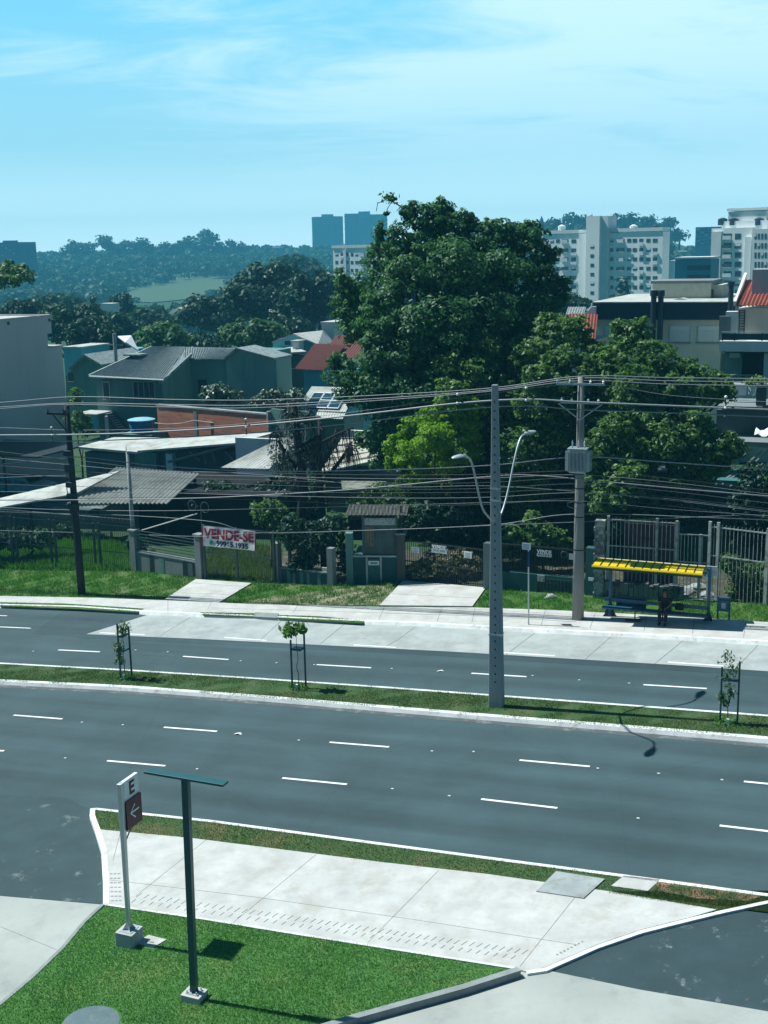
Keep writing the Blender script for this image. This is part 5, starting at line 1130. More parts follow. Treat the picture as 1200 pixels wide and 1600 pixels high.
# right wing stands further back
vW=4.5; uR=f.q(356,600,vW)[0]; zw=f.q(320,561,vW)[1]; uN=f.q(300,600,vW)[0]
MB().corr(f.Q(288,544,vR),f.Q(375,546,vR),f.Q(357,562,vW-.3),f.Q(288,562,vW-.3),22,.13,.05).build('wing_roof',m_tile,f.t)
MB().corr(f.Q(287,544,vR),f.Q(290,544,vR),f.Q(290,562,vW-.3),C,3,.1,.05).build('roof_valley',m_tile,f.t)
MB().box(uM,vW,-3,uR,vR*2,zw).build('wing_wall',w_green,f.t)
# gable side wall of the front block, seen obliquely
g=[(uM,0,-3),(uM,vW,-3),(uM,vW,zw+.3),(uM,0,ze-.05)]; MB().prism(g,(.12,0,0)).build('side_wall',w_green,f.t)
MB().prism([(uM+.12,-.4,ze),(uM+.12,vW,zw+.5),(uM+.12,vW,zw+.3),(uM+.12,-.4,ze-.2)],(.2,0,0)).build('barge_board',m_tile,f.t)
MB().tube([f.Q(140,588,-.45),f.Q(256,594,-.45)],.09,6).build('gutter',m_pale,f.t)
MB().tube([f.Q(139,587,-.4),f.Q(237,542,vR)],.10,6).build('verge_tiles',m_fibrow,f.t); MB().tube([A,B_],.12,6).build('ridge_tiles',m_tile,f.t)
w=f.window(207,595,243,622,0,m_pale,m_glass,3); f.window(160,596,173,624,0,m_pale,m_glass,0); f.window(270,592,284,613,vW,m_pale,m_glass,0)
a,z=f.q(201,560,4.5); ch=MB().box(a-.0,4.2,z-1.4,a+1.1,5.2,z+.0).build('chimney',w_dkgr,f.t); MB().box(a-.2,4.0,z+.25,a+1.3,5.4,z+.38).build('cap',m_tile,ch); MB().box(a-.2,4.0,z-.6,a+.6,4.19,z-.45).build('flashing',m_fibrow,ch)
a,z=f.q(170,650); MB().box(f.q(141,640)[0],-2.2,f.q(155,643)[1],f.q(176,640)[0],0,f.q(155,641)[1]).build('porch_slab',m_fibrow,f.t); a=f.q(165,660,-2)[0]; MB().box(a,-2.1,-3,a+.2,-1.9,f.q(160,644)[1]).build('porch_post',w_pale,f.t)
mb=MB(); s0=f.Q(170,645,-.6); s1=f.Q(195,676,-.6)
for i in range(9): t_=i/9; mb.box(lerp(s0[0],s1[0],t_),-1.3,lerp(s0[2],s1[2],t_)-.3,lerp(s0[0],s1[0],t_)+.32,-.1,lerp(s0[2],s1[2],t_))
mb.build('stairs',w_dkgr,f.t)
MB().box(f.q(310,600,vW)[0],vW-.06,f.q(310,620,vW)[1],f.q(323,600,vW)[0],vW-.001,f.q(310,593,vW)[1]).build('door',m_dark,f.t)
# right part: pale gable wall
f=Fr(395,690,93,'house','house gable of stained pale green render right of the grey tiled roof','house')
ul=f.q(355,600)[0]; ur=f.q(433,600)[0]
g=[(ul,0,-3),(ur,0,-3),(ur,0,f.q(433,562)[1]),(f.q(372,545)[0],0,f.q(372,546)[1]),(ul,0,f.q(356,562)[1])]
MB().prism(g,(0,2.5,0)).build('wall',weathered('stained_green',(.20,.34,.31),(.07,.12,.12),.6,.7),f.t)
for a,b in ((g[3],g[2]),(g[4],g[3])): MB().prism([(a[0],-.3,a[2]),(b[0],-.3,b[2]),(b[0],-.3,b[2]+.15),(a[0],-.3,a[2]+.15)],(0,3,0)).build('roof',m_tile,f.t)
# small far-left houses
f=Fr(130,620,118,'house','small gabled pale house squeezed between grey building and green house','house')
g=[f.Q(103,650),f.Q(163,650),f.Q(163,572),f.Q(136,556),f.Q(112,577),f.Q(103,588)]; MB().prism(g,(0,8,0)).build('wall',w_green,f.t)
for a,b in ((g[3],g[2]),(g[4],g[3])): MB().prism([(a[0],-.5,a[2]),(b[0],-.5,b[2]),(b[0],-.5,b[2]+.2),(a[0],-.5,a[2]+.2)],(0,8,0)).build('roof',m_tile,f.t)
f.window(107,582,115,596,-.01,m_dark,m_glass,0); f.window(118,604,124,612,-.01,m_dark,m_glass,0)
f=Fr(120,600,128,'annex','small light blue flat-roofed block with a white coping behind the gable','building')
MB().box(f.q(100,560)[0],0,-3,f.q(128,560)[0],5,f.q(115,544)[1]).build('wall',w_blue,f.t); MB().box(f.q(100,560)[0]-.1,-.1,f.q(115,544)[1],f.q(128,560)[0]+.1,5,f.q(115,544)[1]+.15).build('coping',m_fibrow,f.t)
f=Fr(200,560,135,'house','small house with a steep white roof behind the grey tiled house','house')
A=f.Q(184,525,0);B_=f.Q(205,524,0);C=f.Q(217,548,-2);D=f.Q(196,534,-2.5); slab_pts(A,B_,C,D,.15,'roof',m_white,f.t); MB().box(f.q(193,560)[0],.2,-4,f.q(214,560)[0],5,f.q(200,545)[1]).build('wall',w_blue,f.t)
b=P(182,575,112); t=empty('utility_pole',(b[0],b[1],0),'small concrete utility pole with crossarm standing behind the grey tiled roof','utility pole'); zt=P(181,521,112)[2]; MB().tube([(0,0,-1),(0,0,zt)],.17,8).build('pole',m_polec,t); MB().box(-1.0,-.06,zt-1.1,.8,.06,zt-.98).build('crossarm',m_polec,t)
# white-roofed gable, terracotta house, solar roof
f=Fr(470,600,118,'house','house with white sheet roofs and a square chimney left of the red tiled roof','house')
g=[f.Q(425,560),f.Q(495,560),f.Q(495,537),f.Q(458,522),f.Q(427,533)]; MB().prism(g,(0,.4,0)).build('wall',w_blue,f.t); slab_pts(f.Q(458,521.5,-.3),f.Q(425,534,-.3),f.Q(440,528,9),f.Q(503,516.5,9),.15,'left_roof',m_slabgrey,f.t)
slab_pts(f.Q(458,521,-.3),f.Q(505,516,9),f.Q(523,536,9),f.Q(497,538,-.3),.15,'roof',m_fibrow,f.t); slab_pts(f.Q(425,546,.0),f.Q(458,541,.0),f.Q(479,549,-3),f.Q(410,553,-3),.15,'lower_roof',m_fibrow,f.t)
ch=f.box('chimney',w_pale,457,534,467,551,-1.6,-.5); f.box('cap',m_fibrow,455,532,469,534,-1.8,-.3,parent=ch,at=-1.6)
f.window(445,533,454,539,-.01,m_dark,m_glass,0,sill=False)
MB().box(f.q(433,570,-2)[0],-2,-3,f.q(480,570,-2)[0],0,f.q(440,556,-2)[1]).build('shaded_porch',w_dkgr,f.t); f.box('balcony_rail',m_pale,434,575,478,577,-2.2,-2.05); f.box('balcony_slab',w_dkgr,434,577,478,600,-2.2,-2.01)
f=Fr(515,520,128,'lift_tower','plain pale concrete rooftop box behind the white sheet roofs','building'); MB().box(f.q(503,520)[0],0,-5,f.q(522,520)[0],4,f.q(510,506)[1]).build('wall',w_pale,f.t); MB().box(f.q(503,520)[0]-.1,-.1,f.q(510,506)[1],f.q(522,520)[0]+.1,4,f.q(510,506)[1]+.2).build('coping',m_conc,f.t)
f=Fr(500,620,104,'house','light blue house with a terracotta ribbed roof at the edge of the big tree','house')
MB().corr(f.Q(492,537,5),f.Q(540,540,5),f.Q(505,579,0),f.Q(460,577,0),16,.07,.05).build('roof',m_terra,f.t); MB().corr(f.Q(525,524,8),f.Q(600,524,8),f.Q(575,560,3),f.Q(500,560,3),20,.07,.05).build('upper_roof',m_terra,f.t)
MB().box(f.q(472,590)[0],.3,-3,f.q(540,590)[0],6,f.q(490,580)[1]).build('wall',w_blue,f.t)
f=Fr(500,660,92,'house','low house with white ribbed roof carrying three solar panels','house')
A=f.Q(487,604,4);B_=f.Q(560,606,4);C=f.Q(540,644,0);D=f.Q(462,641,0); sr=MB().corr(A,B_,C,D,24,.04,.04).build('roof',m_fibrow,f.t)
MB().corr(f.Q(470,643,-.2),f.Q(540,646,-.2),f.Q(535,655,-1),f.Q(472,652,-1),16,.04,.04).build('lower_roof',m_fibrow,f.t)
MB().box(f.q(466,660)[0],.2,-3,f.q(536,660)[0],3.8,f.q(500,654)[1]).build('wall',w_green,f.t)
A=[np.array(q) for q in (A,B_,C,D)]; nn_=np.cross(A[1]-A[0],A[3]-A[0]); nn_/=np.linalg.norm(nn_); nn_*=np.sign(nn_[2])
m_sol=mat('solar_cells',(.015,.05,.07),.15,.15,spec=.8)
rp=lambda s_,t_,h=.1: (A[0]*(1-s_)+A[1]*s_)*(1-t_)+(A[3]*(1-s_)+A[2]*s_)*t_+nn_*h
for i in range(3):
    s0=.17+.23*i; s1=s0+.21; pn=MB().prism([rp(s0,.33),rp(s1,.33),rp(s1,.93),rp(s0,.93)],nn_*.05).build('solar_panel',m_sol,f.t)
    fr=MB()
    for (a,b) in (((s0,.33),(s1,.33)),((s1,.33),(s1,.93)),((s1,.93),(s0,.93)),((s0,.93),(s0,.33)),((s0,.63),(s1,.63))): fr.tube([rp(*a,.16),rp(*b,.16)],.04,4)
    fr.build('panel_frame',m_white,pn)
# ================================================================== houses of the right side
f=Fr(1010,600,88,'apartment_house','beige apartment house with a dark navy roof band and white shutters','building')
zb=f.q(1000,499)[1]; zt=f.q(1000,473)[1]; u0=f.q(930,560)[0]; u1=f.q(1125,560)[0]
MB().box(u0,0,-2,u1,14,zb).build('wall',w_beige,f.t)
MB().box(u0-.2,-.35,zb,f.q(1149,490)[0],14,zt).build('roof_band',m_navyb,f.t); MB().box(u0-.22,-.37,zt,f.q(1149,490)[0]+.02,14,zt+.08).build('band_coping',m_fibrow,f.t)
m_shut=mat('white_shutter',(.66,.70,.70),.5,.05)
for x0,y0,x1,y1 in ((944,509,975,535),(1046,509,1079,535),(1090,509,1125,535)):
    w=f.window(x0,y0,x1,y1,0,m_pale,m_shut,0); a,z1=f.q(x0,y0); b,z0=f.q(x1,y1); mb=MB()
    for k in range(12): zz=lerp(z0,z1,(k+.5)/12.5); mb.box(a+.08,-.03,zz,b-.08,-.013,zz+.05)
    mb.build('shutter_slats',m_shut,w); MB().box(a+.06,-.07,z1-.3,b-.06,-.051,z1-.02).build('shutter_box',m_white,w)
for x in (1023,1034): 
    a=f.q(x,500)[0]; fl=MB().tube([(a,-.6,f.q(x,530)[1]),(a,-.6,f.q(x,456)[1])],.20,12).build('flue',m_navyb,f.t); MB().tube([(a,-.6,f.q(x,462)[1]),(a,-.6,f.q(x,453)[1])],.27,12).build('cowl',m_navyb,fl)
a=f.q(1143,500)[0]; fl=MB().tube([(a,-.9,f.q(1143,486)[1]),(a,-.9,f.q(1143,442)[1])],.18,12).build('flue',m_navyb,f.t); MB().tube([(a,-.9,f.q(1143,446)[1]),(a,-.9,f.q(1143,439)[1])],.25,12).build('cowl',m_navyb,fl)
# penthouse block behind
vp=5; MB().box(f.q(1020,460,vp)[0],vp,zt,f.q(1111,460,vp)[0],vp+5,f.q(1050,443,vp)[1]).build('penthouse',mat('penthouse_render',(.44,.47,.38),.9,.12),f.t)
z_=f.q(1050,443,vp)[1]; MB().box(f.q(1020,460,vp)[0]-.15,vp-.15,z_,f.q(1111,460,vp)[0]+.15,vp+5.2,z_+.2).build('penthouse_coping',w_conc,f.t); MB().box(f.q(1111,460,vp)[0],vp+.5,zt,f.q(1127,460,vp)[0],vp+5,f.q(1050,446,vp)[1]).build('penthouse_wing',MATS['penthouse_render'],f.t)
hp=[f.Q(1034,472,2.5),f.Q(1063,466,2.5),f.Q(1092,472,2.5)]; MB().prism(hp,(0,1.5,0)).build('roof_hatch',m_fibrow,f.t)
a=f.q(1112,465,vp)[0]; MB().box(a-.05,vp-.05,f.q(1112,471,vp)[1],a+.12,vp-.01,f.q(1112,452,vp)[1]).build('slot',m_dark,f.t)
# left annex with bright red tiles
f=Fr(905,560,84,'house','small house with bright red ridged roof left of the beige apartment house','house')
MB().corr(f.Q(889,491,5),f.Q(934,491,5),f.Q(930,530,0),f.Q(885,530,0),9,.1,.06).build('roof',m_terra2,f.t); MB().box(f.q(888,560)[0],.2,-2,f.q(929,560)[0],5,f.q(900,532)[1]).build('wall',w_beige,f.t)
MB().prism([f.Q(914,492,4.9),f.Q(925,479,4.9),f.Q(930,479,4.9),f.Q(930,492,4.9)],(0,.4,0)).build('white_gable',m_white,f.t); MB().corr(f.Q(888,480,9),f.Q(916,480,9),f.Q(912,492,5.2),f.Q(884,492,5.2),7,.06).build('rear_roof',m_tile,f.t)
# balcony house at the right edge
f=Fr(1160,600,80,'house','grey balcony house with a red tiled roof at the right edge','house')
zE=f.q(1180,479)[1]
MB().corr(f.Q(1164,438,4),f.Q(1290,436,4),f.Q(1270,478,-.5),f.Q(1148,478,-.5),20,.09,.05).build('roof',m_terra2,f.t)
MB().prism([f.Q(1146,478,-.5),f.Q(1163,433,4),f.Q(1167,433,4),f.Q(1150,478,-.5)],(0,0,.3)).build('gable_coping',m_white,f.t)
MB().box(f.q(1153,520)[0],1.2,-2,f.q(1290,520)[0],9,zE-.1).build('wall',w_beige,f.t); MB().box(f.q(1153,470)[0],.6,zE-.22,f.q(1290,470)[0],1.2,zE-.1).build('soffit',w_pale,f.t)
f.box('water_box',w_grey,1176,421,1260,452,1.5,4,zlo=f.q(1176,458,1.5)[1])
f.box('parapet_pillar',w_pale,1134,487,1150,530,-.3,.6)
f.box('parapet_side',w_conc,1124,497,1128,532,-.8,.9); f.box('parapet_wall',w_conc,1124,494,1140,532,-.78,-.5)
f.box('balcony_slab',w_pale,1124,533,1290,551,-1.5,1.2); f.box('balcony_slab_lower',w_dkgr,1126,551,1290,553,-1.3,1.2)
rl=f.box('balcony_glass',mat('smoked_glass',(.03,.07,.08),.1,.1,spec=.8),1128,521,1290,532,-1.42,-1.39); f.box('handrail',m_pale,1127,518.5,1290,520.5,-1.46,-1.35,parent=rl)
for x in (1128,1147,1190): f.box('baluster',m_dark,x,520.5,x+1.6,532.5,-1.45,-1.36,parent=rl)
ld=empty('ladder',f.o,'dark metal ladder leaning on the upper wall of the balcony house','ladder')
for x in (1156,1164): a,z1=f.q(x,481,1.1); MB().box(a-.03,1.08,f.q(x,521,1.1)[1],a+.03,1.14,z1).build('rail',m_dark,ld)
for k in range(9): z=lerp(f.q(1160,520,1.1)[1],f.q(1160,482,1.1)[1],(k+.3)/9); MB().box(f.q(1156,500,1.1)[0],1.09,z,f.q(1164,500,1.1)[0],1.13,z+.04).build('rung',m_dark,ld)
MB().box(f.q(1126,570)[0],.3,-2,f.q(1160,570)[0],9,f.q(1140,552)[1]).build('lower_wall',w_green,f.t); f.box('doorway',m_black,1160,553,1194,588,.2,1.15); f.box('pillar',w_pale,1194,551,1204,600,-1,.2)
ac=f.box('air_conditioner',m_pale,1140,551.5,1156,559,.0,.29)
f.box('shutter_rail',m_pale,1137,586,1290,588,-1.2,-1.1); f.box('lower_balcony',w_pale,1140,598,1290,640,-1.1,-.9)
# potted plant on the wall of the lower house
f=Fr(1190,700,66,'row_house','low shaded row house with flat concrete eaves behind the right-hand trees','house')
zz=f.q(1150,693)[1]
f.box('roof_slab',w_conc,1110,688,1290,703,-.5,7); f.box('upper_wall',w_dkgr,1120,640,1290,690,2.2,7); f.box('canopy',weathered('teal_canopy',(.05,.17,.18),(.02,.07,.08),.4,.8),1062,747,1180,772,-1.5,2); f.box('lower_canopy',MATS['teal_canopy'],1070,783,1160,795,-1.5,2)
MB().box(f.q(1050,800)[0],.2,-1,f.q(1290,800)[0],6,f.q(1100,775)[1]).build('wall',w_dkgr,f.t); f.box('porch_pillar',w_green,1062,797,1072,850,-1.4,-1.1)
for i,(x0,y0,x1,y1) in enumerate(((1118,757,1160,731),(1128,757,1168,729),(1140,760,1200,722),(1168,722,1190,706),(1172,728,1200,704),(1160,712,1170,704),(1092,744,1106,741))):
    MB().tube([f.Q(x0,y0,-1.6),f.Q(x1,y1,.8)],.045,4).build('pergola_bar',m_fibrow,f.t)
f.box('terrace_slab',w_conc,1118,634,1290,640,1.2,5); f.box('terrace_wall',w_pale,1140,600,1165,618,3,3.3); f.box('terrace_pillar',w_dkgr,1182,607,1196,634,1.4,1.8); f.box('terrace_ledge',w_conc,1170,600,1290,607,1.0,2.2)
ob=np.array(P(1175,600,66)); t=empty('potted_plant',P(1175,618,65),'yellow green plant in a white hanging pot on the terrace ledge at right','potted plant')
MB().lathe([(.12,0),(.18,.1),(.22,.4),(.2,.55),(.17,.55)],14).build('pot',m_white,t)
V=leaf_cloud([(0,0,.75),(.3,0,.85),(-.2,0,.7),(.5,0,.75)],[.3,.3,.25,.25],140,.09,4,.7,.5); link('foliage',quads_mesh('foliage',V),t,leafmat('pot_leaf',(.12,.22,.04),(.30,.38,.08)))
t=empty('awning_cloth',P(1190,680,64),'crumpled white cloth hanging off the flat concrete eave at the right edge','cloth')
mb=MB(); rr=random.Random(2)
for i in range(7):
    for j in range(3): mb.v.append((-.35+i*.2,j*.5-.3,.12*math.sin(i*1.9+j)+.1*j-.0+.06*rr.random()))
for i in range(6):
    for j in range(2): k=i*3+j; mb.f.append((k,k+3,k+4,k+1))
o=mb.build('cloth',m_white,t,smooth=True); s=o.modifiers.new('s','SOLIDIFY'); s.thickness=.03
# yard walls and floors; workshop and earth carry the shade in their colour
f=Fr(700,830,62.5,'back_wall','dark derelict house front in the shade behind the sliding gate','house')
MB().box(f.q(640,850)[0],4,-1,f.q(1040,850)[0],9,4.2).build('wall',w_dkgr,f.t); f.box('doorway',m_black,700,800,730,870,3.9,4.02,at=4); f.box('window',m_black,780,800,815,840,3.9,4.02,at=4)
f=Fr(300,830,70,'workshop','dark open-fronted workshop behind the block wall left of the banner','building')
MB().box(f.q(205,850)[0],1,-1,f.q(420,850)[0],7,f.q(300,775)[1]).build('wall',m_black,f.t)  # solid box, its near-black colour stands in for the shade inside
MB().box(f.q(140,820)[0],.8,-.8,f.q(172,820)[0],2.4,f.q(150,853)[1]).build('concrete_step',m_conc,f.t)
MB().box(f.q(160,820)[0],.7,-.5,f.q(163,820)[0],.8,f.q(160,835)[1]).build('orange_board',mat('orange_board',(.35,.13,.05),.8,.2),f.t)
# rear yard surface, rough grass
yd=px([(-120,886),(60,891),(210,892),(210,862),(150,835),(60,850),(-120,870)]); sheet('yard_grass',yd,-.02,.012,g_verge)
yd2=px([(322,903),(428,909),(440,862),(380,850),(326,852)]); sheet('yard_grass',yd2,-.02,.013,g_verge)
blades('tall_grass',yd,26000,.15,.45,.03,L_verge,'tall bright green grass in the fenced yard at the left',.01,21)
blades('tall_grass',yd2,11000,.12,.4,.03,L_dry,'rough yellowed grass behind the banner gate',.01,22)
yd3=px([(432,907),(634,905),(934,924),(1100,930),(1200,940),(1200,900),(934,880),(634,860),(440,862)]); sheet('shaded_yard',yd3,-.02,.012,patchy('shaded_earth',(.05,.05,.035),(.12,.12,.07),.5,.65,2))  # earth colour darkened to hold the shade under the trees
# ================================================================== vegetation
L_big=leafmat('big_tree_leaf',(.014,.065,.035),(.085,.21,.075),trans=.3,gloss=.2,ns=.6)
L_mid=leafmat('fresh_leaf',(.025,.085,.03),(.13,.24,.055),trans=.3,gloss=.3,ns=.3)
L_yel=leafmat('yellow_green_leaf',(.07,.20,.015),(.26,.42,.025),trans=.4,gloss=.2,ns=.4)
L_drk=leafmat('dark_leaf',(.010,.040,.032),(.028,.085,.045),trans=.2,gloss=.25,ns=.15)
L_lite=leafmat('pale_leaf',(.03,.10,.05),(.10,.20,.06),trans=.3,gloss=.25,ns=.15)
L_wax=leafmat('waxy_leaf',(.02,.06,.04),(.09,.16,.10),trans=.1,gloss=.9,ns=.5)
L_far=leafmat('far_leaf',(.012,.045,.03),(.04,.10,.045),trans=.2,gloss=.1,ns=.012)
def crown_mesh(lobes,leaf,cov,seed,clump=.16,inner=.35,gap=.93):
    """lobes: (centre xyz, radii xyz); leaves sit in clumps over the lobe surfaces"""
    r=np.random.RandomState(seed); V=[]
    C_=np.array([l[0] for l in lobes]); RR=np.array([l[1] for l in lobes])
    for li,(c,rad) in enumerate(lobes):
        c=np.array(c); rad=np.array(rad); Rm=rad.mean(); area=4*math.pi*Rm*Rm
        rc=max(leaf*2.2,clump*Rm*1.3); nc=max(8,int(area*1.5/(math.pi*rc*rc)))
        d=r.randn(nc,3); d/=np.linalg.norm(d,axis=1)[:,None]; k=.62+.42*r.rand(nc)**.7
        p=c+d*rad*k[:,None]
        # drop clumps buried in other lobes
        keep=np.ones(nc,bool)
        for j in range(len(lobes)):
            if j!=li: keep&=(((p-C_[j])/RR[j])**2).sum(1)>.45
        keep|=r.rand(nc)<.25; keep&=r.rand(nc)<gap
        p=p[keep]; dd=d[keep]; nc=len(p)
        if nc==0: continue
        nl=max(6,int(cov*math.pi*rc*rc*1.4/(leaf*leaf)))
        n=nc*nl; s_=rc*(.6+.8*r.rand(nc)); q=r.randn(nc,nl,3); q/=np.linalg.norm(q,axis=2)[...,None]; q[...,2]=np.where(r.rand(nc,nl)<.6,np.abs(q[...,2]),q[...,2]); 
        rad_=(.55+.5*r.rand(nc,nl))[...,None]
        lp=p[:,None,:]+q*rad_*s_[:,None,None]*np.array([1,1,.75])
        nn=q*.8+dd[:,None,:]*.4+np.array([0,0,.35])+r.randn(nc,nl,3)*.45
        lp=lp.reshape(-1,3); nn=nn.reshape(-1,3); nn/=np.linalg.norm(nn,axis=1)[:,None]+1e-9
        a=r.randn(n,3); a[:,2]-=.5; t1=a-nn*(a*nn).sum(1)[:,None]; t1/=np.linalg.norm(t1,axis=1)[:,None]+1e-9; t2=np.cross(nn,t1)
        z=(leaf*(.6+.8*r.rand(n)))[:,None]; bend=nn*z*.25
        V.append(np.stack([lp-t1*z,lp+t2*z*.55+bend*.4,lp+t1*z-bend,lp-t2*z*.55+bend*.4],1))
        # sparse inner fill so that the crown is not hollow
        ni=int(inner*area/(leaf*leaf*4)); q=r.randn(ni,3); q/=np.linalg.norm(q,axis=1)[:,None]; lp=c+q*rad*(.6*r.rand(ni)**.5)[:,None]
        nn=r.randn(ni,3); nn/=np.linalg.norm(nn,axis=1)[:,None]; t1=np.cross(nn,r.randn(ni,3)); t1/=np.linalg.norm(t1,axis=1)[:,None]; t2=np.cross(nn,t1); z=leaf*1.6
        V.append(np.stack([lp-t1*z,lp+t2*z*.7,lp+t1*z,lp-t2*z*.7],1))
    return np.concatenate(V)
TS=[100]
def tree(name,label,cat,Y,base,lobes,leaf,cov,m,tr=.3,group=None,gz=None,limbs=True,inner=.35,clump=.16,depth=1.0,gap=.93,shr=1.0):
    TS[0]+=1; rr=random.Random(TS[0])
    b=P(base[0],base[1],Y); z=float(zg(b[0],b[1])) if gz is None else gz
    t=empty(name,(b[0],b[1],z),label,cat,0.0,group); o=np.array([b[0],b[1],z]); L_=[]
    for l in lobes:
        x,y,rx,ry=l[:4]; dY=l[4] if len(l)>4 else 0
        c=P(x,y,Y+dY)-o; k=(Y+dY)/FPX; L_.append((c,(rx*k*shr,rx*k*depth*shr,ry*k*shr)))
    link('crown',quads_mesh('crown',crown_mesh(L_,leaf,cov,TS[0],clump,inner,gap)),t,m)
    zs=[c[2]-r_[2]*.2 for c,r_ in L_]; zt=sorted(zs)[len(zs)//2]
    cx=sum(c[0] for c,_ in L_)/len(L_); cy=sum(c[1] for c,_ in L_)/len(L_)
    mb=MB(); k=max(zt*.55,.5); mb.tube([(0,0,-.3),(cx*.1,cy*.1,k*.4),(cx*.35,cy*.35,k)],[tr*1.25,tr,tr*.8],9)
    if limbs:
        for c,r_ in L_:
            e=c-np.array([0,0,r_[2]*.3]); s_=np.array([cx*.35,cy*.35,k]); 
            mid=(s_+e)/2+np.array([rr.uniform(-.1,.1),rr.uniform(-.1,.1),-.05])*np.linalg.norm(e-s_); mb.tube([s_*.98,mid,e],[tr*.5,tr*.3,tr*.12],6)
    mb.build('trunk',m_bark,t,smooth=True); return t
def auto(x,y,rx,ry,n,seed,flat=False,dY=3):
    rr=random.Random(seed); L_=[(x,y+ry*.15,rx*.6,ry*.62,0)]
    for i in range(n):
        a=(i+rr.random()*.6)/n*6.283; k=rr.uniform(.5,.68); yy=math.sin(a)
        if flat and yy>0: yy*=.3
        s=rr.uniform(.3,.46); L_.append((x+rx*k*math.cos(a),y-ry*k*yy*-1,rx*s,ry*s*1.1,rr.uniform(-dY,dY)))
    return L_
tree('big_tree','very tall dark broadleaf tree towering over the middle of the street','tree',68,(700,880),
 [(662,352,36,30),(640,385,40,36,-1),(700,372,38,34,1),(745,385,40,36),(800,378,34,28,1),(600,418,34,34),(650,430,60,48,-2),(715,430,60,52,-2),(780,430,56,48,-1),(838,415,30,36),(855,452,34,34,0),(560,458,30,34,0),(560,505,38,38,0),(610,500,50,50,-3),(680,510,64,56,-4),(750,500,60,56,-3),(815,490,50,46,-1),(590,560,50,44,-3),(545,600,36,36,-2),(650,580,60,54,-4),(720,580,62,54,-4),(790,560,56,50,-2),(600,620,46,44,-3),(625,670,44,40,-3),(680,640,52,46,-4),(600,700,34,34,-2),(760,640,56,50,-3),(880,445,10,14,0),(528,570,18,22,-1),(690,345,26,24,1),(735,350,14,14,1),(640,330,18,16),(688,326,20,16,1),(722,348,20,18),(778,362,26,20),(832,368,26,22),(762,354,14,12,1),(860,400,18,20),(538,438,20,20),(532,478,16,22),(596,360,12,14),(870,470,16,20,0),(590,392,18,20),(570,690,16,18)],.115,.85,L_big,.55,clump=.3,inner=.35,gap=.78,shr=.9)
# bare twig with a tuft above the crown
o_=P(700,880,68); bt=[o for o in COL.objects if o.name.startswith('big_tree')][0]; q=lambda x,y: tuple(P(x,y,68)-np.array(bt.location))
mb=MB(); mb.tube([q(650,340),q(625,322),q(606,310)],[.06,.04,.02],5); mb.tube([q(606,310),q(590,318),q(588,330)],.02,4); mb.tube([q(612,315),q(606,325),q(603,334)],.02,4); mb.tube([q(612,313),q(616,300)],.02,4); mb.build('bare_twig',m_bark,bt)
V=leaf_cloud([q(606,309),q(612,312),q(604,334)],[.35,.3,.14],60,.12,8); link('twig_leaves',quads_mesh('twig_leaves',V),bt,L_big)
tree('tree','fresh green bushy tree right of the big dark tree, behind the transformer pole','tree',63,(860,880),
 [(868,530,40,38),(905,520,22,26,1),(830,560,42,38),(880,590,52,44,-2),(925,570,26,32,0),(800,600,42,36),(850,630,52,42,-2),(790,560,30,28,1),(905,630,34,36,-1),(855,505,18,16),(890,505,14,14,1),(815,545,18,16),(930,545,16,16,1),(840,590,24,20,-3),(880,560,24,20,-2),(740,585,30,26,-1),(705,612,26,22,-2),(765,625,30,26,-1),(700,570,20,18,-1),(760,545,22,18,0),(800,650,30,26,-1),(850,680,34,28,-1),(900,690,28,30,-1)],.11,.8,L_mid,.3,inner=.4,gap=.82,shr=.96)
tree('tree','wide green tree in front of the beige house with a shoot at its top','tree',61,(1010,880),
 [(985,535,32,34),(1003,515,14,18,0),(955,575,38,38),(1010,570,44,38,-1),(1050,590,40,34),(1095,600,36,30),(1125,612,24,24),(1000,610,50,36,-2),(1060,625,46,30,-1),(950,625,34,34),(970,512,14,14),(1035,550,18,16),(1075,575,20,16),(1125,595,16,12),(1140,612,12,14),(990,590,24,20,-3),(1060,600,24,18,-3)],.11,.8,L_mid,.3,inner=.4,gap=.82,shr=.96)
tree('tree','drooping bright leafed tree below the overhead cables at the right','tree',57,(1060,890),
 [(1095,665,20,22),(1055,690,40,30),(1115,698,36,24),(1150,705,18,16),(1010,700,36,32,1),(1080,725,38,22),(1120,728,24,14),(985,745,36,34),(950,780,34,32),(1010,780,32,28,1),(960,720,30,28,1),(1090,650,16,16),(1140,690,16,14),(1100,745,20,14),(1035,665,22,16),(1060,750,24,18),(1010,648,28,20,1),(1075,648,24,16,1),(965,670,30,26,1),(935,700,24,30,1),(925,745,22,24,1),(1000,815,24,16),(960,820,20,16)],.10,.8,L_mid,.22,inner=.4,gap=.82)
tree('yellow_green_tree','bright yellow green tree left of the lamp post under the cables','tree',61,(690,880),
 [(620,698,18,20),(640,672,20,18),(668,655,22,18),(702,640,26,18),(738,640,20,16),(640,712,24,22,-1),(680,685,30,24,-2),(722,672,28,24),(614,722,12,14),(655,742,20,20,-1),(700,718,28,24,-1),(738,700,22,28,1),(632,755,12,18),(660,778,14,22),(690,755,20,22,1),(648,800,12,18)],.08,.85,L_yel,.2,clump=.3,inner=.5)
tree('tree','loose climbing foliage hanging beside the lamp post arm','tree',60,(820,890),[(815,700,34,34),(845,720,26,30),(800,750,22,34),(822,790,20,34),(840,760,20,26),(812,830,16,22),(865,690,20,22)],.11,.6,L_mid,.15)
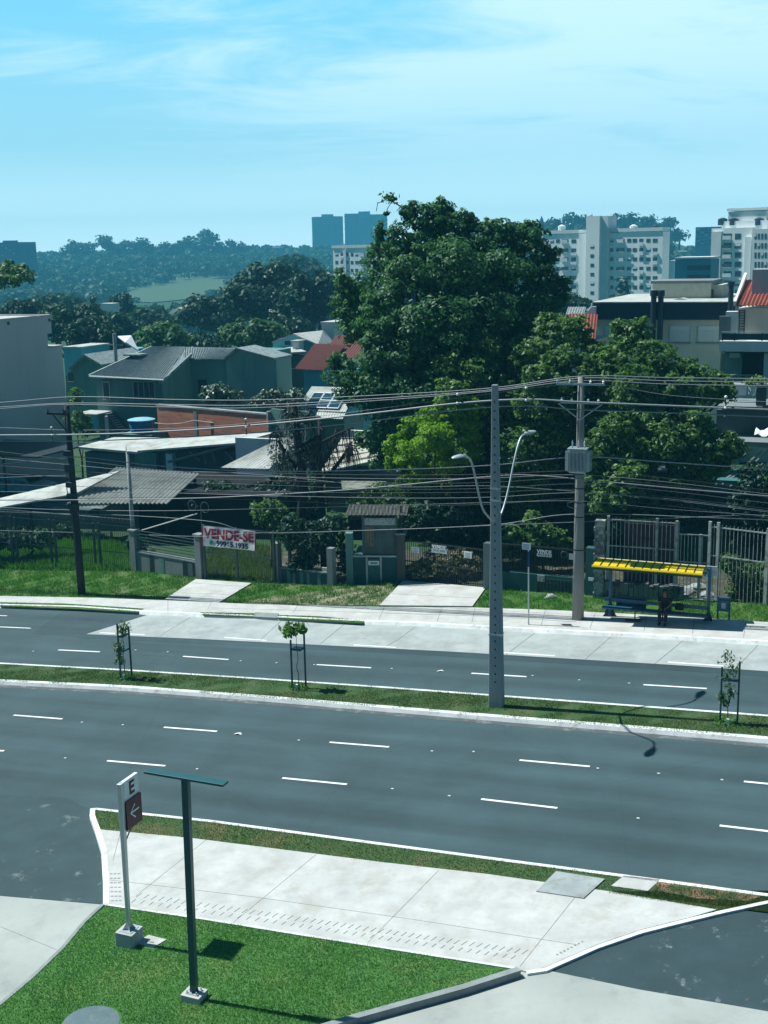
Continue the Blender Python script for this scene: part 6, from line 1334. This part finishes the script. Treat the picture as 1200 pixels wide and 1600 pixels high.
tree('tree','dark dense foliage mass between the big tree and the transformer pole','tree',65,(760,890),[(760,700,40,40),(730,760,44,44),(780,800,40,44),(700,800,40,40),(860,770,44,48),(890,700,40,44),(890,830,34,34),(930,690,34,38),(960,690,40,40,2),(1010,740,46,40,3),(1060,780,40,30,3),(960,800,36,34,2),(920,770,36,36,1),(660,740,36,34,2),(650,830,34,24,2),(700,850,30,20,1),(740,850,34,24,1),(820,850,30,26,1),(1000,660,44,30,2),(1080,680,36,26,3)],.14,.7,L_drk,.3,inner=.6)
tree('shrub','green vine covered shrub above the guard hut','shrub',60.5,(620,900),[(600,780,34,24),(640,790,30,26),(660,770,22,24),(565,790,26,22),(690,790,24,20),(640,745,18,20)],.10,.6,L_mid,.1)
tree('shrub','dark shrub behind the panelled garden wall','shrub',59.5,(480,905),[(490,850,28,34),(455,830,22,30),(520,830,24,30),(540,870,16,26),(475,880,26,20)],.10,.6,L_drk,.1)
tree('shrub','leafy green shrub right of the banner gate','shrub',61.5,(425,905),[(425,805,26,26),(408,800,16,18),(445,820,20,22)],.09,.6,L_mid,.08)
tree('shrub','brown and green bush showing through the sliding gate','shrub',57.5,(700,910),[(690,880,34,20),(730,885,26,18),(660,890,22,16),(720,870,20,12)],.08,.5,leafmat('dry_bush',(.05,.07,.04),(.24,.22,.13),trans=.2,ns=1.5),.06,limbs=False)
tree('shrub','dark bushes behind the ribbed shed','shrub',72,(345,880),[(340,772,30,22),(370,785,26,26),(400,780,30,26),(440,770,30,30),(480,780,34,30),(310,790,24,22)],.11,.6,L_drk,.1)
tree('tree','fine leafed dark bush leaning over the white fence at the right edge','shrub',55.5,(1185,925),[(1185,760,34,34),(1160,790,26,26),(1200,800,34,34),(1160,830,24,26),(1195,850,30,30),(1140,815,16,18),(1175,735,14,14)],.085,.62,L_drk,.12)
tree('shrub','light green shrub spilling over the verge at the right edge','shrub',51.0,(1175,950),[(1160,895,26,20),(1140,880,18,14),(1180,920,28,22),(1200,900,24,26),(1150,920,16,14)],.08,.6,L_mid,.06,limbs=False)
tree('shrub','waxy pale leafed shrub in front of the green house','shrub',89,(345,680),[(335,612,18,14),(350,618,22,16),(328,622,12,10),(368,625,12,10)],.16,.6,L_wax,.1)
tree('shrub','loose grey green shrubs between brick wall and solar roof','shrub',91,(440,670),[(425,622,22,14),(450,630,20,14),(405,628,16,10),(462,620,14,12)],.15,.55,L_wax,.1)
tree('shrub','small shrub at the foot of the stairs left of the green house','shrub',86,(125,690),[(122,660,18,16),(135,672,14,10),(118,620,8,18)],.14,.6,L_mid,.08)
tree('shrub','dark low shrubs added to stand in for the shade at the back of the left yard','shrub',68.5,(40,870),[(-10,838,30,20),(25,842,28,18),(62,842,24,16),(100,832,18,14),(215,850,18,14)],.12,.6,L_drk,.08,limbs=False)  # shrubs added, their dark leaves imitate the shading at the yard's back
tree('shrub','low leafy growth hanging over the dark fence left of the transformer pole','shrub',57.5,(850,915),[(800,835,20,18),(825,850,18,16),(795,860,14,14),(850,835,22,18),(878,845,16,16),(835,815,16,14)],.10,.7,L_mid,.07,limbs=False)
tree('shrub','leafy growth rising over the top of the white barred fence behind the shelter','shrub',57.5,(1030,925),[(960,800,22,16),(995,806,24,16),(1035,800,26,18),(1075,806,24,18),(1110,812,20,18),(1140,830,18,18),(1050,780,24,16)],.10,.7,L_drk,.07,limbs=False)
tree('shrub','dark growth between the sliding gate and the yellow green tree','shrub',59,(690,905),[(650,825,22,18),(690,820,26,20),(730,825,24,20),(755,840,16,18),(670,800,24,18),(715,795,26,20)],.10,.7,L_drk,.07,limbs=False)
# dead tree hung with beard-like strands
b=G(472,890); t=empty('dead_tree',b,'dead grey tree with bare crooked limbs and hanging beard-like strands','tree',0.0); D0=np.array(b)
Yd=b[1]; q=lambda x,y,d=0: P(x,y,Yd+d)-D0
mb=MB(); rr=random.Random(12)
def limb(pts,r0,r1,d0=0,d1=0):
    n=len(pts); w=[q(x,y,lerp(d0,d1,i/(n-1))) for i,(x,y) in enumerate(pts)]; mb.tube(w,list(np.linspace(r0,r1,n)),6); return w
L1=[limb([(474,892),(470,820),(474,760),(468,700),(462,660),(458,625)],.34,.16),limb([(470,720),(490,700),(505,690),(530,677),(552,668)],.16,.04,0,-1),limb([(500,760),(498,720),(500,680),(498,650)],.2,.06,0,1),limb([(498,728),(512,712),(520,690),(526,668)],.14,.04),limb([(500,760),(520,735),(535,715),(545,700),(550,690)],.13,.05,0,1),
 limb([(470,740),(450,715),(436,690),(432,668)],.15,.05),limb([(468,700),(485,688),(500,680)],.12,.05),limb([(462,670),(475,655),(490,640)],.1,.03),limb([(508,890),(505,820),(500,760)],.26,.2),limb([(465,665),(450,650),(447,640)],.1,.03),limb([(545,700),(548,694),(549,712)],.07,.03)]
mb.build('trunk',m_barkd,t,smooth=True)
mb=MB()
for w in L1[:8]+L1[9:]:
    for k in range(46):
        i=rr.randrange(len(w)-1); f=rr.random(); p=w[i]*(1-f)+w[i+1]*f
        if p[2]<4.6: continue
        a=rr.uniform(0,6.28); l=rr.uniform(.4,1.3); e=rr.uniform(.1,.7); mb.tube([p,p+np.array([e*math.cos(a)*.6,e*math.sin(a)*.6,-.1*l]),p+np.array([e*math.cos(a),e*math.sin(a),-l])],[.03,.022,.008],3,cap=False)
st_=mb.build('hanging_strands',m_barkd,t); st_['kind']='stuff'
V=leaf_cloud([q(455,690),q(462,650),q(440,720),q(480,720),q(452,740)],[.9,.7,.7,.7,.8],420,.09,5,1.2,-.2); link('dead_fronds',quads_mesh('dead_fronds',V),t,leafmat('dead_frond',(.03,.05,.05),(.12,.15,.14),trans=.1))['kind']='stuff'
# middle distance trees, one by one
MT=[ # x,y,rx,ry,Y,leafmat,label,flat
 (420,468,78,52,190,L_drk,'giant dark flat-crowned tree in the valley left of the big tree',1),(492,470,44,48,178,L_drk,'dark tree between the valley giant and the big street tree',1),(335,492,58,30,205,L_drk,'dark spreading tree left of the valley giant',1),
 (392,525,52,24,140,L_lite,'pale umbrella shaped tree just behind the green house gable',1),(254,532,42,26,138,L_lite,'light green round tree behind the grey tiled roof',0),(150,532,46,36,150,L_drk,'dark tree behind the small gabled house',0),
 (108,505,52,28,170,L_drk,'dark tree right above the grey building top',0),(45,488,44,20,185,L_drk,'dark low tree left of the grey building top',0),(188,485,22,24,250,L_drk,'round dark tree beside the white cube house',0),(147,486,12,24,255,L_drk,'narrow pointed dark tree left of the white cube house',0),
 (240,504,46,18,225,L_far,'low green tree line right of the round dark tree',1),(90,478,46,16,300,L_far,'tree clump at the foot of the wooded hill',1),(15,432,32,22,128,L_mid,'tree with a forked trunk leaning in from the left edge',1),
 (210,545,30,22,160,L_drk,'dark tree behind the steep white roof',0),(300,545,60,22,150,L_drk,'dark tree directly behind the tiled roof ridge',0),(450,518,44,24,155,L_drk,'dark tree behind the white sheet roofs',0),(180,515,40,24,190,L_far,'green tree below the white cube house',0),
 (972,455,17,20,300,L_drk,'dark conical tree in front of the white apartment block',0),(885,476,40,14,180,L_drk,'low dark hedge tree left of the beige apartment house',1),(850,470,40,26,130,L_drk,'dark tree behind the right side of the big tree',0),(545,470,34,30,200,L_drk,'dark tree below the grey middle apartment block',0),
 (620,470,60,40,160,L_drk,'dark tree hidden behind the lower left of the big tree',0),(1110,455,22,12,260,L_drk,'small dark tree right of the blue office building',0),(372,462,34,16,380,L_far,'wooded knoll tree right of the meadow',1),(460,425,50,22,420,L_far,'tree mass between valley giant and blue towers',1)]
for i,(x,y,rx,ry,Yt,m_,lab,fl) in enumerate(MT):
    n=7 if rx>30 else 5
    if 'pointed' in lab or 'conical' in lab: lb=[(x,y+ry*.5,rx*.8,ry*.42),(x,y,rx*.55,ry*.45),(x,y-ry*.55,rx*.28,ry*.4)]
    else: lb=auto(x,y,rx,ry,n+4,i+5,fl,dY=rx*Yt/FPX*.6)
    tree('broadleaf_tree' if 'conical' not in lab else 'conifer',lab,'tree',Yt,(x if 'forked' not in lab else -20,y+ry),lb,max(.2,.0020*Yt),.62,m_,.35,'trees in the valley behind the houses',inner=.3,limbs=('forked' not in lab))
# ================================================================== far side: hill, towers, apartment blocks
meadows=[[(185,452),(262,438),(300,434),(372,431),(396,436),(352,452),(300,468),(240,474),(160,470),(170,462)],[(262,436),(292,431),(330,428),(335,434),(290,442)]]
def drop(x,y):
    """where the view ray meets the terrain"""
    d=ray(x,y); d=d/d[1]; 
    for Yk in np.arange(500,1500,4.):
        p=C0+d*Yk
        if p[2]<=zg(p[0],p[1]): return p
    return C0+d*1400
for i,mp_ in enumerate(meadows):
    w=[drop(*p) for p in mp_]; c=np.mean(w,axis=0); vs=[]; fs=[]; n=len(w); Kk=10
    for j in range(Kk+1):
        for p in w: qx=c[0]+(p[0]-c[0])*j/Kk; qy=c[1]+(p[1]-c[1])*j/Kk; vs.append((qx,qy,float(zg(qx,qy))+.5))
    for j in range(Kk):
        for k in range(n): fs.append((j*n+k,j*n+(k+1)%n,(j+1)*n+(k+1)%n,(j+1)*n+k))
    me=bpy.data.meshes.new('meadow'); me.from_pydata(vs,[],fs); o=link('meadow',me,None,g_meadow); o['kind']='structure'
r=np.random.RandomState(77)
def clump_far(pts,size,nl,leaf,seed):
    r=np.random.RandomState(seed); n=len(pts); q=r.randn(n,nl,3); q/=np.linalg.norm(q,axis=2)[...,None]; q[...,2]=np.abs(q[...,2])*1.0-.15
    lp=pts[:,None,:]+q*size[:,None,None]*(.75+.35*r.rand(n,nl))[...,None]*np.array([1,1,.95]); lp[...,2]+=size[:,None]*.6
    nn=q+r.randn(n,nl,3)*.4; nn/=np.linalg.norm(nn,axis=2)[...,None]; t1=np.cross(nn,r.randn(n,nl,3)); t1/=np.linalg.norm(t1,axis=2)[...,None]; t2=np.cross(nn,t1); z=(leaf*size/5)[:,None,None]*(.7+.6*r.rand(n,nl))[...,None]
    return np.stack([lp-t1*z,lp+t2*z*.8,lp+t1*z,lp-t2*z*.8],2).reshape(-1,4,3)
pts=[]
while len(pts)<2600:
    Yk=r.uniform(430,1420); a=r.uniform(-.34,.34); x=a*Yk; z=float(zg(x,Yk)); u_,v_=proj((x,Yk,z+3))
    u2,v2=proj((x,Yk,z+9)); um,vm=proj((x,Yk,z+6))
    if any(inside(np.array([[u_,v_],[u2,v2],[um,vm],[u2-11,v2],[u2+11,v2],[u_,v2-9]]),np.array(m_)).any() for m_ in meadows): 
        if r.rand()>.02: continue
    if a>.02 and Yk>1000: continue
    if a>-.05 and r.rand()<.3: continue
    if u_>1045 and u_<1120 and v_>375 and r.rand()<.8: continue
    pts.append((x,Yk,z))
pts=np.array(pts); size=3.2+4.5*r.rand(len(pts))**1.5
o=link('hill_wood',quads_mesh('hill_wood',clump_far(pts,size,70,1.25,3)),None,L_far); tag(o,'dense far wood covering the hazy hillside','wood',kind='stuff')
# trees that stand out against the sky, one by one
sky_x=[(108,392,15),(122,386,12),(165,380,13),(182,388,9),(195,384,10),(210,388,7),(222,382,9),(236,388,8),(255,386,9),(270,388,7),(283,386,7),(297,380,11),(325,376,19),(345,388,9),(360,382,5),(372,390,9),(385,392,8),(140,392,12),(760,362,14),(790,362,12),(830,366,10),(868,352,12),(892,347,14),(912,350,12),(965,352,13),(990,348,13),(1010,352,12),(1045,356,14),(1062,366,10),(1035,362,8)]
for i,(x,y,rp_) in enumerate(sky_x):
    Yk=1180 if x<600 else 880; p=P(x,y,Yk); z=float(zg(p[0],p[1])); k=Yk/FPX; R_=rp_*k*1.25
    side='on the left ridge' if x<600 else 'on the ridge behind the apartment blocks'
    n_=i+1 if x<600 else i-17; word=ORD[n_-1] if n_<=12 else ['thirteenth','fourteenth','fifteenth','sixteenth','seventeenth','eighteenth','nineteenth'][n_-13]
    order=sorted([q for q in sky_x if (q[0]<600)==(x<600)]).index((x,y,rp_)); word=(ORD+['thirteenth','fourteenth','fifteenth','sixteenth','seventeenth','eighteenth','nineteenth'])[order]
    t=empty('skyline_tree',(p[0],p[1],z),f"{word} hazy skyline tree from the left {side}",'tree',0.0,'trees on the skyline'); o_=np.array([p[0],p[1],z]); rr=random.Random(i)
    L_=[(p-o_+np.array([rr.uniform(-.5,.5)*R_,rr.uniform(-.3,.3)*R_,rr.uniform(-.5,.45)*R_]),(R_*.55,R_*.55,R_*.42)) for _ in range(5)]
    link('crown',quads_mesh('crown',crown_mesh(L_,1.5,.5,i+900,.2,.15)),t,L_far)
    h=p[2]-z; MB().tube([(0,0,-1),(0,0,max(h,1)*.6),(rr.uniform(-1,1),0,max(h,1))],[.9,.7,.4],6).build('trunk',m_bark,t)
# apartment blocks
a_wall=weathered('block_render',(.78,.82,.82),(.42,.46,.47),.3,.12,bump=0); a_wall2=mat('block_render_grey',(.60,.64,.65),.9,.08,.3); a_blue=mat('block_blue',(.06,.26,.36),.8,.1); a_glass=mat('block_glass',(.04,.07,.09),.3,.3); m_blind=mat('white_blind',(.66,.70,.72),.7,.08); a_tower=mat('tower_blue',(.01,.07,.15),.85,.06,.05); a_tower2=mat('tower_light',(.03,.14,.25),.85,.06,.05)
def wins(f,cols,rows,v=0,parent=None,balc=(),ac=()):
    for ci,(x0,x1) in enumerate(cols):
        for ri,(y0,y1) in enumerate(rows):
            a,z1=f.q(x0,y0,v); b,z0=f.q(x1,y1,v); big=ci in balc
            w=MB().box(a,v-.06,z0,b,v-.004,z1).build('balcony' if big else 'window',a_glass,parent or f.t)
            if big: MB().box(a-.1,v-.9,z0-.12,b+.1,v,z0).build('slab',m_blind,w); MB().box(a-.1,v-.9,z0,b+.1,v-.82,z0+.9).build('railing',a_glass if ri%2 else a_wall2,w)
            if ci in ac and (ri+ci)%3!=0: MB().box(a-.1,v-.5,z0-1.0,b+.2,v-.07,z0-.25).build('air_conditioner',m_blind,w)
            elif (ri*5+ci*3)%4==0 and not big: MB().box(a+.05,v-.1,lerp(z0,z1,.45),b-.05,v-.065,z1-.05).build('blind',m_blind,w)
z3=lambda x,y:(800+x/3,300+y/3)
f=Fr(950,465,365,'apartment_block','long white seven storey apartment block with a tall windowless stair tower','building',yaw=R(-38))
def blk(nm,m_,x0,y0,x1,v0,v1,at=None): 
    v=v0 if at is None else at; a,z1=f.q(x0,y0,v); b,_=f.q(x1,y0,v); return MB().box(a,v0,-12,b,v1,z1).build(nm,m_,f.t)
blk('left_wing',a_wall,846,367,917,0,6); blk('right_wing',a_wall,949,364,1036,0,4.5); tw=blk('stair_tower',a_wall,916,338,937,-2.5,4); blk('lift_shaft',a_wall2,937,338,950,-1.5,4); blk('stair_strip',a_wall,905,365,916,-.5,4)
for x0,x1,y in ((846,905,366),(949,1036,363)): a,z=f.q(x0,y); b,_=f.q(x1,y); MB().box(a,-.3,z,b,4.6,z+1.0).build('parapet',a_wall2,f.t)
rows=[(374+14.3*i,379.5+14.3*i) for i in range(7)]
wins(f,[(860,865),(869,874.5),(878,888),(893,900),(907,911)],[(a,b) for a,b in rows],balc=(2,),ac=(0,3))
rows=[(373+14.6*i,378.5+14.6*i) for i in range(7)]
wins(f,[(953.5,958.5),(965.5,975.5),(980,986),(988.5,995),(999,1005),(1010,1016),(1020,1027)],rows,balc=(1,),ac=(0,4,6))
wins(f,[(922.5,928)],[(383+14.4*i,388+14.4*i) for i in range(6)],v=-2.5)
for x in (1025,878,990): a,z=f.q(x,361,3); MB().lathe([(1.1,0),(1.2,1.4),(.3,1.9)],10,(a,3,z)).build('roof_tank',m_dark if x==1025 else a_wall2,f.t)
f=Fr(1150,465,335,'apartment_block','white apartment block with a tall penthouse and dark recessed balconies at the right','building',yaw=R(-38))
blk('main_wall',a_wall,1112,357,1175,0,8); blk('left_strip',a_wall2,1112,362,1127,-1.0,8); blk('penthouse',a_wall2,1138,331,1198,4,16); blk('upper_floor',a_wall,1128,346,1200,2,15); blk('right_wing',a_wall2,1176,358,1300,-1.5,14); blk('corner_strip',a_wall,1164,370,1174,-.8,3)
rows=[(365+14.7*i,373.5+14.7*i) for i in range(7)]
wins(f,[(1131,1143),(1148.5,1157.5)],rows,balc=(0,)); wins(f,[(1179+5.3*k,1181.6+5.3*k) for k in range(5)],rows,v=-1.5)
for x in (1129,1146,1186): a,z=f.q(x,349,3); MB().lathe([(1.3,0),(1.3,1.6),(.4,2.0)],10,(a,3,z-.5)).build('roof_tank',m_dark,f.t)
a,z=f.q(1138,330,4); b,_=f.q(1198,330,4); MB().box(a-.3,3.7,z,b+.3,16,z+.7).build('parapet',a_wall,f.t)
f=Fr(1100,400,700,'apartment_block','distant blue apartment block left of the right-hand white block','building'); 
blk('main_wall',a_blue,1087,355,1128,0,20); rows=[(358+4.4*i,360.4+4.4*i) for i in range(6)]; wins(f,[(1089.5+6*k,1093+6*k) for k in range(6)],rows)
f=Fr(1085,430,240,'office_building','low saturated blue office building with dark ribbon windows','building')
blk('main_wall',a_blue,1055,406,1111,0,12); a,z=f.q(1055,405); b,_=f.q(1111,405); MB().box(a-.2,-.2,z,b+.2,12,z+.35).build('coping',m_blind,f.t)
for y in (415,430): f.box('ribbon_window',a_glass,1074,y,1110,y+7,-.1,-.004)
f.box('stair_wall',m_blind,1046,407,1054,445,.5,6)
f=Fr(560,450,405,'apartment_block','grey white apartment block partly hidden behind the big tree','building',yaw=R(-38)); blk('main_wall',a_wall,520,388,610,0,6); blk('side_strip',a_wall2,536,391,540,-.4,1)
a,z=f.q(520,388); b,_=f.q(610,388); MB().box(a-.2,-.3,z,b,6,z+.9).build('parapet',a_wall2,f.t)
rows=[(395+12.5*i,400+12.5*i) for i in range(5)]; wins(f,[(524,528.5),(532,536),(540,544.5),(548,552),(555,560),(563,571),(577,582),(588,593)],rows,balc=(5,),ac=(1,6))
for name_lab,x0,x1,y0,steps in (('left of the pair of far blue residential towers',487,536,337,((487,502,339),(502,520,335),(520,535,338))),('right and wider of the pair of far blue residential towers',538,605,332,((538,560,334),(560,578,330.5),(578,605,335)))):
    f=Fr((x0+x1)/2,388,1650,'residential_tower',name_lab,'tower',yaw=0.0); 
    for k,(a_,b_,y_) in enumerate(steps): blk('wall',a_tower if k!=1 else a_tower2,a_,y_,b_,-(k==1)*2.,20); 
    for k in range(9 if x1<537 else 12):
        x=x0+3+k*5.1; a,z1=f.q(x,341); b,z0=f.q(x+2.6,388); MB().box(a,-2.5,z0,b,-2.05,z1).build('window_column',a_tower2 if (k%3) else a_glass,f.t)
    for k in range(15): y=341+k*3.2; a,z1=f.q(x0+1,y); b,z0=f.q(x1-1,y+.8); MB().box(a,-2.8,z0,b,-2.55,z1).build('floor_band',a_tower,f.t)
f=Fr(12,400,900,'apartment_block','dark blue block on the ridge at the left edge','building'); blk('main_wall',a_tower,-40,380,28,0,20); blk('roof_room',a_tower,4,376,18,3,10); wins(f,[(2+6*k,5+6*k) for k in range(4)],[(383+4*i,385+4*i) for i in range(5)])
f=Fr(845,365,820,'church_tower','slim blue church tower with a spire between big tree and white block','tower'); blk('shaft',a_tower,841,348,849,0,4); a,z=f.q(845,348); b,z2=f.q(845,337); MB().lathe([(1.8,0),(.1,z2-z)],6,(a,2,z)).build('spire',a_tower,f.t)
f=Fr(740,360,900,'antenna_mast','thin lattice antenna mast poking up behind the big tree','mast'); a,z=f.q(740,336); MB().box(a-.7,-.7,-5,a+.7,.7,z).build('mast',m_galv,f.t)
for k in range(3): MB().box(a-1.8,-1,z-3-k*4,a+1.8,1,z-2-k*4).build('antenna_panel',m_galv,f.t)
# houses on the hill
HS=[(400,388,16,5),(418,392,12,5),(432,386,14,6),(448,394,12,4),(462,388,10,7),(470,396,14,5),(395,398,12,4),(412,402,10,4),(440,402,12,4),(428,408,10,4),(478,404,10,4),(80,462,14,5),(58,455,20,4),(32,468,12,4),(62,470,10,4),(45,404,16,5),(66,400,10,4),(1066,392,14,6),(1085,398,12,5),(1100,388,16,7),(1062,402,12,5),(1078,384,10,4),(1098,400,14,5),(1072,408,12,4)]
cols=[a_wall,m_terra,a_blue,m_blind,a_wall2]; rc=random.Random(4)
names=['white','red roofed','blue','pale','grey']
for i,(x,y,w,h) in enumerate(HS):
    p=drop(x,y+h) if y+h>392 else P(x,y+h,1150); Yk=p[1] 
    side='on the ridge left of the blue towers' if 390<x<490 else 'on the left hillside' if x<200 else 'between the white apartment blocks'
    grp=[q for q in HS if (390<q[0]<490 if 390<x<490 else q[0]<200 if x<200 else q[0]>1000)]
    order=ORD[sorted(grp).index((x,y,w,h))]
    f=Fr(x,y+h,Yk,'hillside_house',f'{order} small hazy house from the left {side}','house',group='small houses on the hills'); k=Yk/FPX
    W_=w*k/2; H_=h*k; z0=f.q(x,y+h)[1]; c=cols[i%5]
    MB().box(-W_,0,z0-4,W_,W_*1.5,z0+H_*.7).build('wall',a_wall if c is m_terra else c,f.t)
    MB().prism([(-W_*1.1,-.6,z0+H_*.7),(W_*1.1,-.6,z0+H_*.7),(W_*.8,0,z0+H_*1.1),(-W_*.8,0,z0+H_*1.1)],(0,W_*1.5,0)).build('roof',m_terra if i%3==0 else m_fibrow if i%3==1 else m_tile,f.t)
    for sx in (-.5,.2): MB().box(W_*sx,-.1,z0+H_*.15,W_*(sx+.25),-.01,z0+H_*.5).build('window',a_glass,f.t)
f=Fr(167,500,215,'house','small white cube shaped house with a parapet between the pointed and the round tree','house'); blk('wall',a_wall,159,474,175,0,2); a,z=f.q(158,474); b,_=f.q(176,474); MB().box(a,-.2,z-1.2,b,2,z).build('parapet',m_blind,f.t); f.box('window',a_glass,162,486,168,492,-.05,-.004)
# ================================================================== haze
hz=MB().box(-2200,-55,-60,2200,1900,72).build('haze',None); hz.data.materials.clear(); hz['kind']='stuff'; hz['label']='pale blue haze over the valley'; hz['category']='haze'
m=bpy.data.materials.new('haze'); m.use_nodes=True; t=m.node_tree; t.nodes.clear(); o=N(t,'ShaderNodeOutputMaterial'); v=N(t,'ShaderNodeVolumePrincipled'); v.inputs['Color'].default_value=(.15,.70,1,1); v.inputs['Density'].default_value=.00040; v.inputs['Anisotropy'].default_value=.0
t.links.new(v.outputs[0],o.inputs['Volume']); hz.data.materials.append(m)
